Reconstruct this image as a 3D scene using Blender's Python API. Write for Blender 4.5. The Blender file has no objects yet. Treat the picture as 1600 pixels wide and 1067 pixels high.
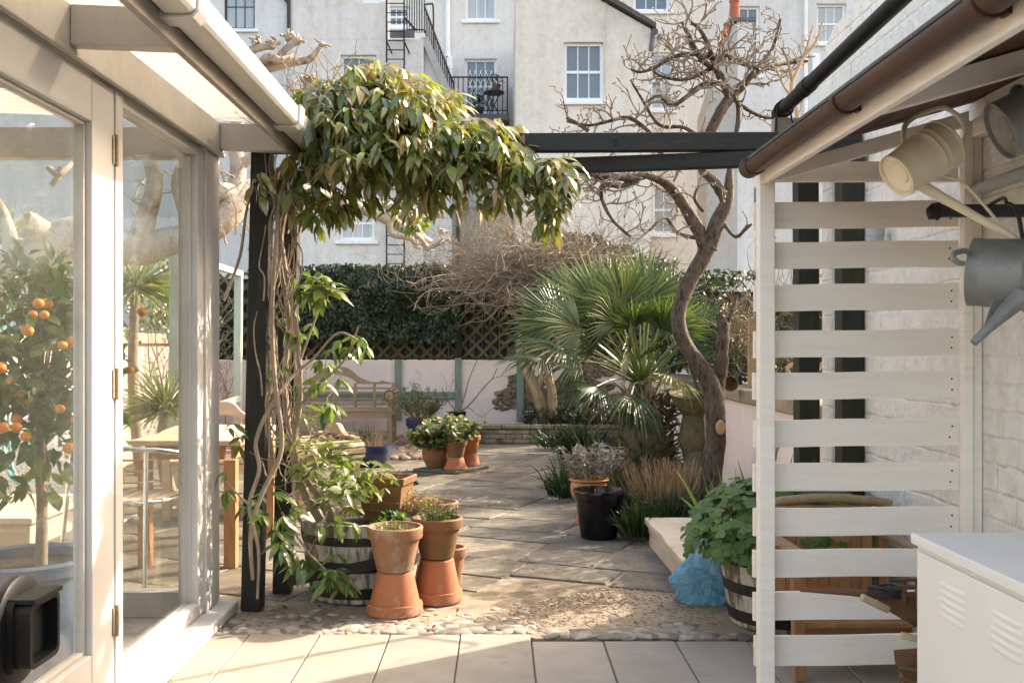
import bpy, math, random
from mathutils import Vector, Matrix, noise
R = math.radians
rnd = random.Random(11)
scene = bpy.context.scene
col = scene.collection
V = Vector
S = 1555.0
CAMZ = 1.3
def W(px, py, Y):                       # where a point of the photograph lies at a given distance
    return V(((px-780)*Y/S, Y, CAMZ+(538-py)*Y/S))
def wx(px, Y): return (px-780)*Y/S
def wz(py, Y): return CAMZ+(538-py)*Y/S
def smooth(pts, n=5):
    """Catmull-Rom through (vector, radius) control points"""
    out = []
    m = len(pts)
    for i in range(m-1):
        p0 = pts[max(i-1, 0)]; p1 = pts[i]; p2 = pts[i+1]; p3 = pts[min(i+2, m-1)]
        for k in range(n):
            t = k/n; t2 = t*t; t3 = t2*t
            a = -.5*t3+t2-.5*t; b = 1.5*t3-2.5*t2+1; c = -1.5*t3+2*t2+.5*t; d = .5*t3-.5*t2
            v = p0[0]*a+p1[0]*b+p2[0]*c+p3[0]*d
            out.append((v, p1[1]*(1-t)+p2[1]*t))
    out.append((pts[-1][0].copy(), pts[-1][1]))
    return out
OFF = {}
class MB:
    def __init__(s):
        s.v = []; s.f = []; s.m = []; s.mi = 0
    def face(s, pts):
        i = len(s.v); s.v += [tuple(p) for p in pts]
        s.f.append(tuple(range(i, i+len(pts)))); s.m.append(s.mi)
    def add(s, vs, fs):
        i = len(s.v); s.v += [tuple(p) for p in vs]
        for f in fs:
            s.f.append(tuple(k+i for k in f)); s.m.append(s.mi)
    def box(s, x0, x1, y0, y1, z0, z1):
        s.add([(x0,y0,z0),(x1,y0,z0),(x1,y1,z0),(x0,y1,z0),(x0,y0,z1),(x1,y0,z1),(x1,y1,z1),(x0,y1,z1)],
              [(3,2,1,0),(4,5,6,7),(0,1,5,4),(1,2,6,5),(2,3,7,6),(3,0,4,7)])
    def bar(s, a, b, w, h, up=(0,0,1)):
        """rectangular bar from a to b: w across, h along up"""
        a = V(a); b = V(b); d = (b-a).normalized(); u = V(up)
        sd = d.cross(u)
        if sd.length < 1e-4: sd = d.cross(V((0,1,0)))
        sd.normalize(); u = sd.cross(d).normalized()
        q = [(-1,-1),(1,-1),(1,1),(-1,1)]
        vs = [a+sd*(i*w/2)+u*(j*h/2) for i,j in q]+[b+sd*(i*w/2)+u*(j*h/2) for i,j in q]
        s.add(vs, [(0,3,2,1),(4,5,6,7),(0,1,5,4),(1,2,6,5),(2,3,7,6),(3,0,4,7)][:])
    def tube(s, pr, sides=8, cap=True, squash=None):
        n = len(pr)
        if n < 2: return
        vs = []; prev = None
        for i, (p, r) in enumerate(pr):
            if i == 0: d = pr[1][0]-p
            elif i == n-1: d = p-pr[i-1][0]
            else: d = pr[i+1][0]-pr[i-1][0]
            if d.length < 1e-7: d = V((0,0,1))
            d = d.normalized()
            if prev is None:
                a = d.orthogonal().normalized()
            else:
                a = prev-d*prev.dot(d)
                a = a.normalized() if a.length > 1e-5 else d.orthogonal().normalized()
            prev = a; b = d.cross(a)
            for k in range(sides):
                t = 2*math.pi*k/sides
                vs.append(p+(a*math.cos(t)+b*math.sin(t))*r)
        fs = []
        for i in range(n-1):
            for k in range(sides):
                k2 = (k+1) % sides
                fs.append((i*sides+k, i*sides+k2, (i+1)*sides+k2, (i+1)*sides+k))
        if cap:
            fs.append(tuple(range(sides-1, -1, -1))); fs.append(tuple(range((n-1)*sides, n*sides)))
        s.add(vs, fs)
    def rod(s, a, b, r, sides=8): s.tube([(V(a), r), (V(b), r)], sides)
    def lathe(s, prof, seg=32, c=(0,0,0), M=None, close=False):
        vs = []; n = len(prof)
        for r, z in prof:
            for k in range(seg):
                t = 2*math.pi*k/seg
                p = V((r*math.cos(t), r*math.sin(t), z))
                p = M @ p if M is not None else p+V(c)
                vs.append(p)
        fs = []
        for i in range(n-1):
            for k in range(seg):
                k2 = (k+1) % seg
                fs.append((i*seg+k, i*seg+k2, (i+1)*seg+k2, (i+1)*seg+k))
        if prof[0][0] > 1e-6 and not close: fs.append(tuple(range(seg-1, -1, -1)))
        if prof[-1][0] > 1e-6 and not close: fs.append(tuple(range((n-1)*seg, n*seg)))
        if close:
            for k in range(seg):
                k2 = (k+1) % seg
                fs.append(((n-1)*seg+k, (n-1)*seg+k2, k2, k))
        s.add(vs, fs)
    def prism(s, poly, axis, a, b):
        """poly of 2D points pushed along an axis from a to b: 'y' -> (x,z), 'x' -> (y,z), 'z' -> (x,y)"""
        def mk(p, t):
            return {'y': (p[0], t, p[1]), 'x': (t, p[0], p[1]), 'z': (p[0], p[1], t)}[axis]
        n = len(poly)
        s.add([mk(p, a) for p in poly]+[mk(p, b) for p in poly],
              [tuple(range(n)), tuple(range(2*n-1, n-1, -1))]+[(i, i+n, (i+1) % n+n, (i+1) % n) for i in range(n)])
    def blob(s, c, r, sub=1, jit=0.0, M=None):
        vs, fs = ICO[sub]
        c = V(c)
        if not hasattr(r, '__len__'): r = (r, r, r)
        out = []
        for v in vs:
            k = 1+jit*(rnd.random()-.5)
            p = V((v[0]*r[0]*k, v[1]*r[1]*k, v[2]*r[2]*k))
            if M is not None: p = M @ p
            out.append(p+c)
        s.add(out, fs)
    def leaf(s, p, d, nrm, L, w, droop=.25, fold=.25, rows=2):
        """a pointed leaf: p base, d direction, nrm upper side"""
        d = d.normalized(); sd = d.cross(nrm)
        if sd.length < 1e-4: sd = d.orthogonal()
        sd.normalize(); n = sd.cross(d)
        vs = [p]; prof = {2: ((.35, 1.0), (.72, .72)), 3: ((.2, .7), (.48, 1.0), (.78, .62)), 1: ((.45, 1.0),)}[rows]
        for t, k in prof:
            c = p+d*(L*t)-n*(droop*L*t*t)
            e = n*(fold*w*.5*k)
            vs += [c-sd*(w*.5*k)+e, c, c+sd*(w*.5*k)+e]
        vs.append(p+d*L-n*(droop*L))
        fs = [(0,2,1),(0,3,2)]
        for i in range(len(prof)-1):
            b = 1+3*i
            fs += [(b,b+1,b+4,b+3),(b+1,b+2,b+5,b+4)]
        b = 1+3*(len(prof)-1); t = len(vs)-1
        fs += [(b,b+1,t),(b+1,b+2,t)]
        s.add(vs, fs)
    def blade(s, p, d, L, w, droop=.5, n=4, side=None, tip=.1):
        """a strap-shaped leaf that bends over"""
        d = d.normalized(); sd = side or d.cross(V((rnd.uniform(-1,1), rnd.uniform(-1,1), .2)))
        if sd.length < 1e-4: sd = d.orthogonal()
        sd = sd.normalized(); vs = []
        c = p.copy(); dd = d.copy()
        for i in range(n+1):
            t = i/n
            ww = w*.5*(1-t**2.5*(1-tip))
            vs += [c-sd*ww, c+sd*ww]
            dd = (dd+V((0,0,-droop/n*(.4+t*1.6)))).normalized()
            c = c+dd*(L/n)
        s.add(vs, [(2*i,2*i+1,2*i+3,2*i+2) for i in range(n)])
    def build(s, name, mats, parent=None, at=None, flat=False, bevel=0, angle=42, sub=0):
        off = V((0,0,0))
        if parent is not None: off = OFF[parent.name]
        elif at is not None: off = V(at)
        me = bpy.data.meshes.new(name)
        me.from_pydata([(x-off.x, y-off.y, z-off.z) for x,y,z in s.v], [], s.f)
        if not isinstance(mats, (list, tuple)): mats = [mats]
        for m in mats: me.materials.append(m)
        if len(mats) > 1: me.polygons.foreach_set('material_index', s.m)
        if not flat:
            me.polygons.foreach_set('use_smooth', [True]*len(me.polygons))
            me.set_sharp_from_angle(angle=R(angle))
        me.update()
        o = bpy.data.objects.new(name, me); col.objects.link(o)
        if parent is not None: o.parent = parent
        elif at is not None: o.location = at
        OFF[o.name] = off
        if bevel:
            b = o.modifiers.new('bevel', 'BEVEL'); b.width = bevel; b.segments = 2; b.limit_method = 'ANGLE'
            b.harden_normals = True
        return o
def ico(sub):
    t = (1+5**.5)/2
    vs = [V(v).normalized() for v in [(-1,t,0),(1,t,0),(-1,-t,0),(1,-t,0),(0,-1,t),(0,1,t),(0,-1,-t),(0,1,-t),(t,0,-1),(t,0,1),(-t,0,-1),(-t,0,1)]]
    fs = [(0,11,5),(0,5,1),(0,1,7),(0,7,10),(0,10,11),(1,5,9),(5,11,4),(11,10,2),(10,7,6),(7,1,8),(3,9,4),(3,4,2),(3,2,6),(3,6,8),(3,8,9),(4,9,5),(2,4,11),(6,2,10),(8,6,7),(9,8,1)]
    for _ in range(sub):
        nf = []; mid = {}
        def g(a, b):
            k = (min(a,b), max(a,b))
            if k not in mid:
                mid[k] = len(vs); vs.append(((vs[a]+vs[b])/2).normalized())
            return mid[k]
        for a,b,c in fs:
            x,y,z = g(a,b), g(b,c), g(c,a)
            nf += [(a,x,z),(b,y,x),(c,z,y),(x,y,z)]
        fs = nf
    return vs, fs
ICO = {i: ico(i) for i in range(4)}
def tag(o, label=None, cat=None, group=None, kind=None):
    if label: o['label'] = label
    if cat: o['category'] = cat
    if group: o['group'] = group
    if kind: o['kind'] = kind
    return o
def thing(name, label, cat, loc=(0,0,0), rz=0, group=None, local=False):
    o = bpy.data.objects.new(name, None); col.objects.link(o)
    o.empty_display_size = .1
    o.location = loc; o.rotation_euler = (0,0,rz)
    OFF[o.name] = V((0,0,0)) if local else V(loc)
    return tag(o, label, cat, group)
KIDS = lambda o: [c for c in col.objects if c.parent == o]
def dup(root, loc, rz=0, label=None, scale=1, group=None):
    def cp(o, par):
        c = o.copy(); col.objects.link(c)
        if par is not None: c.parent = par
        for k in KIDS(o): cp(k, c)
        return c
    r = cp(root, None)
    r.location = loc; r.rotation_euler = (0,0,rz); r.scale = (scale,)*3 if not hasattr(scale, '__len__') else scale
    OFF[r.name] = OFF[root.name].copy()
    if label: r['label'] = label
    if group: r['group'] = group
    return r
# ---------------------------------------------------------------- materials
def nodes(name):
    m = bpy.data.materials.new(name); m.use_nodes = True
    nt = m.node_tree; b = nt.nodes['Principled BSDF']
    return m, nt, b
def N(nt, t, **kw):
    n = nt.nodes.new('ShaderNode'+t)
    for k, v in kw.items():
        if hasattr(n, k) and k not in n.inputs: setattr(n, k, v)
        else: n.inputs[k].default_value = v
    return n
def ramp(nt, stops):
    r = nt.nodes.new('ShaderNodeValToRGB')
    while len(r.color_ramp.elements) < len(stops): r.color_ramp.elements.new(.5)
    for e, (p, c) in zip(r.color_ramp.elements, stops):
        e.position = p; e.color = (*c, 1) if len(c) == 3 else c
    return r
def coords(nt, scale=(1,1,1), rot=(0,0,0)):
    tc = nt.nodes.new('ShaderNodeTexCoord'); mp = nt.nodes.new('ShaderNodeMapping')
    mp.inputs['Scale'].default_value = scale; mp.inputs['Rotation'].default_value = rot
    nt.links.new(tc.outputs['Object'], mp.inputs['Vector'])
    return mp.outputs['Vector']
def noise_tex(nt, vec, scale, detail=6, rough=.6, dist=0):
    n = nt.nodes.new('ShaderNodeTexNoise')
    n.inputs['Scale'].default_value = scale; n.inputs['Detail'].default_value = detail
    n.inputs['Roughness'].default_value = rough; n.inputs['Distortion'].default_value = dist
    nt.links.new(vec, n.inputs['Vector']); return n
def mixc(nt, fac, a, b, mode='MIX'):
    m = nt.nodes.new('ShaderNodeMix'); m.data_type = 'RGBA'; m.blend_type = mode
    for sock, x in ((m.inputs[0], fac), (m.inputs[6], a), (m.inputs[7], b)):
        if hasattr(x, 'links'): nt.links.new(x, sock)
        elif isinstance(x, (int, float)): sock.default_value = x
        else: sock.default_value = (*x, 1)
    return m.outputs[2]
def bumpit(nt, bsdf, h, strength, dist=.01):
    b = nt.nodes.new('ShaderNodeBump'); b.inputs['Strength'].default_value = strength; b.inputs['Distance'].default_value = dist
    nt.links.new(h, b.inputs['Height']); nt.links.new(b.outputs['Normal'], bsdf.inputs['Normal'])
def islandmul(nt, c, amt):
    g = nt.nodes.new('ShaderNodeNewGeometry'); mr = nt.nodes.new('ShaderNodeMapRange')
    mr.inputs['To Min'].default_value = 1-amt; mr.inputs['To Max'].default_value = 1+amt
    nt.links.new(g.outputs['Random Per Island'], mr.inputs['Value'])
    return mixc(nt, 1.0, c, mr.outputs['Result'], 'MULTIPLY')
def pm(name, c1, c2=None, scale=4, rough=.65, bump=.15, bscale=60, stretch=(1,1,1), island=0, metal=0, spec=.35,
       spots=None, spot_scale=9, spot_lo=.62, spot_hi=.72, bdist=.006, coat=0):
    """two-tone noise, optional stains (spots colour) and grain bump"""
    m, nt, b = nodes(name)
    vec = coords(nt, stretch)
    c2 = c2 or tuple(x*.7 for x in c1)
    n = noise_tex(nt, vec, scale, 8, .65)
    r = ramp(nt, [(.33, c1), (.68, c2)]); nt.links.new(n.outputs['Fac'], r.inputs['Fac'])
    c = r.outputs['Color']
    if spots:
        n2 = noise_tex(nt, vec, spot_scale, 10, .7, .3)
        r2 = ramp(nt, [(spot_lo, (0,0,0)), (spot_hi, (1,1,1))]); nt.links.new(n2.outputs['Fac'], r2.inputs['Fac'])
        c = mixc(nt, r2.outputs['Color'], c, spots)
    if island: c = islandmul(nt, c, island)
    nt.links.new(c, b.inputs['Base Color'])
    b.inputs['Roughness'].default_value = rough; b.inputs['Metallic'].default_value = metal
    b.inputs['Specular IOR Level'].default_value = spec
    if coat: b.inputs['Coat Weight'].default_value = coat; b.inputs['Coat Roughness'].default_value = .08
    if bump:
        n3 = noise_tex(nt, vec, bscale, 6, .65)
        bumpit(nt, b, n3.outputs['Fac'], bump, bdist)
    return m
def leafm(name, cols, rough=.45, transl=.3, spec=.4, tcol=None):
    """leaf colour picked per leaf, plus some light let through"""
    m, nt, b = nodes(name)
    g = nt.nodes.new('ShaderNodeNewGeometry')
    r = ramp(nt, [(i/(max(1, len(cols)-1)), c) for i, c in enumerate(cols)])
    nt.links.new(g.outputs['Random Per Island'], r.inputs['Fac'])
    n = noise_tex(nt, coords(nt), 30, 3)
    mr = nt.nodes.new('ShaderNodeMapRange'); mr.inputs['To Min'].default_value = .7; mr.inputs['To Max'].default_value = 1.3
    nt.links.new(n.outputs['Fac'], mr.inputs['Value'])
    c = mixc(nt, 1.0, r.outputs['Color'], mr.outputs['Result'], 'MULTIPLY')
    nt.links.new(c, b.inputs['Base Color'])
    b.inputs['Roughness'].default_value = rough; b.inputs['Specular IOR Level'].default_value = spec
    t = nt.nodes.new('ShaderNodeBsdfTranslucent')
    tc = mixc(nt, 1.0, c, tcol or (1.5,1.6,.7), 'MULTIPLY'); nt.links.new(tc, t.inputs['Color'])
    mx = nt.nodes.new('ShaderNodeMixShader'); mx.inputs[0].default_value = transl
    nt.links.new(b.outputs[0], mx.inputs[1]); nt.links.new(t.outputs[0], mx.inputs[2])
    nt.links.new(mx.outputs[0], nt.nodes['Material Output'].inputs['Surface'])
    return m
def glassm(name, tint=(.97,.98,.97), dirt=.05, dirtcol=(.8,.8,.75)):
    m, nt, b = nodes(name); nt.nodes.remove(b)
    tr = N(nt, 'BsdfTransparent'); tr.inputs['Color'].default_value = (*tint, 1)
    gl = N(nt, 'BsdfGlossy'); gl.inputs['Roughness'].default_value = .015
    fr = N(nt, 'Fresnel'); gm = N(nt, 'NewGeometry'); io = N(nt, 'MapRange'); io.inputs['To Min'].default_value = 1.45; io.inputs['To Max'].default_value = 1/1.45
    nt.links.new(gm.outputs['Backfacing'], io.inputs['Value']); nt.links.new(io.outputs[0], fr.inputs['IOR'])
    mx = N(nt, 'MixShader'); nt.links.new(fr.outputs[0], mx.inputs[0]); nt.links.new(tr.outputs[0], mx.inputs[1]); nt.links.new(gl.outputs[0], mx.inputs[2])
    df = N(nt, 'BsdfDiffuse'); df.inputs['Color'].default_value = (*dirtcol, 1)
    n = noise_tex(nt, coords(nt, (1,1,.5)), 2.2, 6)
    mr = N(nt, 'MapRange'); mr.inputs['From Min'].default_value = .3; mr.inputs['From Max'].default_value = .8
    mr.inputs['To Min'].default_value = dirt*.4; mr.inputs['To Max'].default_value = dirt*1.8
    nt.links.new(n.outputs['Fac'], mr.inputs['Value'])
    m2 = N(nt, 'MixShader'); nt.links.new(mr.outputs[0], m2.inputs[0]); nt.links.new(mx.outputs[0], m2.inputs[1]); nt.links.new(df.outputs[0], m2.inputs[2])
    nt.links.new(m2.outputs[0], nt.nodes['Material Output'].inputs['Surface'])
    return m
M = {}
M['white_paint'] = pm('white_paint', (.50,.48,.45), (.44,.42,.39), 3, .5, .1, 90, (1,1,1), spots=(.42,.37,.3), spot_scale=7, spot_lo=.74, spot_hi=.86)
M['slat_paint'] = pm('slat_paint', (.88,.80,.705), (.80,.72,.625), 2.2, .62, .35, 45, (1.2,6,14), spots=(.52,.45,.36), spot_scale=2.4, spot_lo=.62, spot_hi=.84, island=.04)
M['old_paint'] = pm('old_paint', (.48,.45,.40), (.38,.35,.305), 5, .6, .2, 60, (1,1,1), spots=(.28,.24,.18), spot_scale=5, spot_lo=.66, spot_hi=.8)
M['gutter_white'] = pm('gutter_white', (.54,.52,.48), (.45,.43,.38), 2, .4, .05, 60, spots=(.4,.36,.27), spot_scale=4, spot_lo=.68, spot_hi=.85)
M['fascia_grey'] = pm('fascia_grey', (.30,.26,.21), (.19,.165,.13), 5, .6, .2, 50)
M['brown_plastic'] = pm('brown_plastic', (.085,.036,.022), (.05,.022,.016), 5, .42, .06, 50, spots=(.3,.22,.17), spot_scale=30, spot_lo=.72, spot_hi=.78)
M['black_plastic'] = pm('black_plastic', (.006,.006,.006), (.009,.009,.009), 5, .5, .04, 50, spec=.2)
M['black_wood'] = pm('black_wood', (.009,.009,.008), (.02,.018,.014), 5, .6, .35, 35, (6,6,1), spots=(.05,.055,.02), spot_scale=3, spot_lo=.58, spot_hi=.75)
M['mossy_wood'] = pm('mossy_wood', (.018,.017,.013), (.03,.031,.013), 4, .75, .4, 35, (5,5,1), spots=(.055,.06,.018), spot_scale=3, spot_lo=.55, spot_hi=.75)
M['beam_wood'] = pm('beam_wood', (.012,.012,.010), (.026,.024,.017), 5, .6, .35, 35, (1,6,6), spots=(.065,.065,.02), spot_scale=3, spot_lo=.6, spot_hi=.75)
M['grey_timber'] = pm('grey_timber', (.26,.21,.17), (.18,.14,.11), 5, .75, .3, 40, (1,5,5))
M['roof_board'] = pm('roof_board', (.17,.07,.035), (.05,.028,.018), 3, .8, .4, 30, (6,1,1), spots=(.1,.07,.035), spot_scale=6, spot_lo=.6, spot_hi=.7)
M['teak'] = pm('teak', (.31,.225,.13), (.22,.155,.085), 4, .6, .2, 40, (6,6,1.5), island=.12)
M['teak_pale'] = pm('teak_pale', (.52,.40,.27), (.40,.29,.19), 4, .6, .2, 40, (1.5,6,6), island=.1)
M['orange_wood'] = pm('orange_wood', (.40,.21,.09), (.26,.13,.055), 4, .55, .2, 40, (5,5,1), island=.12)
M['sage'] = pm('sage', (.20,.255,.20), (.15,.20,.155), 5, .6, .2, 40, (4,4,1), spots=(.10,.10,.07), spot_scale=9, spot_lo=.68, spot_hi=.8)
M['pale_sage'] = pm('pale_sage', (.42,.50,.42), (.34,.41,.34), 5, .6, .2, 40, (4,4,1))
M['terracotta'] = pm('terracotta', (.41,.15,.066), (.31,.11,.05), 4, .75, .25, 70, spots=(.45,.32,.24), spot_scale=7, spot_lo=.54, spot_hi=.72)
M['terracotta_old'] = pm('terracotta_old', (.31,.145,.075), (.20,.105,.06), 7, .8, .25, 70, spots=(.33,.26,.19), spot_scale=9, spot_lo=.5, spot_hi=.7)
M['terracotta_moss'] = pm('terracotta_moss', (.22,.10,.045), (.13,.075,.03), 5, .75, .25, 60, spots=(.12,.12,.05), spot_scale=7, spot_lo=.54, spot_hi=.72)
M['blue_glaze'] = pm('blue_glaze', (.022,.045,.12), (.012,.022,.065), 6, .22, .05, 30, coat=.5)
M['bluegrey_glaze'] = pm('bluegrey_glaze', (.10,.15,.22), (.06,.085,.14), 5, .35, .1, 30, coat=.3)
M['orange_glaze'] = pm('orange_glaze', (.36,.155,.03), (.26,.09,.02), 4, .3, .08, 30, coat=.4, spots=(.24,.17,.05), spot_scale=4, spot_lo=.55, spot_hi=.7)
M['black_glaze'] = pm('black_glaze', (.003,.003,.004), (.004,.004,.005), 6, .14, .05, 14, spec=.32)
M['soil'] = pm('soil', (.04,.028,.018), (.02,.014,.01), 12, .95, .8, 50, bdist=.02)
M['bark_pale'] = pm('bark_pale', (.44,.37,.29), (.25,.205,.15), 5, .8, .8, 28, (1,1,1), spots=(.13,.105,.075), spot_scale=13, spot_lo=.57, spot_hi=.66, bdist=.02)
M['bark_mag'] = pm('bark_mag', (.14,.10,.07), (.06,.043,.03), 14, .8, 1.0, 45, (1,1,.35), spots=(.03,.022,.016), spot_scale=34, spot_lo=.5, spot_hi=.6, bdist=.03)
M['bark_twig'] = pm('bark_twig', (.27,.215,.16), (.15,.115,.08), 10, .7, .4, 40, (1,1,1))
M['vine_bark'] = pm('vine_bark', (.33,.26,.19), (.19,.145,.10), 14, .8, .6, 60, (3,3,1))
M['dry_stem'] = pm('dry_stem', (.36,.25,.14), (.23,.15,.08), 6, .8, .2, 60, island=.3)
M['shrub_twig'] = pm('shrub_twig', (.29,.22,.15), (.17,.125,.08), 6, .8, .2, 60, island=.4)
M['straw'] = pm('straw', (.40,.27,.145), (.25,.16,.08), 6, .8, .2, 60, island=.35)
M['brown_stem'] = pm('brown_stem', (.20,.14,.08), (.10,.07,.04), 6, .8, .2, 60, island=.35)
M['cut_wood'] = pm('cut_wood', (.42,.26,.13), (.30,.18,.09), 20, .8, .3, 60)
M['rust'] = pm('rust', (.028,.02,.017), (.013,.011,.010), 8, .7, .3, 60)
M['iron'] = pm('iron', (.025,.025,.026), (.045,.04,.038), 8, .5, .2, 60)
M['galvanised'] = pm('galvanised', (.27,.27,.25), (.17,.17,.155), 9, .55, .12, 40, metal=.35, spots=(.33,.25,.18), spot_scale=6, spot_lo=.66, spot_hi=.72)
M['cream_enamel'] = pm('cream_enamel', (.80,.70,.53), (.70,.60,.43), 4, .42, .06, 40, spots=(.22,.21,.19), spot_scale=4.5, spot_lo=.66, spot_hi=.68)
M['chrome'] = pm('chrome', (.75,.75,.74), (.62,.62,.62), 4, .22, .02, 40, metal=1)
M['brass'] = pm('brass', (.36,.29,.2), (.24,.18,.12), 20, .5, .2, 60, metal=.4)
M['locker'] = pm('locker', (.77,.735,.67), (.72,.685,.615), 1.5, .6, .05, 30, spots=(.58,.49,.37), spot_scale=3.2, spot_lo=.66, spot_hi=.86, spec=.2)
M['ship_wood'] = pm('ship_wood', (.16,.075,.035), (.085,.04,.02), 6, .45, .2, 40, (1,1,6), island=.15)
M['ship_light'] = pm('ship_light', (.45,.35,.22), (.3,.22,.14), 8, .6, .2, 40)
M['orange_fruit'] = pm('orange_fruit', (.72,.27,.025), (.64,.20,.02), 6, .4, .25, 120)
M['hose'] = pm('hose', (.06,.30,.32), (.04,.22,.25), 6, .4, .05, 30)
M['pvc_grey'] = pm('pvc_grey', (.36,.37,.37), (.30,.31,.31), 4, .4, .05, 30)
M['lead'] = pm('lead', (.16,.16,.16), (.10,.10,.10), 6, .6, .2, 40)
M['slate'] = pm('slate', (.12,.105,.09), (.07,.065,.06), 10, .8, .4, 30, spots=(.2,.18,.1), spot_scale=8, spot_lo=.6, spot_hi=.7)
M['stone_cap'] = pm('stone_cap', (.34,.27,.18), (.21,.17,.11), 6, .85, .6, 40, spots=(.11,.10,.05), spot_scale=5, spot_lo=.54, spot_hi=.68, bdist=.012)
M['pale_stone'] = pm('pale_stone', (.50,.43,.33), (.39,.33,.245), 4, .8, .35, 40, spots=(.2,.18,.11), spot_scale=6, spot_lo=.62, spot_hi=.75)
M['mossy_render'] = pm('mossy_render', (.23,.19,.11), (.14,.12,.06), 14, .95, .8, 60, spots=(.09,.09,.03), spot_scale=8, spot_lo=.56, spot_hi=.68, bdist=.012)
M['rubble'] = pm('rubble', (.34,.26,.17), (.13,.10,.065), 16, .95, .9, 40, spots=(.055,.05,.03), spot_scale=14, spot_lo=.54, spot_hi=.62, bdist=.03, island=.2)
M['pink'] = pm('pink', (.80,.655,.57), (.73,.59,.505), 2, .85, .4, 50, spots=(.52,.42,.35), spot_scale=3, spot_lo=.57, spot_hi=.8)
M['pink_rough'] = pm('pink_rough', (.70,.57,.53), (.60,.47,.43), 8, .9, .9, 45, spots=(.36,.28,.25), spot_scale=9, spot_lo=.66, spot_hi=.76, bdist=.02)
M['pebble'] = pm('pebble', (.31,.265,.21), (.21,.185,.155), 3, .7, .15, 60, island=.5)
M['gravel'] = pm('gravel', (.27,.18,.115), (.16,.125,.09), 1.5, .8, .15, 60, island=.6)
M['aggregate'] = pm('aggregate', (.32,.26,.18), (.21,.165,.11), 30, .9, .6, 90, spots=(.18,.14,.10), spot_scale=4, spot_lo=.58, spot_hi=.75, bdist=.008)
M['house_glass'] = pm('house_glass', (.14,.185,.205), (.10,.14,.165), .6, .06, 0, spec=.6)
M['net_glass'] = pm('net_glass', (.42,.45,.45), (.28,.31,.32), 1.2, .1, 0, spec=.6)
M['curtain_glass'] = pm('curtain_glass', (.5,.51,.5), (.3,.33,.34), 2, .1, 0, stretch=(8,1,.3), spec=.6)
M['house_white'] = pm('house_white', (.85,.85,.83), (.79,.79,.77), 5, .5, .05, 30)
M['red_clay'] = pm('red_clay', (.45,.14,.075), (.36,.11,.06), 6, .8, .2, 40)
M['grass_green'] = leafm('grass_green', [(.009,.021,.008),(.019,.04,.014),(.035,.062,.02)], .5, .25)
M['glass'] = glassm('glass', dirt=.012)
M['glass_clear'] = glassm('glass_clear', dirt=.006)
M['armandii'] = leafm('armandii', [(.045,.08,.02),(.085,.125,.03),(.13,.165,.042),(.18,.20,.055),(.24,.215,.075),(.25,.155,.075),(.16,.175,.05),(.08,.115,.03)], .22, .3, .8, (1.4,1.5,.6))
M['trailing_leaf_lit'] = leafm('trailing_leaf_lit', [(.06,.11,.028),(.09,.145,.04),(.13,.185,.055),(.18,.22,.08)], .25, .35, .7, (1.5,1.6,.6))  # same climber, colours brightened as if sun shone through the leaves
M['armandii_lit'] = leafm('armandii_lit', [(.15,.19,.045),(.22,.23,.06),(.32,.20,.09),(.18,.21,.05),(.36,.25,.11)], .3, .3, .6)  # young bronze leaves, also coloured lighter as a sunlit top
M['lime_leaf'] = leafm('lime_leaf', [(.10,.155,.03),(.16,.2,.05),(.22,.25,.08),(.07,.12,.025)], .35, .4, .5)
M['citrus'] = leafm('citrus', [(.045,.10,.022),(.08,.15,.032),(.14,.21,.05)], .28, .3, .6)
M['ivy'] = leafm('ivy', [(.008,.018,.008),(.014,.030,.011),(.024,.046,.016),(.036,.060,.023),(.016,.031,.012),(.055,.04,.022)], .4, .15, .4)
M['palm_leaf'] = leafm('palm_leaf', [(.022,.042,.014),(.037,.062,.019),(.06,.09,.028),(.115,.14,.05)], .42, .28, .3, (1.25,1.35,.8))
M['palm_yellow'] = leafm('palm_yellow', [(.3,.24,.03),(.16,.18,.03),(.09,.125,.03)], .45, .3)
M['cordyline'] = leafm('cordyline', [(.10,.14,.05),(.17,.2,.08),(.24,.25,.12)], .4, .3)
M['aquilegia'] = leafm('aquilegia', [(.065,.125,.03),(.10,.175,.045),(.14,.215,.065)], .5, .35)
M['geranium'] = leafm('geranium', [(.04,.08,.022),(.075,.125,.035),(.19,.22,.08),(.22,.13,.07)], .5, .3)
M['silver_leaf'] = leafm('silver_leaf', [(.16,.15,.13),(.24,.22,.195),(.10,.085,.07)], .8, .15, .2, (1,1,1))
M['succulent'] = leafm('succulent', [(.10,.15,.06),(.2,.24,.11),(.22,.12,.07)], .5, .2)
M['heather'] = leafm('heather', [(.26,.15,.09),(.33,.22,.13),(.2,.19,.08)], .7, .2)
M['rosemary'] = leafm('rosemary', [(.05,.075,.03),(.08,.11,.05),(.13,.13,.06)], .6, .2)
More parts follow.
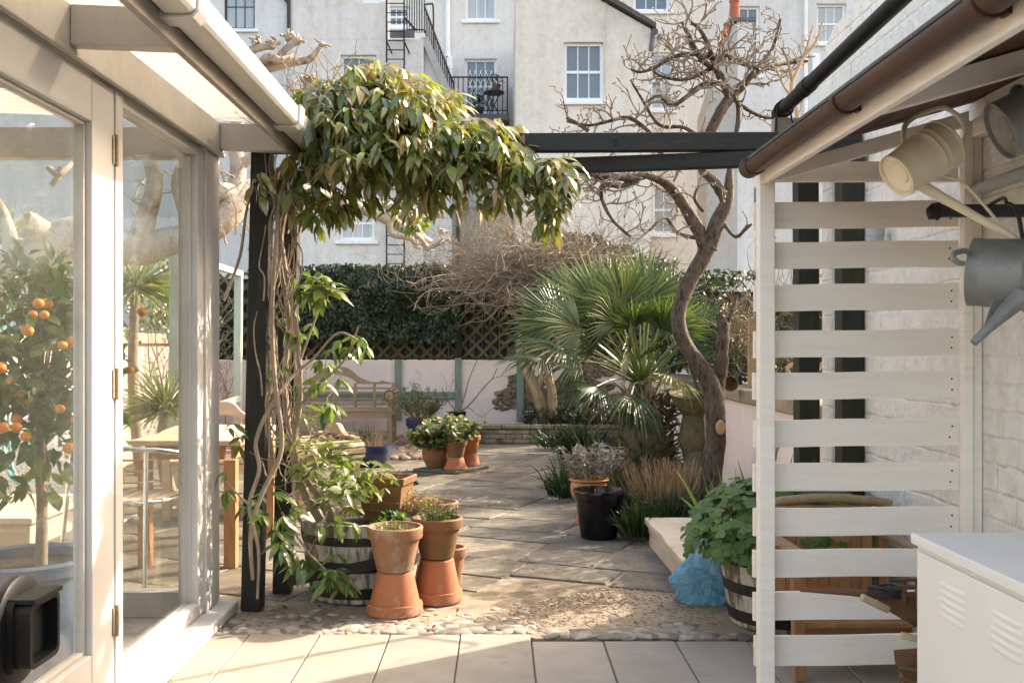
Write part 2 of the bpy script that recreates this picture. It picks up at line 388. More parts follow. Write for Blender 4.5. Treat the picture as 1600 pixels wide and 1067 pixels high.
# ---------------------------------------------------------------- special materials
def flag_mat():
    m, nt, b = nodes('sandstone_flag')
    vec = coords(nt)
    g = nt.nodes.new('ShaderNodeNewGeometry')
    r = ramp(nt, [(0,(.14,.12,.085)),(.22,(.195,.165,.12)),(.42,(.10,.096,.082)),(.6,(.145,.115,.083)),(.8,(.10,.098,.085)),(1,(.19,.16,.115))])
    nt.links.new(g.outputs['Random Per Island'], r.inputs['Fac'])
    n = noise_tex(nt, coords(nt, (1,2.4,1), (0,0,.4)), 2.2, 9, .65, .6)
    r1 = ramp(nt, [(.28,(.42,.40,.36)),(.48,(.95,.95,.95)),(.7,(1.4,1.34,1.2))]); nt.links.new(n.outputs['Fac'], r1.inputs['Fac'])  # stone mottling, contrast raised to put sun dapples into the colour
    c = mixc(nt, 1, r.outputs['Color'], r1.outputs['Color'], 'MULTIPLY')
    n2 = noise_tex(nt, vec, 3.1, 10, .7, .4)                      # algae
    r2 = ramp(nt, [(.47,(0,0,0)),(.62,(.85,.85,.85))]); nt.links.new(n2.outputs['Fac'], r2.inputs['Fac'])
    c = mixc(nt, r2.outputs['Color'], c, (.06,.058,.036))
    n3 = noise_tex(nt, vec, 26, 8, .7)
    r3 = ramp(nt, [(.36,(.7,.7,.7)),(.6,(1.12,1.12,1.12))]); nt.links.new(n3.outputs['Fac'], r3.inputs['Fac'])
    c = mixc(nt, 1, c, r3.outputs['Color'], 'MULTIPLY')
    nt.links.new(c, b.inputs['Base Color']); b.inputs['Roughness'].default_value = .68; b.inputs['Specular IOR Level'].default_value = .4
    ad = N(nt, 'Math', operation='ADD'); nt.links.new(n.outputs['Fac'], ad.inputs[0]); nt.links.new(n3.outputs['Fac'], ad.inputs[1])
    bumpit(nt, b, ad.outputs[0], .5, .012)
    return m
M['flag'] = flag_mat()
M['mortar'] = pm('mortar', (.30,.25,.18), (.18,.145,.10), 5, .9, .6, 60, spots=(.10,.085,.05), spot_scale=3, spot_lo=.5, spot_hi=.6)
M['paver'] = pm('paver', (.335,.30,.255), (.275,.24,.195), 4, .72, .3, 120, island=.07, spots=(.20,.165,.12), spot_scale=6, spot_lo=.57, spot_hi=.8)
M['paver_joint'] = pm('paver_joint', (.2,.17,.13), (.14,.12,.09), 9, .9, .3, 60)
def brick_white():
    m, nt, b = nodes('white_brick')
    tc = nt.nodes.new('ShaderNodeTexCoord'); sp = N(nt, 'SeparateXYZ'); nt.links.new(tc.outputs['Object'], sp.inputs[0])
    cb = N(nt, 'CombineXYZ')
    ad = N(nt, 'Math', operation='ADD'); nt.links.new(sp.outputs['X'], ad.inputs[0]); nt.links.new(sp.outputs['Y'], ad.inputs[1])
    nt.links.new(ad.outputs[0], cb.inputs['X']); nt.links.new(sp.outputs['Z'], cb.inputs['Y'])
    nw = noise_tex(nt, tc.outputs['Object'], 3.5, 4)
    off = N(nt, 'VectorMath', operation='MULTIPLY_ADD'); nt.links.new(nw.outputs['Color'], off.inputs[0])
    off.inputs[1].default_value = (.06,.035,0); nt.links.new(cb.outputs[0], off.inputs[2])
    br = N(nt, 'TexBrick'); br.offset = .5
    br.inputs['Scale'].default_value = 1; br.inputs['Brick Width'].default_value = .27; br.inputs['Row Height'].default_value = .098
    br.inputs['Mortar Size'].default_value = .011; br.inputs['Mortar Smooth'].default_value = 1
    nt.links.new(off.outputs[0], br.inputs['Vector'])
    n = noise_tex(nt, tc.outputs['Object'], 14, 9, .65, .4)
    r = ramp(nt, [(.3,(.66,.615,.54)),(.6,(.80,.755,.68))]); nt.links.new(n.outputs['Fac'], r.inputs['Fac'])
    n2 = noise_tex(nt, tc.outputs['Object'], 5, 10, .72, .5)
    dirt = N(nt, 'Math', operation='MULTIPLY_ADD'); nt.links.new(br.outputs['Fac'], dirt.inputs[0]); dirt.inputs[1].default_value = .13
    nt.links.new(n2.outputs['Fac'], dirt.inputs[2])
    r2 = ramp(nt, [(.66,(0,0,0)),(.82,(.85,.85,.85))]); nt.links.new(dirt.outputs[0], r2.inputs['Fac'])
    c = mixc(nt, r2.outputs['Color'], r.outputs['Color'], (.22,.18,.11))
    nt.links.new(c, b.inputs['Base Color']); b.inputs['Roughness'].default_value = .75
    h = N(nt, 'Math', operation='MULTIPLY_ADD'); nt.links.new(br.outputs['Fac'], h.inputs[0]); h.inputs[1].default_value = -.22; nt.links.new(n.outputs['Fac'], h.inputs[2])
    bumpit(nt, b, h.outputs[0], .8, .03)
    return m
M['white_brick'] = brick_white()
def stucco(name, c, stain=(.47,.44,.38), lo=.6, hi=.85, sc=.45):
    m, nt, b = nodes(name)
    vec = coords(nt)
    n = noise_tex(nt, coords(nt, (1,1,.28)), sc*1.6, 10, .75, .3)
    n2 = noise_tex(nt, vec, 1.6, 10, .75, .4)
    mu = N(nt, 'Math', operation='MULTIPLY_ADD'); nt.links.new(n2.outputs['Fac'], mu.inputs[0]); mu.inputs[1].default_value = .6
    ha = N(nt, 'Math', operation='MULTIPLY'); nt.links.new(n.outputs['Fac'], ha.inputs[0]); ha.inputs[1].default_value = .5
    nt.links.new(ha.outputs[0], mu.inputs[2])
    r = ramp(nt, [(lo,(0,0,0)),(hi,(.8,.8,.8))]); nt.links.new(mu.outputs[0], r.inputs['Fac'])
    c1 = mixc(nt, r.outputs['Color'], c, stain)
    n3 = noise_tex(nt, vec, 9, 8, .7)
    r3 = ramp(nt, [(.3,(.84,.83,.81)),(.5,(.97,.97,.965)),(.7,(1.03,1.03,1.03))]); nt.links.new(n3.outputs['Fac'], r3.inputs['Fac'])
    n4 = noise_tex(nt, coords(nt, (1,1,.07)), 3.2, 8, .7)          # rain streaks
    r4 = ramp(nt, [(.4,(1,1,1)),(.66,(.90,.885,.85)),(.78,(.76,.73,.68))]); nt.links.new(n4.outputs['Fac'], r4.inputs['Fac'])
    c1 = mixc(nt, 1, c1, r4.outputs['Color'], 'MULTIPLY')
    nt.links.new(mixc(nt, 1, c1, r3.outputs['Color'], 'MULTIPLY'), b.inputs['Base Color'])
    b.inputs['Roughness'].default_value = .85
    bumpit(nt, b, n3.outputs['Fac'], .2, .02)
    return m
M['stucco_white'] = stucco('stucco_white', (.745,.70,.645), (.42,.375,.315), .57, .82)
M['stucco_cream'] = stucco('stucco_cream', (.76,.69,.60), (.48,.41,.33), .57, .83)
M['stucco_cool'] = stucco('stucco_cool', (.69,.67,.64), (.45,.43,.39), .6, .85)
M['stucco_shaded'] = stucco('stucco_shaded', (.44,.42,.385), (.28,.26,.23), .55, .8)  # chimney render with the shade of its left face put into the colour
def barrel_mat():
    m, nt, b = nodes('barrel_paint')
    vec = coords(nt, (1,1,.16))
    n = noise_tex(nt, vec, 17, 10, .72, .2)
    n2 = noise_tex(nt, coords(nt), 3.2, 5)
    ad = N(nt, 'Math', operation='MULTIPLY_ADD'); nt.links.new(n2.outputs['Fac'], ad.inputs[0]); ad.inputs[1].default_value = .55; nt.links.new(n.outputs['Fac'], ad.inputs[2])
    r = ramp(nt, [(.28,(.52,.49,.42)),(.41,(.40,.365,.30)),(.455,(.11,.09,.07)),(.6,(.04,.034,.028))])
    mu = N(nt, 'Math', operation='MULTIPLY'); nt.links.new(ad.outputs[0], mu.inputs[0]); mu.inputs[1].default_value = .56
    nt.links.new(mu.outputs[0], r.inputs['Fac'])
    nt.links.new(r.outputs['Color'], b.inputs['Base Color']); b.inputs['Roughness'].default_value = .8
    bumpit(nt, b, n.outputs['Fac'], .5, .008)
    return m
M['barrel'] = barrel_mat()
def mosaic_mat():
    m, nt, b = nodes('mosaic')
    v = N(nt, 'TexVoronoi'); v.inputs['Scale'].default_value = 70; nt.links.new(coords(nt), v.inputs['Vector'])
    r = ramp(nt, [(.0,(.62,.66,.68)),(.3,(.30,.34,.37)),(.45,(.55,.57,.57)),(.8,(.68,.68,.66)),(.9,(.42,.25,.17)),(1,(.6,.6,.58))])
    sp = N(nt, 'SeparateColor'); nt.links.new(v.outputs['Color'], sp.inputs[0]); nt.links.new(sp.outputs[0], r.inputs['Fac'])
    nt.links.new(r.outputs['Color'], b.inputs['Base Color']); b.inputs['Roughness'].default_value = .35
    bumpit(nt, b, v.outputs['Distance'], .4, .005)
    return m
M['mosaic'] = mosaic_mat()
def sheet_mat():
    m, nt, b = nodes('corrugated_plastic')
    c = (.50,.47,.42)
    b.inputs['Base Color'].default_value = (*c, 1); b.inputs['Roughness'].default_value = .35
    t = N(nt, 'BsdfTranslucent'); t.inputs['Color'].default_value = (.34,.32,.285,1)
    tr = N(nt, 'BsdfTransparent'); tr.inputs['Color'].default_value = (.85,.82,.76,1)
    m1 = N(nt, 'MixShader'); m1.inputs[0].default_value = .62; nt.links.new(b.outputs[0], m1.inputs[1]); nt.links.new(t.outputs[0], m1.inputs[2])
    m2 = N(nt, 'MixShader'); m2.inputs[0].default_value = .12; nt.links.new(m1.outputs[0], m2.inputs[1]); nt.links.new(tr.outputs[0], m2.inputs[2])
    nt.links.new(m2.outputs[0], nt.nodes['Material Output'].inputs['Surface'])
    return m
M['corrugated'] = sheet_mat()
def bag_mat():
    m, nt, b = nodes('plastic_bag')
    b.inputs['Base Color'].default_value = (.26,.52,.66,1); b.inputs['Roughness'].default_value = .22
    t = N(nt, 'BsdfTranslucent'); t.inputs['Color'].default_value = (.3,.6,.75,1)
    tr = N(nt, 'BsdfTransparent'); tr.inputs['Color'].default_value = (.72,.88,.94,1)
    m1 = N(nt, 'MixShader'); m1.inputs[0].default_value = .35; nt.links.new(b.outputs[0], m1.inputs[1]); nt.links.new(t.outputs[0], m1.inputs[2])
    m2 = N(nt, 'MixShader'); m2.inputs[0].default_value = .46; nt.links.new(m1.outputs[0], m2.inputs[1]); nt.links.new(tr.outputs[0], m2.inputs[2])
    nt.links.new(m2.outputs[0], nt.nodes['Material Output'].inputs['Surface'])
    n = noise_tex(nt, coords(nt), 16, 5, .6, 1.2); bumpit(nt, b, n.outputs['Fac'], .9, .03)
    return m
M['bag'] = bag_mat()
# ---------------------------------------------------------------- ground
g = MB(); g.face([(-90,-60,-.09),(90,-60,-.09),(90,120,-.09),(-90,120,-.09)])
tag(g.build('ground', M['soil']), kind='structure')
# terrace of long pale pavers in front
t = MB()
pitch = .3155
x0 = wx(829, 4.47)
for i in range(-5, 8):
    a = x0+i*pitch; b = a+pitch
    if a < -1.5: continue
    yb = 4.47 if i < 0 else 4.365
    yy = yb
    L = .74
    k = 0
    while yy > -1.6:
        y2 = yy-L
        h = rnd.uniform(-.0012,.0012)
        z = h
        e = .004
        A, B, C, D = a+.0025, b-.0025, y2+.0025, yy-.0025
        t.add([(A+e,C+e,z),(B-e,C+e,z),(B-e,D-e,z),(A+e,D-e,z),(A,C,z-.005),(B,C,z-.005),(B,D,z-.005),(A,D,z-.005),(A,C,-.05),(B,C,-.05),(B,D,-.05),(A,D,-.05)],
              [(0,1,2,3),(4,5,1,0),(5,6,2,1),(6,7,3,2),(7,4,0,3),(8,9,5,4),(9,10,6,5),(10,11,7,6),(11,8,4,7)])
        yy = y2; k += 1
t.mi = 1; t.face([(-1.5,-1.7,-.012),(2.0,-1.7,-.012),(2.0,4.35,-.012),(-1.5,4.35,-.012)])
tag(t.build('terrace', [M['paver'], M['paver_joint']], flat=True), kind='structure')
# conservatory floor
t = MB()
for i in range(9):
    for j in range(8):
        a, c = -4.6+i*.4, 1.2+j*.44
        if a+.4 > -1.3: continue
        t.box(a+.003, a+.397, c+.003, min(c+.437, 4.75), -.05, .004)
t.mi = 1; t.face([(-4.7,1.1,-.006),(-1.4,1.1,-.006),(-1.4,4.78,-.006),(-4.7,4.78,-.006)])
tag(t.build('tiled_floor', [M['paver'], M['paver_joint']], flat=True), kind='structure')
# patio of irregular sandstone flags
def split(u0, u1, v0, v1, out):
    w, h = u1-u0, v1-v0
    if (w < .95 and h < .72 and (rnd.random() < .8 or w*h < .28)) or w*h < .2:
        out.append((u0,u1,v0,v1)); return
    if w > h*1.15:
        c = u0+w*rnd.uniform(.36,.64); split(u0,c,v0,v1,out); split(c,u1,v0,v1,out)
    else:
        c = v0+h*rnd.uniform(.36,.64); split(u0,u1,v0,c,out); split(u0,u1,c,v1,out)
rects = []; rs = rnd.getstate(); rnd.seed(5)
u = -9.0
while u < 9:
    w = rnd.choice([1.0,1.2,1.5,1.8]); v = -9.0
    while v < 9:
        h = rnd.choice([.5,.7,.9,1.3]); split(u, u+w, v, v+h, rects); v += h
    u += w
ang = R(-24); ca, sa = math.cos(ang), math.sin(ang)
def inbed(x, y):            # planting bed on the right under the palm
    edge = 1.02 if y < 6.45 else (1.02-(y-6.45)*.16 if y < 9 else .62+(y-9)*.035)
    return x > edge
def ingravel(x, y): return y > 11.35 and x < -.72-(y-11.35)*.05
p = MB()
for (u0,u1,v0,v1) in rects:
    pts = []
    gp = rnd.uniform(.005,.012)
    for (uu,vv) in ((u0+gp,v0+gp),(u1-gp,v0+gp),(u1-gp,v1-gp),(u0+gp,v1-gp)):
        uu += rnd.uniform(-.018,.018); vv += rnd.uniform(-.018,.018)
        pts.append((uu*ca-vv*sa-.4, uu*sa+vv*ca+8.6))
    cx = sum(q[0] for q in pts)/4; cy = sum(q[1] for q in pts)/4
    miny = min(q[1] for q in pts)
    if cx < -4.2 or cx > 2.2 or cy > 13.1: continue
    lim = 4.80 if cx > -1.2 and cx < .15 else (5.12+max(0,(cx-.15))*.55 if cx > 0 else 4.8)
    if cx > .82 and cy < 5.5: lim = 4.4
    if miny < lim and not (cx > .9 and cy > 4.6): continue
    if cx > .9 and miny < 4.42: continue
    if inbed(cx, cy) and cy > 5.6: continue
    if ingravel(cx, cy): continue
    # subdivide the outline so that the edges are a little uneven
    ring = []
    for i in range(4):
        a = V((*pts[i],0)); b = V((*pts[(i+1)%4],0)); L = (b-a).length; n = max(2, int(L/.11))
        nr = V((-(b-a).y, (b-a).x, 0)).normalized()
        for k in range(n):
            q = a+(b-a)*(k/n)+nr*(rnd.uniform(-.006,.006) if k else 0)
            ring.append(q)
    z = rnd.uniform(.0,.005); tx, ty = rnd.uniform(-.004,.004), rnd.uniform(-.004,.004)
    cc = V((cx,cy,0)); n = len(ring)
    zz = lambda q: z+(q.x-cx)*tx+(q.y-cy)*ty
    top = []; mid = []; low = []
    for q in ring:
        i_ = q+(cc-q).normalized()*.006
        top.append((i_.x,i_.y,zz(q)+.001)); mid.append((q.x,q.y,zz(q)-.004)); low.append((q.x,q.y,-.03))
    p.add(top+mid+low, [tuple(range(n))]+[(n+i,n+(i+1)%n,(i+1)%n,i) for i in range(n)]+[(2*n+i,2*n+(i+1)%n,n+(i+1)%n,n+i) for i in range(n)])
p.mi = 1
p.face([(-4.4,4.5,-.005),(1.95,4.5,-.005),(1.95,13.4,-.005),(-4.4,13.4,-.005)])
tag(p.build('patio', [M['flag'], M['mortar']], angle=25), kind='structure')
rnd.setstate(rs)
# pebble-set concrete strip between terrace and patio
pb = MB()
n = 40
row = []
for i in range(n+1):
    x = -1.55+i*(2.75/n)
    yf = (4.475 if x < x0 else 4.42)+rnd.uniform(-.008,.008)
    yb = 4.98+(.0 if x < .1 else min(.55,(x-.1)*.62))+.05*math.sin(x*7)
    row.append((x,yf,yb))
vs = []
for x,yf,yb in row: vs += [(x,yf,-.05),(x,yf,-.004),(x,(yf+yb)/2,-.003),(x,yb,-.006)]
pb.add(vs, [(4*i+k,4*i+4+k,4*i+5+k,4*i+1+k) for i in range(n) for k in range(3)])
tag(pb.build('concrete_strip', M['aggregate']), kind='structure')
pe = MB()
for i in range(720):
    x = rnd.uniform(-1.5,1.08)
    front = x > x0
    y0 = 4.49 if not front else 4.435
    y = y0+abs(rnd.gauss(0,.18))
    if y > 5.0 or (front and y > y0+.05 and rnd.random() < .62): continue
    if front and rnd.random() < .3: y = y0+rnd.uniform(0,.03)
    r = rnd.uniform(.012,.036)*(1.1 if y < 4.6 else .8)
    a = rnd.uniform(0,6.28)
    MM = Matrix.Rotation(a,3,'Z') @ Matrix.Rotation(rnd.uniform(-.2,.2),3,'X')
    pe.blob((x,y,-.006+r*.04), (r*rnd.uniform(1,1.5), r, r*.32), 2 if r > .024 else 1, .06, MM)
tag(pe.build('pebbles', M['pebble'], angle=60), kind='stuff', label='rounded pebbles set in concrete along the edge of the pale pavers', cat='pebbles')
gr = MB()
for i in range(1900):
    x = rnd.uniform(.05,1.05); y = 4.6+rnd.random()*(.35+max(0,x-.1)*.95)
    if y > 5.0+max(0,(x-.1)*.75): continue
    r = rnd.uniform(.004,.009)
    gr.blob((x,y,-.004), (r*1.3,r,r*.45), 1, .2, Matrix.Rotation(rnd.uniform(0,6),3,'Z'))
for i in range(5200):
    x = rnd.uniform(-4,-.6); y = rnd.uniform(11.2,13.9)
    if not ingravel(x,y): continue
    r = rnd.uniform(.012,.03) if rnd.random() < .85 else rnd.uniform(.035,.07)
    if y > 13 and x > -1.2: r *= .7
    gr.blob((x,y,.0), (r*1.3,r,r*.7), 0 if r < .03 else 1, .2, Matrix.Rotation(rnd.uniform(0,6),3,'Z'))
for i in range(70):
    y = rnd.uniform(11.2,11.6); x = rnd.uniform(-2.2,-.62)
    r = rnd.uniform(.03,.075)
    gr.blob((x,y,.01), (r*1.3,r,r*.65), 2, .05, Matrix.Rotation(rnd.uniform(0,6),3,'Z'))
tag(gr.build('gravel', M['gravel'], angle=60), kind='stuff', label='loose brown and grey gravel beside the flagstones and under the bench', cat='gravel')
# planting bed
be = MB(); n = 30; nx = 8; vs = []
for j in range(n+1):
    y = 5.7+(13.05-5.7)*j/n
    e = 1.02 if y < 6.45 else (1.02-(y-6.45)*.16 if y < 9 else .62+(y-9)*.035)
    for i in range(nx+1):
        t_ = i/nx
        vs.append((e+(1.9-e)*t_, y, .012+.06*min(1,t_*3)+rnd.uniform(-.012,.012)))
be.add(vs, [(j*(nx+1)+i,j*(nx+1)+i+1,(j+1)*(nx+1)+i+1,(j+1)*(nx+1)+i) for j in range(n) for i in range(nx)])
tag(be.build('planting_bed', M['soil']), kind='structure')
# ---------------------------------------------------------------- garden walls
BW = 14.0       # face of the far wall
def rough_panel(mb, x0, x1, y0, y1, z0, z1): mb.box(x0,x1,y0,y1,z0,z1)
w = thing('garden_wall', 'pink rendered wall across the far end of the garden, behind the wooden bench', 'wall', (0,BW+.1,0))
mb = MB(); mb.box(-4.2,2.2,BW,BW+.22,-.05,wz(563,BW)); mb.build('wall_face', M['pink'], w, bevel=.01)
# places where the render has come away from the rubble
def patch(cx, cz, rx, rz, seed, y=BW, ax='y', dep=.035):
    st = rnd.getstate(); rnd.seed(seed); mb = MB()
    for i in range(int(620*rx*rz/.12)):
        a = rnd.uniform(0,6.28); q = rnd.random()**.5
        wob = 1+.25*math.sin(3*a+seed)+.12*math.sin(7*a)
        r = rnd.uniform(.018,.05)
        mb.blob((cx+rx*q*wob*math.cos(a), y-.002, cz+rz*q*wob*math.sin(a)), (r*1.3,dep*rnd.uniform(.4,1),r*.8), 1, .5)
    rnd.setstate(st); return mb
for (px0,py0,rx,ry,s) in ((822,617,46,25,3),(880,618,20,20,4),(905,608,42,16,7),(930,575,26,16,8)):
    patch(wx(px0,BW), wz(py0,BW), rx*BW/S, ry*BW/S, s).build('bare_rubble', M['rubble'], w)
# sage green battens on the wall
bt = thing('batten_frame', 'sage green timber battens nailed to the pink far wall behind the bench', 'trellis', (wx(660,BW),BW,0))
for (a,b,c,d) in ((617,628,562,656),(711,721,559,642),(807,818,553,657)):
    mb = MB(); mb.box(wx(a,BW),wx(b,BW),BW-.05,BW-.003,wz(d,BW),wz(c,BW)); mb.build('post', M['sage'], bt, bevel=.004)
for (a,b,c,d) in ((629.5,709.5,612,623),(415,615.5,612,623)):
    mb = MB(); mb.box(wx(a,BW),wx(b,BW),BW-.04,BW-.003,wz(d,BW),wz(c,BW)); mb.build('rail', M['sage'], bt, bevel=.004)
# diagonal lattice on top of the far wall
M['lattice_wood'] = pm('lattice_wood', (.13,.11,.06), (.075,.065,.035), 4, .8, .3, 40, spots=(.05,.05,.02), spot_scale=4, spot_lo=.55, spot_hi=.7)
tr = thing('lattice_fence', 'dark brown diagonal lattice fence standing on top of the pink far wall', 'trellis', (0,BW+.1,wz(563,BW)))
zl, zt = wz(562,BW), wz(425,BW)
def lattice(mb, xa, xb, sgn, yy):
    st = .205; k = xa-(zt-zl)
    while k < xb+(zt-zl):
        # line x = k + sgn*(z-zl)
        za, zb = zl, zt
        pa, pb_ = [], []
        xs = k if sgn > 0 else k+(zt-zl)
        f = lambda z: xs+sgn*(z-zl)
        lo = max(zl, zl+((xa-xs)/sgn if sgn > 0 else (xs-xb)))
        hi = min(zt, zl+((xb-xs)/sgn if sgn > 0 else (xs-xa)))
        if hi-lo > .06: mb.bar((f(lo),yy,lo),(f(hi),yy,hi),.012,.042,(sgn*-1,0,1))
        k += st
for xa, xb in ((-4.2,wx(711,BW)),(wx(721,BW),2.2)):
    mb = MB(); lattice(mb, xa, xb, 1, BW+.085); lattice(mb, xa, xb, -1, BW+.105); mb.build('lattice_panel', M['lattice_wood'], tr)
mb = MB()
x = -4.2
while x < 2.2: mb.box(x,x+.118,BW+.16,BW+.175,zl+.004,zl+1.15+rnd.uniform(-.004,.004)); x += .12
mb.build('dark_backing', M['black_wood'], tr)  # added boards, black to keep the gaps dark like the ivy there
mb = MB(); mb.box(-4.2,2.2,BW+.06,BW+.13,zl-.0,zl+.03); mb.build('bottom_rail', M['mossy_wood'], tr)
for a,b in ((711,721),(520,531),(930,941)):
    mb = MB(); mb.box(wx(a,BW),wx(b,BW),BW+.03,BW+.12,zl+.033,wz(470,BW)); mb.build('post', M['mossy_wood'], tr, bevel=.004)
# low brick edging of the raised bed
rb = thing('brick_edging', 'low mossy brick wall holding a raised bed in front of the pink wall', 'wall', (wx(800,13),13,0))
mb = MB(); mb2 = MB()
YB = 13.05; zc = wz(664,YB)
ch = (zc-.0)/4
for r_ in range(3):
    x = wx(700,YB)+(.11 if r_ % 2 else 0)
    while x < 1.55:
        L = .21; mb.box(x+.004,min(x+L,1.6)-.004,YB+rnd.uniform(-.006,.006),YB+.1,.002+r_*ch+.004,(r_+1)*ch-.002); x += L+.006
mb2.box(wx(698,YB),1.6,YB+.012,YB+.11,0,zc-.06)
x = wx(698,YB)
mb3 = MB()
while x < 1.6:
    L = rnd.uniform(.28,.42); mb3.box(x+.003,x+L-.003,YB-.025,YB+.16,zc-.05,zc+rnd.uniform(-.004,.004)); x += L
M['edge_brick'] = pm('edge_brick', (.36,.27,.17), (.26,.20,.13), 7, .9, .5, 40, island=.3, spots=(.10,.10,.045), spot_scale=5, spot_lo=.47, spot_hi=.6)
M['edge_cap'] = pm('edge_cap', (.30,.24,.16), (.16,.14,.08), 5, .9, .5, 40, island=.15, spots=(.07,.075,.025), spot_scale=4, spot_lo=.5, spot_hi=.62)
mb.build('brickwork', M['edge_brick'], rb, bevel=.006); mb2.build('mortar', M['mossy_render'], rb); mb3.build('coping', M['edge_cap'], rb, bevel=.01)
so = MB(); so.box(wx(700,YB)+.02,1.9,YB+.12,BW-.01,-.02,zc-.06)
tag(so.build('raised_bed', M['soil']), kind='structure')
# right-hand pink wall with stone coping
RWX = 1.9
rw = thing('garden_wall', 'pink rendered wall with thick stone coping along the right side behind the magnolia trunk', 'wall', (RWX,9,0))
mb = MB(); mb.box(RWX,RWX+.22,5.5,BW-.01,-.05,.845); mb.build('wall_face', M['pink'], rw, bevel=.01)
mb = MB(); y = 5.5
while y < BW-.02:
    L = min(rnd.uniform(.55,.8), BW-.012-y); mb.box(RWX-.04,RWX+.26,y+.003,y+L-.003,.848,.955+rnd.uniform(-.008,.008)); y += L
mb.build('coping', M['stone_cap'], rw, bevel=.015)
mb = MB()   # mossy buttress beside the trunk
pr = []
for k in range(9):
    z = -.02+k*.107; rr = .125+.022*math.sin(k*1.9)+(.0 if k < 6 else (k-6)*.05)
    pr.append((V((RWX-.05+.01*math.sin(k),9.35+.02*math.cos(k*2),z)), rr*1.15))
mb.tube(pr, 14); mb.build('buttress', M['mossy_render'], rw)
# left-hand wall with coping
LX = -4.0
lw = thing('garden_wall', 'rough pink wall with pale stone coping seen through the glass on the left', 'wall', (LX,9,0))
mb = MB(); mb.box(LX-.22,LX,4.9,BW-.01,-.05,1.30); mb.build('wall_face', M['pink_rough'], lw, bevel=.012)
mb = MB(); y = 4.9
while y < BW-.02:
    L = min(rnd.uniform(.5,.8), BW-.012-y); mb.box(LX-.27,LX+.05,y+.003,y+L-.003,1.304,1.425+rnd.uniform(-.01,.01)); y += L
mb.build('coping', M['pale_stone'], lw, bevel=.015)
# white painted brick wall that the lean-to stands against
WX = 1.785; WEND = 5.5
bw = thing('brick_wall', 'tall white painted brick wall on the right that carries the lean-to roof', 'wall', (WX,4,0))
mb = MB(); n1, n2 = 40, 30
mb.prism([(-1.5,-.05),(WEND,-.05),(WEND,2.78),(WEND-.06,2.93),(WEND-.2,2.99),(4.2,3.05),(-1.5,3.05)], 'x', WX, WX+.3)
mb.build('wall_face', M['white_brick'], bw)
# ---------------------------------------------------------------- conservatory
cx = thing('conservatory', 'white glazed conservatory with corrugated roof sheets and white gutter on the left', 'conservatory', (-2.9,3.0,0))
FX = -1.36
def bx(name, mat, a, parent=cx, bevel=.004):
    mb = MB(); mb.box(*a); return mb.build(name, mat, parent, bevel=bevel)
wp = M['white_paint']
bx('corner_post', wp, (-1.49,FX,4.62,4.84,.058,2.222))
bx('sill', wp, (-1.50,-1.272,1.2,4.86,.0,.055), bevel=.012)
mb = MB(); mb.box(-1.47,-1.338,1.2,4.84,2.225,2.362); mb.box(-1.355,-1.332,1.2,4.845,2.205,2.2245)
mb.build('head_beam', M['old_paint'], cx, bevel=.004)
bx('mullion', wp, (-1.47,FX,3.532,3.60,.058,2.203))
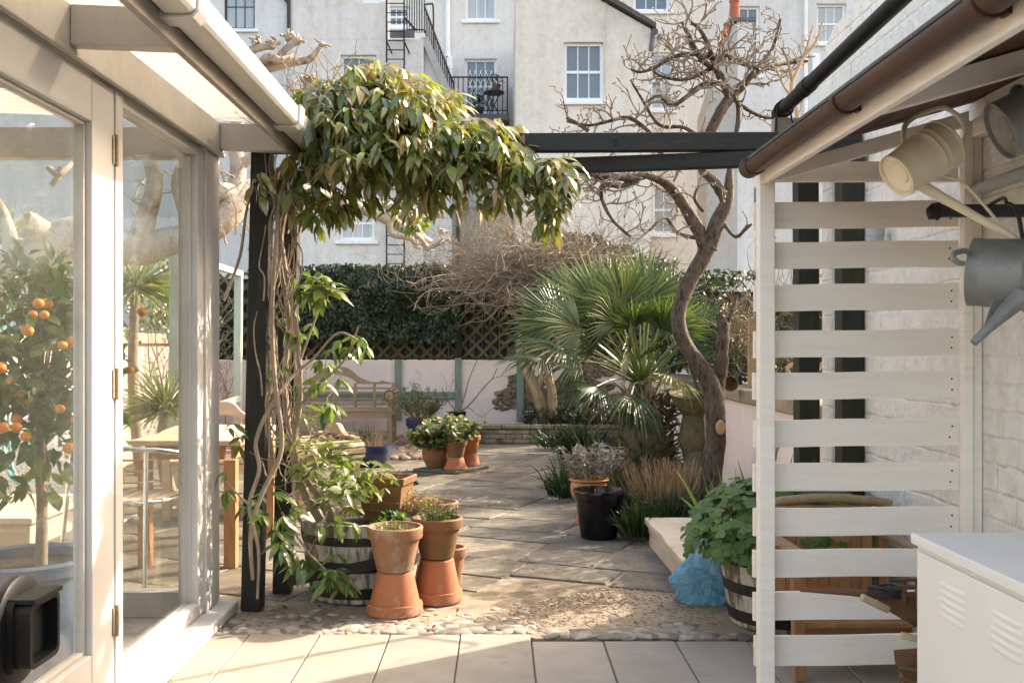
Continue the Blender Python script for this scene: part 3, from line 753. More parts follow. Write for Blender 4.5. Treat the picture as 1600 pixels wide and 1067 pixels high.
# fixed side window
mb = MB(); gx0, gx1 = -1.435, FX-.012
mb.box(gx0,gx1,4.53,4.618,.06,2.203); mb.box(gx0,gx1,3.602,3.622,.06,2.203)
mb.box(gx0,gx1,3.624,4.528,.06,.125); mb.box(gx0,gx1,3.624,4.528,2.162,2.203)
mb.box(gx0-.012,gx1-.03,3.624,3.634,.127,2.16); mb.box(gx0-.012,gx1-.03,4.518,4.528,.127,2.16)
wf = mb.build('window', wp, cx, bevel=.004)
mb = MB(); mb.box(-1.412,-1.406,3.6235,4.5285,.1262,2.161); mb.build('pane', M['glass'], wf)
def door(y0, y1, flap):
    mb = MB(); a, b = -1.43, FX-.004
    mb.box(a,b,y1-.19,y1,.062,2.2); mb.box(a,b,y0,y0+.13,.062,2.2)
    mb.box(a,b,y0+.132,y1-.192,.062,.26); mb.box(a,b,y0+.132,y1-.192,2.045,2.2)
    d = mb.build('door', wp, cx, bevel=.005)
    mb = MB()
    e = .014
    for (p,q,r_,s_) in ((y1-.192-e,y1-.1922,.262,2.043),(y0+.1322,y0+.132+e,.262,2.043)): mb.box(a+.012,b-.022,p,q,r_,s_)
    mb.box(a+.012,b-.022,y0+.132+e,y1-.192-e,.2605,.2605+e); mb.box(a+.012,b-.022,y0+.132+e,y1-.192-e,2.0445-e,2.0445)
    mb.build('glazing_bead', M['old_paint'], d, bevel=.003)
    mb = MB(); mb.box(-1.408,-1.402,y0+.147,y1-.207,.2755,2.0295); mb.build('pane', M['glass'], d)
    if flap:
        for zc in (wz(235,3.52),wz(600,3.52),wz(970,3.52)):
            mb = MB()
            for k in range(5): mb.tube([(V((FX+.004,y1+.004,zc-.055+k*.0225)),.0075),(V((FX+.004,y1+.004,zc-.034+k*.0225)),.0075)],10)
            mb.box(FX-.003,FX+.001,y1-.02,y1+.03,zc-.05,zc+.05)
            mb.build('hinge', M['brass'], d)
        mb = MB(); c = V((-1.40,2.885,.475))
        MX = Matrix.Translation(c) @ Matrix.Rotation(R(90),4,'Y')
        mb.lathe([(.0,-.02),(.152,-.02),(.155,-.012),(.155,.012),(.147,.018),(.11,.02),(0,.02)], 40, M=MX)
        # rounded square tunnel standing out of the disc
        def rr(h, cz=.0, r=.03, n=6):
            o = []
            for qx,qy,a0 in ((1,1,0),(-1,1,90),(-1,-1,180),(1,-1,270)):
                for k in range(n+1):
                    t_ = R(a0+90*k/n); o.append((qx*(h-r)+r*math.cos(t_), qy*(h-r)+r*math.sin(t_)))
            return o
        oc = rr(.094, r=.028); ic = rr(.079, r=.02); n = len(oc)
        for hh0,hh1,ring in ((.02,.04,rr(.106,r=.032)),(.04,.085,oc)):
            vs = [(c.x+hh0,c.y+p[0],c.z+p[1]) for p in ring]+[(c.x+hh1,c.y+p[0],c.z+p[1]) for p in ring]
            mb.add(vs,[(i,(i+1)%n,(i+1)%n+n,i+n) for i in range(n)])
            vs2 = [(c.x+hh1,c.y+p[0],c.z+p[1]) for p in ring]+[(c.x+hh1,c.y+p[0],c.z+p[1]) for p in ic]
            mb.add(vs2,[(i,(i+1)%n,(i+1)%n+n,i+n) for i in range(n)])
        vs = [(c.x+.085,c.y+p[0],c.z+p[1]) for p in ic]+[(c.x+.022,c.y+p[0],c.z+p[1]) for p in ic]
        mb.add(vs,[(i,i+n,(i+1)%n+n,(i+1)%n) for i in range(n)])
        mb.box(c.x+.045,c.x+.05,c.y-.075,c.y+.075,c.z-.074,c.z+.074)
        mb.box(c.x+.0,c.x+.096,c.y-.088,c.y+.088,c.z+.0945,c.z+.107)
        mb.build('cat_flap', M['black_plastic'], d, angle=35)
door(2.55, 3.526, True)
door(1.55, 2.545, False)
bx('side_post', wp, (-1.47,FX,1.2,1.547,.058,2.203))
# far end: glazed frame facing the garden
mb = MB(); EY0, EY1 = 4.74, 4.83
mb.box(-4.6,-1.492,EY0,EY1,2.19,2.335); mb.box(-4.6,-1.492,EY0,EY1,.0,.12)
for x in (-2.98,-4.55): mb.box(x-.035,x+.035,EY0+.002,EY1-.002,.122,2.188)
ef = mb.build('end_frame', wp, cx, bevel=.004)
mb = MB(); mb.box(-4.5,-1.51,4.78,4.786,.11,2.195); mb.build('pane', M['glass_clear'], ef)
mb = MB(); mb.box(-4.72,-4.62,1.2,4.83,.0,2.45); mb.build('back_wall', wp, cx)
# roof
def roofz(x): return 2.368+(-.95-x)*.035
mb = MB(); ny = 440; xs = [-.93,-1.2,-1.5,-2.3,-3.2,-4.65]; vs = []
for j in range(ny+1):
    y = 1.15+j*(4.88-1.15)/ny
    for x in xs: vs.append((x,y,roofz(x)+.012+.011*math.cos(2*math.pi*y/.076)))
m_ = len(xs); mb.add(vs,[(j*m_+i,j*m_+i+1,(j+1)*m_+i+1,(j+1)*m_+i) for j in range(ny) for i in range(m_-1)])
mb.build('roof_sheet', M['corrugated'], cx, angle=80)
for y in (1.5,3.1,4.765):
    mb = MB(); mb.prism([(-1.336,2.235),(-1.002,2.222),(-1.002,2.345),(-1.336,2.36)], 'y', y, y+.06)
    mb.build('rafter', M['old_paint'], cx, bevel=.003)
for y in (2.2,3.6):
    mb = MB(); mb.box(-4.6,-1.48,y,y+.055,2.24,2.36); mb.build('rafter', wp, cx, bevel=.003)
bx('fascia', M['fascia_grey'], (-1.0,-.976,1.15,4.86,2.2,2.352))
mb = MB()
pr = [(-.974,2.338),(-.974,2.262),(-.962,2.25),(-.885,2.25),(-.872,2.262),(-.868,2.325),(-.873,2.33),(-.880,2.262),(-.89,2.256),(-.957,2.256),(-.966,2.266),(-.966,2.338)]
mb.prism(pr,'y',1.15,4.87)
mb.prism([(-.973,2.2505),(-.869,2.2505),(-.866,2.33),(-.973,2.33)],'y',4.8705,4.878)
for y in (2.86,4.3):
    e = .006
    mb.prism([(-.985,2.345),(-.985,2.252-e*2),(-.962,2.25-e*2),(-.882,2.25-e*2),(-.868+e,2.26),(-.862+e,2.335),(-.868,2.335),(-.872,2.262),(-.885,2.249),(-.962,2.249),(-.9745,2.262),(-.9745,2.345)],'y',y,y+.085)
mb.build('gutter', M['gutter_white'], cx, bevel=.003)
# ---------------------------------------------------------------- pergola
pg = thing('pergola', 'black stained timber pergola with two long beams crossing the garden', 'pergola', (0.2,4.95,0))
def post(name, a, b, w, mat):
    mb = MB(); mb.bar(a,b,w,w,(0,1,0)); return mb.build(name, mat, pg, bevel=.005)
post('post', V((wx(395,4.9),4.9,0)), V((wx(411,4.9),4.9,2.24)), .097, M['black_wood'])
post('post', V((wx(442,5.22),5.22,0)), V((wx(455,5.22),5.22,2.15)), .092, M['black_wood'])
post('post', V((1.724,4.9,0)), V((1.722,4.9,2.24)), .108, M['mossy_wood'])
post('post', V((1.64,5.3,0)), V((1.63,5.3,2.44)), .11, M['mossy_wood'])
mb = MB(); mb.bar((-1.19,4.9,2.283),(1.775,4.9,2.297),.07,.088,(0,0,1)); mb.build('beam', M['beam_wood'], pg, bevel=.005)
mb = MB(); mb.bar((-1.3,5.24,2.18),(1.76,4.82,2.214),.065,.075,(0,0,1)); mb.build('beam', M['beam_wood'], pg, bevel=.005)
mb = MB(); mb.bar((1.49,5.42,2.485),(1.78,5.42,2.485),.07,.085,(0,0,1)); mb.build('top_plate', M['grey_timber'], pg, bevel=.006)
for x,z in ((-.57,2.245),(-.57,2.268),(.18,2.245),(.18,2.268)):
    mb = MB(); mb.tube([(V((x+.39,4.866,z+.03)),.006),(V((x+.39,4.859,z+.03)),.006)],10); mb.build('bolt', M['rust'], pg)
# ---------------------------------------------------------------- slatted screen
SY = 3.7; k = SY/S
sc_ = thing('slatted_screen', 'white painted screen of wide horizontal slats below the lean-to roof', 'screen', (1.37,SY,0))
sp = M['slat_paint']
mb = MB(); mb.box(wx(1181,SY),wx(1205,SY),SY-.055,SY-.002,0,1.91); mb.build('post', sp, sc_, bevel=.004)
mb = MB(); mb.box(wx(1499,SY),1.745,SY-.04,SY+.0,0,2.12); mb.box(1.747,1.783,SY-.03,SY+.02,0,2.12); mb.build('post', sp, sc_, bevel=.004)
tops = [317,379,445,517.5,583,657,725,795,860,926,995]
for i,tp in enumerate(tops):
    z1 = wz(tp,SY); z0 = wz(tp+(41,41,41.5,42,42,42,43,43,42,43.5,46)[i],SY); r1 = rnd.uniform(0,.008)
    mb = MB(); xl, xr = wx(1178.5,SY)+rnd.uniform(-.003,.003), wx(1498.4,SY)
    dz = .008+rnd.uniform(-.003,.003)
    n = 12; vs = []
    for j in range(n+1):
        t_ = j/n; x = xl+(xr-xl)*t_; w_ = .0012*math.sin(t_*9+i*2)
        for (yy,zz) in ((SY+.002,z0),(SY+.022,z0),(SY+.022,z1),(SY+.002,z1)): vs.append((x,yy,zz+dz*(t_)+w_))
    mb.add(vs,[(4*j+a,4*j+4+a,4*j+4+(a+1)%4,4*j+(a+1)%4) for j in range(n) for a in range(4)]+[(3,2,1,0),(4*n,4*n+1,4*n+2,4*n+3)])
    mb.mi = 1
    for xs_ in (xl+.045,xl+.05,xr-.03):
        for zq in ((z0*.7+z1*.3),(z0*.3+z1*.7)):
            xq = xs_+rnd.uniform(-.006,.006); mb.tube([(V((xq,SY+.0025,zq+dz*(xq-xl)/(xr-xl))),.004),(V((xq,SY+.0008,zq+dz*(xq-xl)/(xr-xl))),.0035)],8)
    mb.build('slat', [sp, M['rust']], sc_)
mb = MB(); mb.box(wx(1206,SY),wx(1498.4,SY),SY+.001,SY+.024,wz(284,SY),wz(252,SY)); mb.build('top_rail', sp, sc_, bevel=.004)
# ---------------------------------------------------------------- lean-to roof
le = thing('lean_to_roof', 'lean-to roof of dark boards with white rafters and brown gutter against the white brick wall', 'roof', (1.4,2.6,1.9))
rz_ = lambda x: 1.978+(x-.98)*.285
YR0, YR1 = 1.74, 3.74
mb = MB()
y = YR0
while y < YR1-.01:
    L = .135; e = rnd.uniform(0,.004)
    mb.prism([(.955,rz_(.955)+e),(1.78,rz_(1.78)+e),(1.78,rz_(1.78)+.022+e),(.955,rz_(.955)+.022+e)],'y',y+.002,min(y+L,YR1)-.002); y += L
mb.build('roof_board', M['roof_board'], le)
mb = MB(); mb.prism([(.935,rz_(.935)+.03),(1.782,rz_(1.782)+.03),(1.782,rz_(1.782)+.04),(.935,rz_(.935)+.04)],'y',YR0-.02,YR1+.03); mb.build('roof_felt', M['slate'], le)
mb = MB(); mb.box(.955,.979,YR0,YR1+.01,1.885,1.975); mb.build('fascia', M['slat_paint'], le, bevel=.004)
def rafter(y0, y1, dep=.075, name='rafter', mat='slat_paint', top=.003):
    mb = MB(); mb.prism([(.981,rz_(.981)-dep),(1.72,rz_(1.72)-dep),(1.72,rz_(1.72)-top),(.981,rz_(.981)-top)],'y',y0,y1)
    mb.build(name, M[mat], le, bevel=.003)
rafter(3.64,3.69,.09,top=.035); rafter(2.70,2.75,.068); rafter(1.76,1.81,.068)
mb = MB(); mb.box(1.735,1.782,YR0,3.655,2.06,2.125); mb.build('ledger', M['slat_paint'], le, bevel=.004)
mb = MB(); c = V((.915,0,1.945)); prf = []
for kk in range(13):
    t_ = R(180+15*kk); prf.append((c.x+.052*math.cos(t_), c.z+.052*math.sin(t_)))
for kk in range(12,-1,-1):
    t_ = R(180+15*kk); prf.append((c.x+.047*math.cos(t_), c.z+.047*math.sin(t_)))
# half-round strips instead of one concave face
def trough(mb, y0, y1, ro, ri):
    n = 14; vs = []
    for y in (y0,y1):
        for rr_ in (ro,ri):
            for kk in range(n+1):
                t_ = R(170+200*kk/n); vs.append((c.x+rr_*math.cos(t_), y, c.z+rr_*math.sin(t_)))
    m_ = n+1
    for i in range(n):
        mb.f += []
    b0 = len(mb.v); 
    fs = []
    for i in range(n):
        fs += [(i,i+1,2*m_+i+1,2*m_+i),(m_+i+1,m_+i,3*m_+i,3*m_+i+1),(i+1,i,m_+i,m_+i+1),(2*m_+i,2*m_+i+1,3*m_+i+1,3*m_+i)]
    fs += [(0,2*m_,3*m_,m_),(n,m_+n,3*m_+n,2*m_+n)]
    mb.add(vs, fs)
trough(mb, YR0, 3.63, .034, .031)
trough(mb, 3.56, 3.635, .039, .0345)
mb.lathe([(0,0),(.037,0),(.038,.012),(0,.014)], 24, M=Matrix.Translation((c.x,3.6355,c.z)) @ Matrix.Rotation(R(-90),4,'X'))
gu = mb.build('gutter', M['brown_plastic'], le)
for y in (2.62,1.85):
    mb = MB(); trough(mb, y, y+.03, .04, .035); mb.box(c.x+.030,.9545,y,y+.03,1.915,1.95); mb.build('bracket', M['brown_plastic'], gu)
# black pipe lashed above the roof
mb = MB(); pz = 2.605
mb.tube([(V((1.545,5.52,2.577)),.037),(V((1.545,5.5,2.577)),.037),(V((1.52,2.4,2.65)),.035)], 20)
for y in (5.05,):
    mb.tube([(V((1.541,y,2.588)),.042),(V((1.541,y-.12,2.591)),.042)], 20)
pp = mb.build('drainpipe', M['black_plastic'], at=(1.54,4,2.6)); tag(pp, 'long black plastic pipe lashed to a timber above the brown gutter', 'pipe')
mb = MB()
for y in (5.43,5.37):
    mb.tube([(V((1.545+.043*math.cos(R(t_)),y+.004*math.sin(R(t_*2)),2.577+.043*math.sin(R(t_)))),.006) for t_ in range(0,361,20)],6)
mb.tube(smooth([(V((1.50,5.375,2.56)),.006),(V((1.49,5.37,2.4)),.006),(V((1.50,5.36,2.2)),.005)],4),6)
mb.tube(smooth([(V((1.57,5.37,2.56)),.006),(V((1.60,5.365,2.42)),.006),(V((1.62,5.37,2.36)),.006),(V((1.6,5.37,2.5)),.005)],4),6)
mb.build('cable_tie', M['black_plastic'], pp)
# grey pole along the white wall
mb = MB(); mb.tube([(V((1.745,3.665,1.865)),.021),(V((1.745,1.6,1.905)),.021)],14)
o = mb.build('wall_pipe', M['pvc_grey'], at=(1.745,2.8,1.88)); tag(o, 'thin grey pipe fixed along the white brick wall behind the cream watering can', 'pipe')
mb = MB(); mb.tube([(V((1.72,4.55,1.70)),.038),(V((1.72,4.55,1.795)),.038)],18); mb.tube([(V((1.72,4.55,1.795)),.042),(V((1.72,4.55,1.83)),.042)],18)
mb.tube(smooth([(V((1.72,4.55,1.73)),.03),(V((1.80,4.55,1.72)),.03),(V((1.83,4.55,1.745)),.034)],4),14)
o = mb.build('drainpipe', M['pvc_grey'], at=(1.74,4.55,1.7)); tag(o, 'short grey pipe elbow on the white wall seen between two slats of the screen', 'pipe')
# bracket arm
mb = MB(); mb.box(1.40,1.784,3.16,3.19,1.705,1.745); o = mb.build('bracket_arm', M['iron'], at=(1.6,3.17,1.72), bevel=.004)
tag(o, 'black iron bracket arm sticking out of the white brick wall with a rusty end', 'bracket')
mb = MB(); mb.box(1.385,1.402,3.157,3.193,1.70,1.75); mb.blob((1.385,3.175,1.722),(.022,.018,.028),1,.5); mb.build('rusty_end', M['rust'], o)
# ---------------------------------------------------------------- watering cans
def frame_to(axis, up=(0,0,1)):
    z = V(axis).normalized(); x = V(up).cross(z)
    if x.length < 1e-4: x = V((1,0,0))
    x.normalize(); y = z.cross(x)
    return Matrix((x,y,z)).transposed()
def can(name, label, mat, base, axis, rad, h, taper, spout, handle, rim=True, brace=None):
    A = V(axis).normalized(); B = V(base)
    t = thing(name, label, 'watering can', B)
    MM = Matrix.Translation(B) @ frame_to(A).to_4x4()
    mb = MB(); r1 = rad*taper
    prof = [(0,.012),(rad*.45,.012),(rad*.5,.016),(rad*.80,.006),(rad*.95,.012),(rad*.985,0),(rad*1.02,.0),(rad*1.02,.012),(rad,.016)]
    for k_ in range(1,8):
        f = k_/8; prof.append((rad+(r1-rad)*f, .016+(h-.016)*f))
        if k_ in (5,6): prof += [(rad+(r1-rad)*f+.004, .016+(h-.016)*f+.004),(rad+(r1-rad)*f, .016+(h-.016)*f+.008)]
    prof += [(r1,h),(r1+.004,h+.003),(r1+.004,h+.008),(r1-.003,h+.008),(r1-.004,h-.02)]
    mb.lathe(prof, 40, M=MM)
    mb.build('body', mat, t)
    mb = MB(); mb.tube(smooth([(V(p),r) for p,r in spout],4),14); mb.build('spout', mat, t)
    mb = MB()
    pts = smooth([(V(p),.008) for p in handle],6); sd = 0
    mb.tube(pts,8); mb.build('handle', mat, t)
    if brace:
        mb = MB(); mb.tube(smooth([(V(p),.0045) for p in brace],4),6); mb.build('brace', mat, t)
    return t
Y = 3.0
b0 = W(1400,276,2.93); 
can('watering_can', 'chipped cream enamel watering can hanging tilted under the lean-to roof', M['cream_enamel'], b0, (.80,.15,.52), .066, .178, 1.16,
    [(W(1428,283,2.96),.020),(W(1450,296,2.97),.017),(W(1520,336,2.95),.0125),(W(1612,388,2.88),.0095)],
    [W(1413,236,2.93),W(1412,205,2.97),W(1420,190,3.0),W(1445,176,3.03),W(1475,169,3.06),W(1500,185,3.08),W(1509,208,3.08),W(1503,230,3.07),W(1497,238,3.07)],
    brace=[W(1474,276,3.02),W(1502,284,3.0),W(1535,318,2.97),W(1560,348,2.95)])
can('watering_can', 'dented galvanised watering can hanging below the cream one with its spout down', M['galvanised'], W(1518,425,2.92), (.80,-.57,-.10), .098, .22, 1.08,
    [(W(1598,462,2.76),.030),(W(1572,486,2.76),.022),(W(1545,512,2.76),.014),(W(1521,536,2.76),.0105)],
    [W(1505,412,2.80),W(1496,410,2.79),W(1489,402,2.79),W(1494,395,2.8),W(1508,392,2.82),W(1514,396,2.84)],
    brace=None)
mb = MB(); mb.bar(W(1562,455,2.83),W(1543,512,2.80),.022,.006,(0,1,0)); o = mb.build('spout_strut', M['galvanised'])
o.parent = [q for q in col.objects if q.name.startswith('watering_can')][1]; 
for v_ in o.data.vertices: v_.co = v_.co-OFF[o.parent.name]
OFF[o.name] = OFF[o.parent.name]
mb = MB(); mb.tube(smooth([(W(1573,318,2.95),.006),(W(1583,322,2.93),.006),(W(1592,340,2.9),.006),(W(1596,362,2.86),.006),(W(1600,380,2.83),.006)],5),8)
mb.tube(smooth([(V((1.58,3.2,1.75)),.006),(V((1.57,3.1,1.755)),.006),(W(1573,318,2.95),.006)],4),8)
o = mb.build('hook', M['iron'], at=W(1585,330,2.93)); tag(o, 'black iron hook holding the dented galvanised watering can', 'hook')
can('watering_can', 'grey galvanised watering can hanging highest, in the corner under the rafter', M['galvanised'], W(1563,206,2.62), (.88,-.12,.42), .078, .2, 1.1,
    [(W(1600,225,2.62),.02),(W(1630,235,2.6),.016),(W(1680,225,2.55),.01)],
    [W(1580,165,2.62),W(1581,150,2.62),W(1584,140,2.63),W(1590,137,2.64),W(1600,140,2.66),W(1612,150,2.68)])
# ---------------------------------------------------------------- locker
lk = thing('metal_locker', 'white metal locker with pressed louvres in the right corner', 'cabinet', (1.49,2.3,0))
LXF, LY1, LY0, LZ = 1.2, 2.87, 1.45, .757
mb = MB(); mb.box(LXF+.004,1.775,LY0,LY1-.004,.03,LZ-.034); mb.build('body', M['locker'], lk, bevel=.004)
mb = MB(); mb.box(LXF-.012,1.78,LY0-.01,LY1+.008,LZ-.032,LZ); mb.build('lid', M['locker'], lk, bevel=.006)
def ldoor(y0,y1,groups):
    mb = MB(); mb.box(LXF-.006,LXF+.003,y0,y1,.07,LZ-.045)
    d = mb.build('door', M['locker'], lk, bevel=.003)
    for (ga,gb) in groups:
        mb = MB()
        for k_ in range(5):
            z = .655-k_*.0205; n = 8; vs = []
            for j in range(n+1):
                t_ = j/n; b_ = min(1,math.sin(math.pi*t_)*2.2)**.6
                y = ga+(gb-ga)*t_
                vs += [(LXF-.006,y,z+.007),(LXF-.0065-.006*b_,y,z),(LXF-.006-.0055*b_,y,z-.003),(LXF-.006,y,z-.0035)]
            mb.add(vs,[(4*j+a,4*j+4+a,4*j+5+a,4*j+1+a) for j in range(n) for a in range(3)])
        mb.build('louvre', M['locker'], d, angle=60)
ldoor(2.17,2.845,((2.55,2.70),(2.27,2.42)))
ldoor(1.48,2.165,((1.93,2.08),(1.62,1.77)))
for y in (2.83,1.5):
    mb = MB(); mb.box(1.23,1.75,y-.03,y,.002,.03); mb.build('foot', M['locker'], lk)
# ---------------------------------------------------------------- model ships
def hull(mb, x0, x1, yc, beam, zdeck, depth, sheer=.03, n=14, m=8, bow=1.6):
    vs = []
    for i in range(n+1):
        t_ = i/n; x = x0+(x1-x0)*t_
        b_ = beam*.5*min(1,(1-(1-t_)**2.2))*(1 if t_ < .75 else 1-.25*((t_-.75)/.25)**2)
        b_ = max(b_,.004); zd = zdeck+sheer*(2*t_-1)**2
        dk = depth*(.35+.65*min(1,t_*bow)) 
        for j in range(m+1):
            a = math.pi*j/m
            s_ = math.cos(a)
            vs.append((x+(1-t_)*.06*(1-abs(s_)), yc+b_*math.copysign(abs(s_)**.7,s_), zd-dk*math.sin(a)**.8))
    w_ = m+1
    mb.add(vs,[(i*w_+j,i*w_+j+1,(i+1)*w_+j+1,(i+1)*w_+j) for i in range(n) for j in range(m)]+[tuple(range(n*w_,n*w_+w_))])
    mb.add(vs,[(i*w_,(i+1)*w_,(i+1)*w_+m,i*w_+m) for i in range(n)])
sh = thing('model_ship', 'weathered wooden model sailing ship with long bowsprit beside the white locker', 'model ship', (1.46,3.12,.0))
mb = MB(); hull(mb, wx(1370,3.12), 1.74, 3.12, .19, .50, .20, .03); mb.build('hull', M['ship_wood'], sh)
mb = MB()
mb.tube([(W(1250,921,3.12),.006),(W(1330,925,3.12),.011),(W(1390,932,3.12),.014),(W(1440,930,3.12),.014)],10)
mb.build('bowsprit', M['ship_wood'], sh)
mb = MB()
for yy in (3.045,3.195):
    zt_ = .552
    mb.rod((1.235,3.12+(yy-3.12)*.55,zt_),(1.72,yy,zt_),.006,6)
    for k_ in range(12):
        x = 1.25+k_*.042; yq = 3.12+(yy-3.12)*(.6+.4*min(1,k_/5)); mb.box(x-.005,x+.005,yq-.005,yq+.005,.49,.555)
    mb.rod((1.24,3.12+(yy-3.12)*.55,.525),(1.72,yy,.525),.004,6)
mb.build('railing', M['ship_wood'], sh)
mb = MB(); mb.bar(W(1346,932,3.03),W(1388,952,3.06),.022,.02,(0,1,0)); mb.build('cathead', M['ship_light'], sh, bevel=.005)
mb = MB()
for dz in (0,.012,.02):
    mb.tube([(V((wx(1382,3.1)+.048*math.cos(R(a)),3.1+.03*math.sin(R(a)),wz(917,3.1)-dz+.006*math.sin(R(a*2)))),.0055) for a in range(0,361,15)],6)
mb.build('rope_coil', M['iron'], sh)
mb = MB()
for x in (1.38,1.62):
    mb.bar((x,3.12,.42),(x,3.12,.30),.02,.03,(0,1,0)); 
mb.box(1.36,1.64,3.09,3.15,.285,.302)
for x in (1.64,): mb.box(x,x+.05,3.02,3.22,.0,.285)
mb.box(1.30,1.35,3.2,3.24,0,.285); mb.box(1.30,1.35,3.2,3.16,.27,.285)
mb.build('stand', M['ship_wood'], sh)
s2 = thing('model_boat', 'dark round-hulled wooden model boat on the floor below the sailing ship', 'model boat', (1.5,2.99,0))
mb = MB(); hull(mb, wx(1397,2.98), 1.72, 2.98, .16, .385, .24, .0, bow=3.2); mb.box(1.36,1.66,2.95,3.01,0,.155); mb.build('hull', M['ship_wood'], s2)
mb = MB(); mb.bar(W(1407,991,2.95),W(1450,1002,2.93),.018,.02,(0,1,0)); mb.build('rail', M['ship_light'], s2, bevel=.004)
mb = MB()
for z,rr_ in ((.335,.0),(.30,.0)):
    mb.tube(smooth([(V((wx(1399,2.98)+.012,2.98,z)),.006),(V((1.27,2.925,z)),.006),(V((1.4,2.897,z)),.006),(V((1.6,2.895,z)),.006)],4),6)
mb.build('moulding', M['ship_wood'], s2)
# ---------------------------------------------------------------- benches, chairs, table
def lutyens(name, label, W_, loc, rz, mat, H=1.03, D=.56):
    t = thing(name, label, 'bench' if W_ > 1 else 'chair', loc, rz, local=True)
    hw = W_/2; lw_ = .062; ST = .42; AR = .66*H/1.03
    for sx in (-1,1):
        mb = MB(); mb.box(sx*hw-lw_/2,sx*hw+lw_/2,0,lw_,0,AR-.03); mb.build('leg', mat, t, bevel=.004)
        mb = MB(); mb.box(sx*hw-lw_/2,sx*hw+lw_/2,D-lw_,D,0,.80*H/1.03); mb.build('leg', mat, t, bevel=.004)
        mb = MB(); x = sx*hw
        mb.box(x-.02,x+.02,lw_+.002,D-lw_-.002,.12,.17); mb.box(x-.022,x+.022,lw_+.002,D-lw_-.002,ST-.07,ST-.005)
        mb.build('stretcher', mat, t, bevel=.003)
        # rolled arm made of slats round two scrolls
        mb = MB(); rr_ = .075
        for yy in (-.035,D-.02):
            cz = AR-.01
            mb.lathe([(0,0),(rr_-.016,0),(rr_-.016,.045),(0,.045)],24,M=Matrix.Translation((x,yy+.045,cz)) @ Matrix.Rotation(R(90),4,'X'))
        for a in range(0,360,40):
            cxx = x+rr_*math.cos(R(a)); czz = AR-.01+rr_*math.sin(R(a))
            mb.bar((cxx,-.04,czz),(cxx,D+.02,czz),.04,.014,(math.cos(R(a)),0,math.sin(R(a))))
        mb.build('arm', mat, t, bevel=.003)
    mb = MB(); mb.box(-hw+lw_/2+.002,hw-lw_/2-.002,.004,.032,ST-.085,ST-.005); mb.box(-hw+lw_/2+.002,hw-lw_/2-.002,.02,.05,.11,.165)
    mb.build('front_rail', mat, t, bevel=.003)
    mb = MB(); n = 7
    for i in range(n):
        y0 = -.01+i*(D-.04)/n; mb.box(-hw+.0,hw-.0,y0,y0+(D-.04)/n-.012,ST,ST+.022)
    mb.build('seat', mat, t, bevel=.003)
    # back
    s_ = H/1.03; mb = MB()
    nv = 5 if W_ > 1 else 2
    for i in range(nv):
        x = -hw+W_*(i+1)/(nv+1); mb.box(x-.02,x+.02,D-.05,D-.018,ST+.025,.795*s_)
    for z in (.50,.575,.65,.725):
        mb.box(-hw+lw_/2+.002,hw-lw_/2-.002,D-.042,D-.026,z*s_-.012,z*s_+.012)
    mb.build('back_slats', mat, t, bevel=.002)
    up = []
    for i in range(61):
        u = i/60*2-1; a = abs(u)
        if a < .36: z = 1.03-.02*(a/.36)**2-.115*(a/.36)**3
        elif a < .42: z = .895-.02*((a-.36)/.06)
        elif a < .74: z = .875-.06*((a-.42)/.32)**.8+.022*math.sin((a-.42)/.32*3.14)*-1
        elif a < .78: z = .815+.018
        else: z = .833-.045*((a-.78)/.22)
        if W_ < 1: z = .80+(z-.80)*.62
        up.append((u*(hw+.02), z*s_))
    lo = []
    for i in range(61):
        u = 1-i/60*2; a = abs(u)
        z = .80 if a > .36 else .80+.13*(1-(a/.36)**2)**.7
        if W_ < 1: z = .80+(z-.80)*.3
        lo.append((u*(hw+.02), z*s_-.015))
    mb = MB(); vs = []; nn = 61
    for yy in (D-.06,D-.012):
        vs += [(p[0],yy,p[1]) for p in up]+[(p[0],yy,p[1]) for p in reversed(lo)]
    q = 2*nn
    fs = []
    for i in range(nn-1):
        fs += [(i,nn+i,nn+i+1,i+1),(q+i,q+i+1,q+nn+i+1,q+nn+i),(i,i+1,q+i+1,q+i),(nn+i,q+nn+i,q+nn+i+1,nn+i+1)]
    fs += [(0,q,q+nn,nn),(nn-1,2*nn-1,q+2*nn-1,q+nn-1)]
    mb.add(vs, fs); mb.build('crest_rail', mat, t, bevel=.004)
    return t
lutyens('garden_bench', 'weathered wooden bench with an arched carved back against the pink wall', 1.58, (wx(515,13.05)+.0,13.03,0), 0, M['teak'], H=1.0)
lutyens('garden_armchair', 'sunlit wooden armchair with rolled slat arm turned sideways beyond the black posts', .56, (-1.74,7.85,0), R(-48), M['teak'], H=.72)
lutyens('garden_armchair', 'wooden armchair with an arched back at the far side of the garden table', .66, (-2.12,7.35,0), R(6), M['teak_pale'], H=.93)
tb = thing('garden_table', 'slatted wooden garden table standing behind the conservatory glass', 'table', (-1.8,6.3,0))
mb = MB()
for i in range(8):
    y0 = 5.74+i*.1425; mb.box(-2.14,-1.49,y0,y0+.135,.715,.745)
mb.build('tabletop', M['teak_pale'], tb, bevel=.004)
mb = MB(); mb.box(-2.03,-1.60,5.80,5.825,.63,.712); mb.box(-2.03,-1.60,6.77,6.795,.63,.712); mb.box(-1.575,-1.55,5.846,6.744,.63,.712); mb.box(-2.08,-2.055,5.846,6.744,.63,.712)
mb.build('apron', M['orange_wood'], tb, bevel=.003)
for x in (-1.565,-2.065):
    for y in (5.81,6.78):
        mb = MB(); mb.box(x-.035,x+.035,y-.035,y+.035,0,.629); mb.build('leg', M['orange_wood'], tb, bevel=.004)
ch = thing('bistro_chair', 'aluminium tube bistro chair seen through the side window by the table', 'chair', (-2.02,5.55,0))
X0, Y0 = -2.04, 5.56
cm = M['chrome']
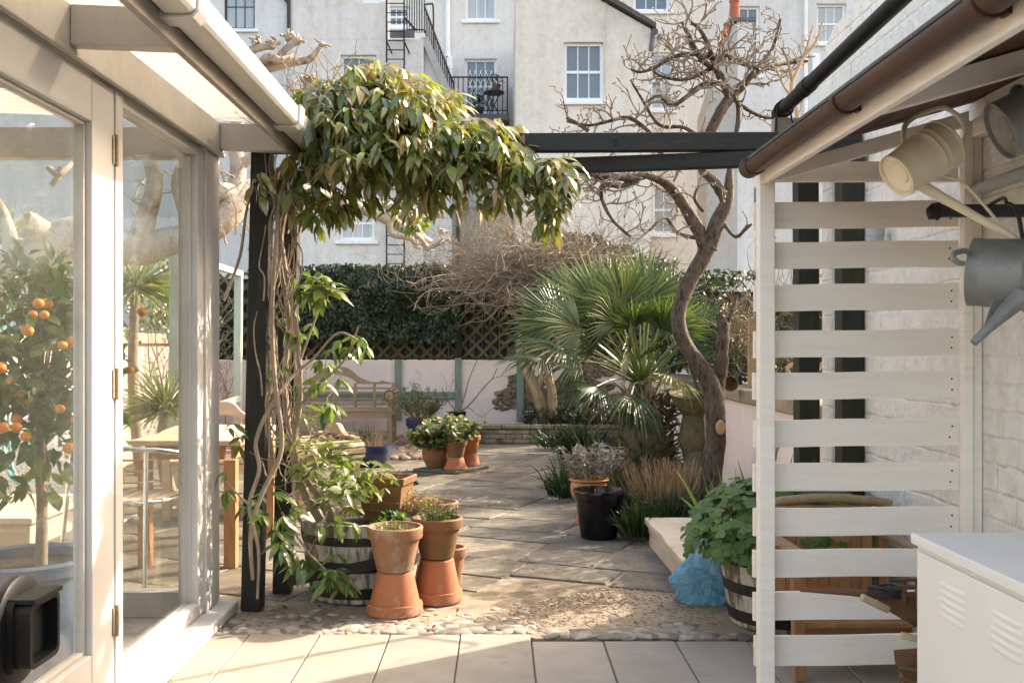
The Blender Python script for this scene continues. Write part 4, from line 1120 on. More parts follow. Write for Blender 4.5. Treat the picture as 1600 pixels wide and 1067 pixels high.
def leg(a, b): mb = MB(); mb.tube([(V(a),.0125),(V(b),.0125)],10); mb.build('leg', cm, ch)
leg((-1.86,5.22,0),(-1.89,5.33,.73)); leg((-2.36,5.32,0),(-2.30,5.36,.72)); leg((-1.86,5.95,0),(-1.86,5.84,.45)); leg((-2.3,5.98,0),(-2.27,5.84,.45))
mb = MB(); mb.tube(smooth([(V((-1.66,5.78,.63)),.014),(V((-1.68,5.6,.67)),.014),(V((-1.79,5.4,.72)),.014),(V((-1.95,5.31,.74)),.014),(V((-2.14,5.3,.745)),.014),(V((-2.32,5.37,.73)),.014),(V((-2.42,5.55,.68)),.014),(V((-2.43,5.8,.63)),.014)],6),10)
mb.build('back_hoop', cm, ch)
mb = MB(); mb.tube([(V((-2.07+.25*math.cos(R(a)),5.6+.26*math.sin(R(a)),.44)),.012) for a in range(0,361,12)],10); mb.build('seat_ring', cm, ch)
mb = MB()
for i in range(7):
    x = -2.27+i*.067; hh = .245*(1-((x+2.07)/.25)**2)**.5; mb.box(x-.024,x+.024,5.6-hh,5.6+hh,.443,.455)
mb.build('seat', M['teak_pale'], ch)
mb = MB()
for z in (.56,.62,.68):
    for i in range(1): mb.tube(smooth([(V((-1.86,5.36,z)),.006),(V((-1.95,5.33,z)),.006),(V((-2.14,5.325,z)),.006),(V((-2.31,5.38,z)),.006)],4),6)
mb.build('back_slats', M['teak_pale'], ch)
# low wooden chair behind the screen
lc = thing('garden_chair', 'wooden slat-back garden chair half hidden behind the white slatted screen', 'chair', (1.33,4.05,0))
ow = M['orange_wood']
x0_, x1_ = 1.155, 1.655; yb = 4.27
mb = MB()
for i in range(9):
    x = x0_+.05+i*(x1_-x0_-.1)/8.6; mb.box(x-.021,x+.024,yb,yb+.016,.17,.61)
mb.build('back_slats', ow, lc, bevel=.002)
mb = MB(); mb.tube([(V((x0_-.03+(x1_-x0_+.06)*i/16, yb+.008, .615+.026*math.sin(math.pi*i/16))),.019) for i in range(17)],10)
mb.build('top_rail', M['teak'], lc)
for x in (x0_,x1_):
    mb = MB(); mb.bar((x,yb+.05,0),(x,yb+.01,.62),.045,.04,(1,0,0)); mb.build('leg', ow, lc, bevel=.003)
    mb = MB(); mb.bar((x+.01,3.86,0),(x+.01,3.9,.47),.045,.045,(1,0,0)); mb.build('leg', ow, lc, bevel=.003)
    mb = MB(); mb.bar((x+.01,3.82,.487),(x,yb-.0,.487),.055,.022); mb.build('arm', M['teak'], lc, bevel=.006)
mb = MB()
for i in range(6): mb.box(x0_+.03,x1_-.03,3.88+i*.063,3.88+i*.063+.05,.195,.213)
mb.box(x0_+.035,x1_-.025,3.925,3.945,.12,.19)
mb.build('seat', ow, lc, bevel=.002)
# pale sage frame against the left wall
fr = thing('trellis_frame', 'pale sage timber frame with a top rail against the left garden wall', 'trellis', (-3.6,9.5,0))
mb = MB(); mb.bar((wx(274,9.2),9.2,0),(wx(274,9.2),9.2,wz(392,9.2)),.09,.09,(0,1,0)); mb.build('post', M['pale_sage'], fr, bevel=.004)
mb = MB(); mb.bar((wx(371,12.6),12.6,0),(wx(373,12.6),12.6,wz(424,12.6)),.09,.09,(0,1,0)); mb.build('post', M['pale_sage'], fr, bevel=.004)
mb = MB(); mb.bar(W(255,390,9.15),W(376,428,12.7),.07,.07); mb.build('top_rail', M['pale_sage'], fr, bevel=.004)
mb = MB(); mb.bar((wx(290,9.3),9.3,.62),(wx(373,12.5),12.5,.62),.05,.07); mb.build('rail', M['pale_sage'], fr, bevel=.004)
# mosaic disc, hose and stone ledge on the left
mb = MB(); MX = Matrix.Translation(W(72,722,7.7)) @ (Matrix.Rotation(R(22),4,'Z') @ Matrix.Rotation(R(76),4,'X'))
mb.lathe([(0,.0),(.365,0),(.375,.006),(.375,.03),(.365,.036),(0,.036)], 48, M=MX)
o = mb.build('mosaic_disc', M['mosaic'], at=W(72,790,7.7)); tag(o, 'round grey and white mosaic tabletop leaning on its edge behind the citrus tree', 'mosaic')
mb = MB(); mb.tube(smooth([(W(2,470,7.2),.014),(W(6,560,7.2),.014),(W(4,650,7.2),.014),(W(10,730,7.1),.014),(W(34,755,7.0),.014),(W(55,720,7.0),.014),(W(42,690,7.0),.014),(W(58,700,6.95),.014),(W(66,760,6.9),.014),(W(68,800,6.85),.014)],6),8)
mb.tube(smooth([(W(14,470,7.25),.012),(W(17,560,7.25),.012),(W(13,660,7.25),.012),(W(22,740,7.2),.012),(W(50,752,7.1),.012)],6),8)
o = mb.build('garden_hose', M['hose'], at=W(20,750,7.1)); tag(o, 'turquoise garden hose looped behind the citrus tree', 'hose')
le_ = thing('stone_ledge', 'low grey stone ledge behind the citrus tree at the left edge', 'ledge', (-3.4,6.7,0))
mb = MB(); mb.box(-3.96,-2.98,6.32,7.28,0,.16); mb.build('base', M['pale_stone'], le_, bevel=.01)
mb = MB(); mb.box(-3.98,-2.95,6.28,6.8,.163,.205); mb.box(-3.98,-2.95,6.805,7.3,.163,.205); mb.build('capstone', M['pale_stone'], le_, bevel=.008)
# stone step block by the right barrel
sb = thing('stone_block', 'low stone step with a thick pale slab on top in front of the dry stems', 'step', (1.2,5.8,0))
mb = MB(); mb.prism([(.985,5.25),(1.6,5.25),(1.6,6.46),(.972,6.46)],'z',-.01,.072); mb.build('base', M['pale_stone'], sb, bevel=.012)
mb = MB(); mb.prism([(.978,5.24),(1.61,5.24),(1.61,6.47),(.966,6.47)],'z',.0745,.128); mb.build('base_course', M['pale_stone'], sb, bevel=.012)
mb = MB(); mb.prism([(.955,5.2),(1.63,5.2),(1.63,6.5),(.945,6.5),(.95,6.1),(.965,5.95),(.95,5.7)],'z',.1305,.172); mb.build('capstone', M['pale_stone'], sb, bevel=.01)
# ---------------------------------------------------------------- pots
def potprof(R_, h, inv=False, wall=.014):
    rb = R_*.66; rh = h*.26; lip = .012
    p = [(rb*.2,0.003),(rb*.9,0),(rb,.006),(R_*.90-.0,h-rh),(R_-.002,h-rh),(R_,h-rh+.005),(R_+.003,h-.006),(R_-.002,h),(R_-wall+.003,h),(R_-wall,h-.006),(R_*.90-wall,h-rh),(R_*.82-wall,h*.5)]
    if inv: return [(r,h-z) for r,z in p]
    return p
def rand_dir(up=-1):
    while True:
        v = V((rnd.uniform(-1,1),rnd.uniform(-1,1),rnd.uniform(-1,1)))
        if .05 < v.length < 1:
            v.normalize()
            if v.z >= up: return v
def pot(label, x, y, R_, h, mat, z=0, inv=False, soil=True, name='flower_pot', cat='flower pot'):
    t = thing(name, label, cat, (x,y,z))
    mb = MB(); MX = Matrix.Translation((x,y,z)) @ Matrix.Rotation(rnd.uniform(-.02,.02),4,'X') @ Matrix.Rotation(rnd.uniform(0,6),4,'Z')
    mb.lathe(potprof(R_,h,inv), 48, M=MX); mb.build('pot', M[mat], t, angle=32)
    if soil and not inv:
        mb = MB(); mb.lathe([(0,h-.03),(R_*.5,h-.028),(R_-.022,h-.036)], 20, (x,y,z)); mb.build('soil', M['soil'], t)
    return t
def sprigs(mb, c, rad, n, L, w, up=.1, dome=.6, droop=.3):
    for i in range(n):
        a = rnd.uniform(0,6.28); q = rnd.random()**.5*rad
        p = V(c)+V((q*math.cos(a),q*math.sin(a),rnd.uniform(0,dome)*(1-(q/rad)**2)*rad))
        d = (V((math.cos(a)*q/rad,math.sin(a)*q/rad,rnd.uniform(.1,1)))+rand_dir()*.5)
        mb.leaf(p, d, V((0,0,1))+rand_dir()*.4, L*rnd.uniform(.6,1.3), w*rnd.uniform(.6,1.2), droop, .2, 1)
def stems(mb, c, n, h, spread, r=.003, sides=4, lean=.35, seg=4):
    out = []
    for i in range(n):
        a = rnd.uniform(0,6.28); q = rnd.random()**.5*spread
        p = V(c)+V((q*math.cos(a),q*math.sin(a),0)); d = V((math.cos(a)*lean*q/spread,math.sin(a)*lean*q/spread,1))+rand_dir()*.18
        hh = h*rnd.uniform(.5,1.1); pr = [(p.copy(),r)]
        for k in range(seg):
            d = (d.normalized()+rand_dir()*.16); p = p+d.normalized()*(hh/seg); pr.append((p.copy(), r*(1-.6*(k+1)/seg)))
        mb.tube(pr, sides, cap=False); out.append(pr)
    return out
# front pair of stacks
sA = (wx(617,4.83), 4.83); sB = (wx(683,5.07), 5.07)
pot('bright terracotta pot upside down as a plinth at the very front, on the pebbles', *sA, .134, .205, 'terracotta', 0, True)
t = pot('weathered terracotta pot of small succulents standing on the front upturned pot', *sA, .134, .215, 'terracotta_old', .2055)
mb = MB(); c = (sA[0],sA[1],.2055+.185); sprigs(mb,c,.112,330,.03,.014,dome=.25); sprigs(mb,(c[0]-.05,c[1]-.03,c[2]),.06,120,.028,.013,dome=.5)
mb.build('succulents', M['succulent'], t)
mb = MB(); stems(mb, c, 4, .09, .08, .004); mb.build('dry_stalk', M['dry_stem'], t)
pot('bright orange terracotta pot upside down beside the front one, in partial shade', *sB, .128, .215, 'terracotta', 0, True)
t = pot('dark mossy terracotta pot with a grey heather on the second upturned pot', *sB, .128, .205, 'terracotta_moss', .2155)
mb = MB(); c = V((sB[0],sB[1],.2155+.18)); st = stems(mb, c, 46, .085, .08, .002); mb.build('stems', M['brown_stem'], t)
mb = MB()
for pr in st:
    for p,r in pr[1:]:
        for k in range(5): mb.leaf(p+rand_dir()*.006, rand_dir(-.2), rand_dir(), .018, .007, .2, .2, 1)
sprigs(mb, c, .1, 260, .02, .01, dome=.35)
mb.build('foliage', M['rosemary'], t)
mb = MB(); stems(mb, (c.x+.02,c.y,c.z), 5, .16, .03, .0028, lean=.2); mb.build('dry_flower_stalk', M['dry_stem'], t)
t = pot('small pale terracotta pot on the ground, squeezed behind the heather stack', wx(703,5.42), 5.42, .088, .20, 'terracotta_old')
sC = (wx(683,5.62), 5.62)
pot('terracotta pot upside down, hidden behind the heather stack', *sC, .118, .215, 'terracotta_old', 0, True)
t = pot('old terracotta pot with seedlings on top of the rear stack by the barrel', *sC, .118, .20, 'terracotta_old', .2155)
mb = MB(); c = (sC[0],sC[1],.2155+.17); sprigs(mb,c,.09,60,.026,.012,dome=.4); stems(mb,c,12,.05,.08,.002); mb.build('seedlings', M['succulent'], t)
# half barrels
def half_barrel(label, x, y, rz, R_, h, lean=0):
    t = thing('barrel_planter', label, 'planter', (x,y,0), rz)
    mb = MB(); nst = 22; seg = nst*6; vs = []
    rad = lambda f: R_*(.80+.235*f-.035*f*f)
    prof = [(rad(i/9), .004+h*i/9) for i in range(10)]; prof += [(R_-.004,h+.006),(R_-.024,h+.006),(R_-.028,h-.05)]
    for r,z in prof:
        for k in range(seg):
            ph = (k % 6)/6; d = .0045 if k % 6 == 0 else 0
            tt = 2*math.pi*k/seg; vs.append((x+(r-d)*math.cos(tt),y+(r-d)*math.sin(tt),z))
    mb.add(vs,[(i*seg+k,i*seg+(k+1)%seg,(i+1)*seg+(k+1)%seg,(i+1)*seg+k) for i in range(len(prof)-1) for k in range(seg)]+[tuple(range(seg-1,-1,-1))])
    mb.build('tub', M['barrel'], t, angle=30)
    for f0,f1,tilt in ((.06,.20,0),(.40,.53,0),(.74,.85,0)):
        mb = MB(); r0,r1 = rad(f0)+.004, rad(f1)+.004
        mb.lathe([(r0-.008,h*f0),(r0,h*f0),(r1,h*f1),(r1-.008,h*f1)],64,(x,y,.004),close=True); mb.build('hoop', M['rust'], t)
    mb = MB(); mb.lathe([(0,h-.02),(R_*.5,h-.025),(R_-.03,h-.05)],24,(x,y,0)); mb.build('soil', M['soil'], t)
    return t
BX, BY, BR, BH = wx(566,5.2), 5.22, .325, .40
bl = half_barrel('white peeling half barrel with black hoops, planted, behind the front terracotta pots', BX, BY, .3, BR, BH)
mb = MB(); c = V((BX+.12,BY-.17,BH-.02)); sprigs(mb,c,.1,170,.035,.028,dome=.6); mb.build('low_leaves', M['aquilegia'], bl)
mb = MB(); c = V((BX+.24,BY-.02,BH)); st = stems(mb,c,70,.12,.09,.002,lean=.9); mb.build('heather_stems', M['brown_stem'], bl)
mb = MB()
for pr in st:
    for p,r in pr[1:]:
        for k in range(6): mb.leaf(p+rand_dir()*.01, rand_dir(-.4), rand_dir(), .018, .008, .2,.2,1)
mb.build('heather', M['heather'], bl)
mb = MB(); mb.bar((BX-.42,BY-.36,.17),(BX+.12,BY-.335,.235),.05,.012,(0,1,0)); 
o = mb.build('loose_hoop', M['rust'], bl)
# square trough pot standing in the barrel
tp = thing('square_pot', 'tapered square terracotta pot with dead stems standing in the white barrel', 'flower pot', (BX+.12,BY+.02,BH-.02), R(-14), local=True)
mb = MB(); h = .23
def sq(r, z): return [(-r,-r*.8,z),(r,-r*.8,z),(r,r*.8,z),(-r,r*.8,z)]
rings = [sq(.095,0),sq(.122,h-.04),sq(.132,h-.038),sq(.137,h),sq(.121,h),sq(.108,h-.03),sq(.085,.04)]
vs = sum(rings,[]); mb.add(vs,[(3,2,1,0)]+[(4*i+k,4*i+(k+1)%4,4*i+4+(k+1)%4,4*i+4+k) for i in range(len(rings)-1) for k in range(4)])
for z in (.06,.10,.14): mb.bar((-.1-.03*z,-.083-.05*z-.01,z),(.1+.03*z,-.083-.05*z-.01,z),.01,.012)
mb.build('pot', M['terracotta_moss'], tp, bevel=.006)
mb = MB(); mb.face(sq(.112,h-.04)); mb.build('soil', M['soil'], tp, flat=True)
mb = MB(); stems(mb,(0,0,h-.04),40,.09,.09,.0025,lean=.8); mb.build('dead_stems', M['brown_stem'], tp)
def pxleaf_cluster(mb, c, rx, ry, rz, n, L, w, leaflets=3, droop=.45, out=.6, rows=2, down=.25, cyl=None):
    """leaf whorls scattered through an ellipsoid, hanging outwards"""
    for i in range(n):
        v = rand_dir(); q = rnd.random()**.42
        p = V((c[0]+v.x*rx*q, c[1]+v.y*ry*q, c[2]+v.z*rz*q))
        ax = (V((v.x,v.y,v.z*.5))*out+rand_dir()*.55).normalized()
        a0 = rnd.uniform(0,6.28); hang = rnd.uniform(.25,1.1)*(down*3.2)
        for k in range(leaflets+(1 if rnd.random() < .4 else 0)):
            a = a0+6.28*k/leaflets+rnd.uniform(-.5,.5)
            d = V((math.cos(a),math.sin(a)*.9,0))*rnd.uniform(.5,.9)+ax*.5+V((0,0,-hang*rnd.uniform(.5,1.3)))
            nr = V((0,-.35,1))+rand_dir()*.45+V((math.cos(a),math.sin(a),0))*.5
            LL = L*rnd.choice((.55,.8,.95,1.05,1.2))
            mb.leaf(p, d, nr, LL, w*rnd.uniform(.75,1.2)*LL/L, rnd.uniform(.5,1.6)*droop, .16, rows)
# ---------------------------------------------------------------- evergreen clematis on the pergola
vn = thing('climbing_vine', 'evergreen climber with long drooping leaves covering the left half of the pergola', 'climbing plant', (wx(450,5.0),5.0,0))
mb = MB()
for (cxp,cyp,rx,ry,yc,ry_,n) in (
    (520,178,50,42,4.9,.35,80),(590,152,68,42,4.95,.4,150),(560,212,85,40,4.85,.4,185),(640,190,62,45,4.9,.4,150),(640,245,85,30,4.75,.35,165),
    (715,222,70,32,4.85,.35,150),(775,232,48,26,4.85,.3,90),(560,262,80,22,4.7,.3,110),(715,265,50,24,4.7,.25,80),(815,262,36,22,4.75,.2,55),
    (866,285,36,34,4.7,.18,70),(858,325,26,30,4.7,.13,40),(480,305,34,28,4.85,.2,44),(540,312,46,22,4.8,.2,50),(655,295,45,22,4.8,.2,44),(790,302,30,16,4.7,.12,24),(500,335,36,14,4.8,.12,22),
    (400,285,12,28,4.62,.08,10),(470,262,30,26,4.8,.2,34),(730,305,45,14,4.8,.12,16)):
    f = yc/S
    k_ = .95 if cyp < 236 else .5
    pxleaf_cluster(mb, W(cxp,cyp,yc), rx*f*1.08, ry_, ry*f*1.12, int(n*k_), .100, .034, rows=3)
    pxleaf_cluster(mb, W(cxp,cyp,yc), rx*f*1.3, ry_*1.1, ry*f*1.45, max(2,int(n*.13)), .085, .029, rows=3)
mb.build('foliage', M['armandii'], vn)
mb = MB()
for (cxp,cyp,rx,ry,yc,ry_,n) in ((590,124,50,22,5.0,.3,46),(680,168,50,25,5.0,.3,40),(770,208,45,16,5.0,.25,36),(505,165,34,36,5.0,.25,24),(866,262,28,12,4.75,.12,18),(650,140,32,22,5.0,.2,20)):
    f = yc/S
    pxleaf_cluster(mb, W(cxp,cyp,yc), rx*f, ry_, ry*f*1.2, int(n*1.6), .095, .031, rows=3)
mb.build('lit_bronze_shoots', M['armandii_lit'], vn)
mb = MB()
for (cxp,cyp,rx,ry,yc,ry_,n,L) in (
    (645,332,40,28,5.1,.15,60,.055),(490,448,32,22,5.0,.12,20,.105),(555,540,36,18,4.85,.12,12,.095),(515,598,18,16,4.9,.1,5,.09),(520,640,16,30,4.9,.08,7,.10),(440,590,22,30,4.9,.1,9,.085),
    (415,795,40,26,4.75,.12,20,.105),(440,845,30,22,4.72,.1,13,.105),(500,885,42,20,4.75,.1,18,.105),(520,905,30,20,4.72,.08,10,.105),(370,690,22,30,4.8,.1,8,.09),(480,520,24,16,5,.1,7,.1),
    (500,560,18,20,4.95,.1,5,.1),(445,495,14,40,4.95,.1,7,.09),(350,760,12,26,4.7,.06,5,.09),(528,820,30,16,4.78,.08,10,.09),(545,765,24,28,4.85,.1,9,.085)):
    f = yc/S
    pxleaf_cluster(mb, W(cxp,cyp,yc), rx*f*1.1, ry_, ry*f*1.1, max(3,int(n*.8)), L*.86, L*.30, droop=.35, rows=3)
mb.build('lower_foliage', M['trailing_leaf_lit'], vn)
mb = MB()
for (cxp,cyp,rx,ry,yc,ry_,n,L) in ((560,745,55,30,5.05,.2,34,.075),(500,725,45,36,5.0,.2,30,.075),(468,690,34,24,5.0,.15,14,.075),(520,785,46,22,4.95,.15,20,.07),(478,640,24,34,5,.12,8,.075),(525,690,22,16,5,.1,7,.08),(650,335,36,26,5.1,.12,30,.055),(500,450,26,18,4.95,.1,11,.1),(500,600,16,14,4.85,.1,3,.08)):
    f = yc/S
    pxleaf_cluster(mb, W(cxp,cyp,yc), rx*f, ry_, ry*f, n, L, L*.36, droop=.3, down=.05)
mb.build('pale_foliage', M['lime_leaf'], vn)
mb = MB()
paths = [
 [(500,812,5.05,.022),(470,760,5.0,.02),(455,690,5.0,.018),(445,600,5.05,.018),(452,500,5.1,.017),(438,400,5.1,.015),(450,310,5.1,.013),(470,260,5.1,.01)],
 [(395,905,4.68,.009),(392,830,4.66,.011),(410,770,4.66,.012),(440,700,4.7,.012),(430,600,4.7,.012),(425,500,4.72,.011),(430,400,4.72,.01),(440,300,4.8,.009),(470,250,4.85,.008)],
 [(520,815,5.1,.028),(500,775,5.05,.024),(478,745,5.0,.016),(460,700,4.95,.014),(470,620,4.95,.012),(464,520,4.95,.012),(446,420,4.95,.012),(434,330,4.95,.011),(436,262,4.95,.01)],
 [(430,730,4.9,.008),(418,640,4.85,.008),(432,560,4.85,.008),(424,470,4.85,.008),(440,390,4.85,.008),(428,320,4.9,.007),(446,285,4.9,.007),(478,262,4.9,.01),(490,270,4.9,.01)],
 [(402,935,4.66,.006),(404,860,4.66,.008),(390,790,4.65,.01),(405,735,4.65,.01),(400,690,4.66,.01),(420,640,4.68,.01),(455,590,4.8,.009),(490,560,4.85,.007),(530,520,4.85,.006),(570,540,4.85,.005)],
 [(462,640,4.95,.007),(500,600,4.9,.006),(540,560,4.88,.005),(560,510,4.88,.004)],
 [(470,560,4.95,.007),(500,480,4.95,.006),(520,440,4.95,.004)],
 [(350,470,4.9,.008),(375,400,4.9,.008),(385,330,4.9,.007),(400,280,4.85,.006)],
 [(450,330,5.0,.008),(500,290,4.95,.008),(560,240,4.9,.008),(640,220,4.9,.007),(720,235,4.88,.006),(800,250,4.8,.005),(860,280,4.72,.004),(862,340,4.7,.003)],
 [(455,290,5.1,.008),(520,200,5.0,.008),(600,170,5.0,.007),(690,190,4.95,.006),(770,215,4.9,.005)],
 [(470,720,4.95,.007),(520,700,4.95,.006),(560,700,4.95,.004)],[(440,800,4.8,.006),(480,860,4.75,.005),(520,900,4.73,.004)],
 [(390,790,4.7,.006),(360,760,4.7,.005),(345,740,4.7,.003)],
 [(600,300,4.95,.005),(640,340,5.05,.005),(650,370,5.1,.003)]]
for pth in paths: mb.tube(smooth([(W(a,b,y),r) for a,b,y,r in pth],6),7)
for i in range(70):     # thinner stems twisting up the posts
    x0 = rnd.uniform(404,470); y0 = rnd.uniform(300,760); Y0 = rnd.uniform(4.75,5.15); n = rnd.randint(4,7); pr = []
    for k in range(n):
        pr.append((W(x0,y0,Y0),.0045-.0004*k)); x0 += rnd.uniform(-14,14); y0 -= rnd.uniform(15,40); Y0 += rnd.uniform(-.05,.05)
    mb.tube(smooth(pr,4),5)
for i in range(90):     # bare twigs on top at the left
    p = W(rnd.uniform(440,560), rnd.uniform(140,240), rnd.uniform(4.7,5.2)); d = rand_dir(-.1); pr = [(p,.004)]
    for k in range(5):
        d = (d+rand_dir()*.5+V((-.05,0,.1))).normalized(); p = p+d*.06; pr.append((p,.0035-.0005*k))
    mb.tube(pr,4)
for i in range(40):
    p = W(rnd.uniform(440,520), rnd.uniform(640,800), rnd.uniform(4.75,5.15)); d = rand_dir(-.2); pr = [(p,.003)]
    for k in range(5):
        d = (d+rand_dir()*.45+V((.08,0,.05))).normalized(); p = p+d*.055; pr.append((p,.003-.0004*k))
    mb.tube(pr,4)
mb.build('stems', M['vine_bark'], vn)
# ---------------------------------------------------------------- middle group of pots
tl = MB(); q = V((wx(700,10.2),10.2,0)); tl.prism([(q.x-.36,q.y-.02),(q.x+.1,q.y-.28),(q.x+.42,q.y+.22),(q.x-.04,q.y+.45)],'z',.006,.032)
tag(tl.build('slate_tile', M['slate'], at=q, bevel=.006), 'dark slate tile lying on the patio under the group of terracotta pots', 'tile')
zt_ = .0325
gx, gy = wx(712,10.1), 10.1
pot('terracotta pot upside down on the slate, nearer one of the middle group', gx, gy, .118, .126, 'terracotta', zt_, True)
t = pot('ribbed terracotta pot with a half bare geranium on the nearer upturned pot', gx, gy, .117, .165, 'terracotta_moss', zt_+.1265)
def geranium(t, c, rad, h, n, leaf=.045, bare=.3):
    mb = MB(); st = stems(mb, c, n, h, rad*.6, .005, 5, .8); mb.build('stems', M['brown_stem'], t)
    mb = MB()
    for pr in st:
        for k,(p,r) in enumerate(pr):
            if k == 0: continue
            for j in range(6):
                d = rand_dir(-.3); o = p+d*rnd.uniform(.02,.06)
                rnd_leaf(mb, o, (V((0,-.3,1))+rand_dir()*.7).normalized(), leaf*rnd.uniform(.6,1.1))
    mb.build('foliage', M['geranium'], t)
def rnd_leaf(mb, c, n, r, lobes=5):
    n = n.normalized(); a = n.orthogonal().normalized(); b = n.cross(a); ph = rnd.uniform(0,6)
    vs = [c-n*r*.18]
    for k in range(10):
        t_ = ph+6.283*k/10; rr_ = r*(1 if k % 2 else .8); vs.append(c+(a*math.cos(t_)+b*math.sin(t_))*rr_+n*rnd.uniform(-.1,.1)*r)
    mb.add(vs,[(0,1+k,1+(k+1)%10) for k in range(10)])
geranium(t, V((gx,gy,zt_+.26)), .14, .28, 20, .032)
g2 = (wx(735,10.45), 10.45)
pot('terracotta pot upside down on the slate, farther one of the middle group', *g2, .108, .125, 'terracotta', zt_, True)
t = pot('plain terracotta pot with sparse red-tinged leaves, farther back on an upturned pot', *g2, .106, .19, 'terracotta', zt_+.1255)
geranium(t, V((*g2,zt_+.29)), .12, .22, 12, .03)
# round bellied pot
t = thing('flower_pot', 'round-bellied terracotta pot with a bushy green geranium, left of the upturned pots', 'flower pot', (wx(682,10.25),10.25,zt_))
mb = MB(); c = (wx(682,10.25),10.25,zt_); mb.lathe([(.05,0),(.095,0),(.102,.01),(.138,.085),(.152,.14),(.147,.185),(.142,.198),(.15,.205),(.15,.217),(.132,.217),(.132,.19)],40,c); mb.build('pot', M['terracotta_moss'], t)
geranium(t, V((c[0]-.03,c[1]-.03,zt_+.2)), .24, .26, 34, .042)
# blue pot group by the wall
t = pot('dark blue glazed pot with a grey-green bush between bench and terracotta group', wx(655,12.7), 12.7, .17, .36, 'blue_glaze')
mb = MB(); c = V((wx(658,12.7),12.65,.33)); st = stems(mb,c,60,.42,.12,.006,5,.9); mb.build('stems', M['dry_stem'], t)
mb = MB()
for pr in st:
    for p,r in pr[2:]:
        for k in range(13): mb.leaf(p+rand_dir()*.03, rand_dir(-.2), rand_dir(), .05, .012, .2,.2,1)
mb.build('foliage', M['rosemary'], t)
pot('small terracotta pot standing in front of the dark blue pot', wx(678,12.2), 12.2, .10, .17, 'terracotta', .17)
pot('terracotta pot upside down under the small pot in front of the dark blue one', wx(678,12.2), 12.2, .10, .168, 'terracotta', 0, True)
t = pot('low dark pot with bare branching twigs beside the sage batten', wx(712,12.6), 12.6, .13, .45, 'black_glaze')
mb = MB()
def twig(mb, p, d, L, r, depth, jit=.35, up=.1, sub=.6, nseg=5, minr=.0015, sides=5, side_p=.5):
    pr = [(p.copy(),r)]; q = p.copy(); dd = d.normalized()
    kids = []
    for k in range(nseg):
        dd = (dd+rand_dir()*jit+V((0,0,up))).normalized(); q = q+dd*(L/nseg); rr_ = max(minr, r*(1-.55*(k+1)/nseg)); pr.append((q.copy(),rr_))
        if depth > 0 and rnd.random() < side_p: kids.append((q.copy(), dd.copy(), rr_))
    mb.tube(pr, sides)
    for (a,b,c_) in kids:
        ax = (b+rand_dir()*1.0).normalized(); twig(mb, a, ax, L*sub*rnd.uniform(.6,1.1), c_*.7, depth-1, jit, up, sub, nseg, minr, max(3,sides-1), side_p)
c = V((wx(714,12.6),12.6,.42)); twig(mb,c,V((.5,0,1)),.75,.012,2,.25,.12); twig(mb,c,V((-.35,0,1)),.5,.008,2); twig(mb,c,V((.9,-.1,.6)),.8,.011,2)
mb.build('stems', M['brown_stem'], t)
# blue pot near the bench, small ground cushion
t = thing('flower_pot', 'dark blue bowl of dry clipped stems at the edge of the gravel', 'flower pot', (wx(580,10.6),10.6,0))
c = (wx(580,10.6),10.6,0); mb = MB(); mb.lathe([(.06,0),(.13,.0),(.20,.09),(.225,.17),(.22,.22),(.23,.235),(.205,.235),(.20,.2)],36,c); mb.build('pot', M['blue_glaze'], t)
mb = MB(); stems(mb,(c[0],c[1],.18),130,.2,.15,.0035,4,.5); mb.build('dry_stems', M['dry_stem'], t)
mb = MB()
for i in range(40): mb.blade(V((c[0]-.06+rnd.uniform(-.08,.08),c[1]-.05,.2)),V((rnd.uniform(-.3,.3),-.2,1)),rnd.uniform(.12,.34),.012,.2)
mb.build('green_leaves', M['grass_green'], t)
mb = MB(); c = V((wx(631,9.25),9.25,.0)); sprigs(mb,c,.13,900,.03,.012,dome=.6)
tag(mb.build('cushion_plant', M['ivy'], at=c), 'small round green cushion plant growing between the flagstones', 'plant')
# orange urn on upturned pot, black pot
ux, uy = wx(920,7.25), 7.25
pot('terracotta pot upside down carrying the orange glazed urn, behind the black pot', ux, uy, .10, .135, 'terracotta', 0, True)
t = thing('flower_pot', 'orange glazed round urn of silvery foliage behind the black pot', 'flower pot', (ux,uy,.1355))
mb = MB(); mb.lathe([(.03,0),(.07,0),(.09,.015),(.122,.06),(.137,.11),(.135,.145),(.125,.168),(.143,.175),(.148,.183),(.143,.192),(.118,.19),(.115,.16)],40,(ux,uy,.1355)); mb.build('pot', M['orange_glaze'], t)
mb = MB(); mb.lathe([(0,.17),(.116,.165)],16,(ux,uy,.1355)); mb.build('soil', M['soil'], t)
mb = MB(); c = V((ux+.03,uy,.30)); st = stems(mb,c,30,.27,.1,.004,5,.75,5); mb.build('stems', M['dry_stem'], t)
mb = MB()
for pr in st:
    for i_,(p,r) in enumerate(pr[2:]):
        for k in range(6 if i_ < 2 else 14):
            d = rand_dir(-.6); d.z -= .3; mb.leaf(p+rand_dir()*.015, d, rand_dir(), rnd.uniform(.03,.055), .014, .5,.3,1)
mb.build('foliage', M['silver_leaf'], t)
kx, ky = wx(936,6.68), 6.68
t = thing('flower_pot', 'large empty black glazed pot on the flagstones in front of the orange urn', 'flower pot', (kx,ky,.008))
mb = MB(); mb.lathe([(.04,0),(.115,0),(.125,.008),(.155,.22),(.158,.25),(.166,.255),(.170,.29),(.174,.315),(.170,.322),(.160,.322),(.153,.30),(.13,.1),(.0,.09)],48,(kx,ky,.008)); mb.build('pot', M['black_glaze'], t)
mb = MB(); mb.rod((kx-.02,ky,.1),(kx-.03,ky-.04,.335),.004); mb.build('cane', M['dry_stem'], t)
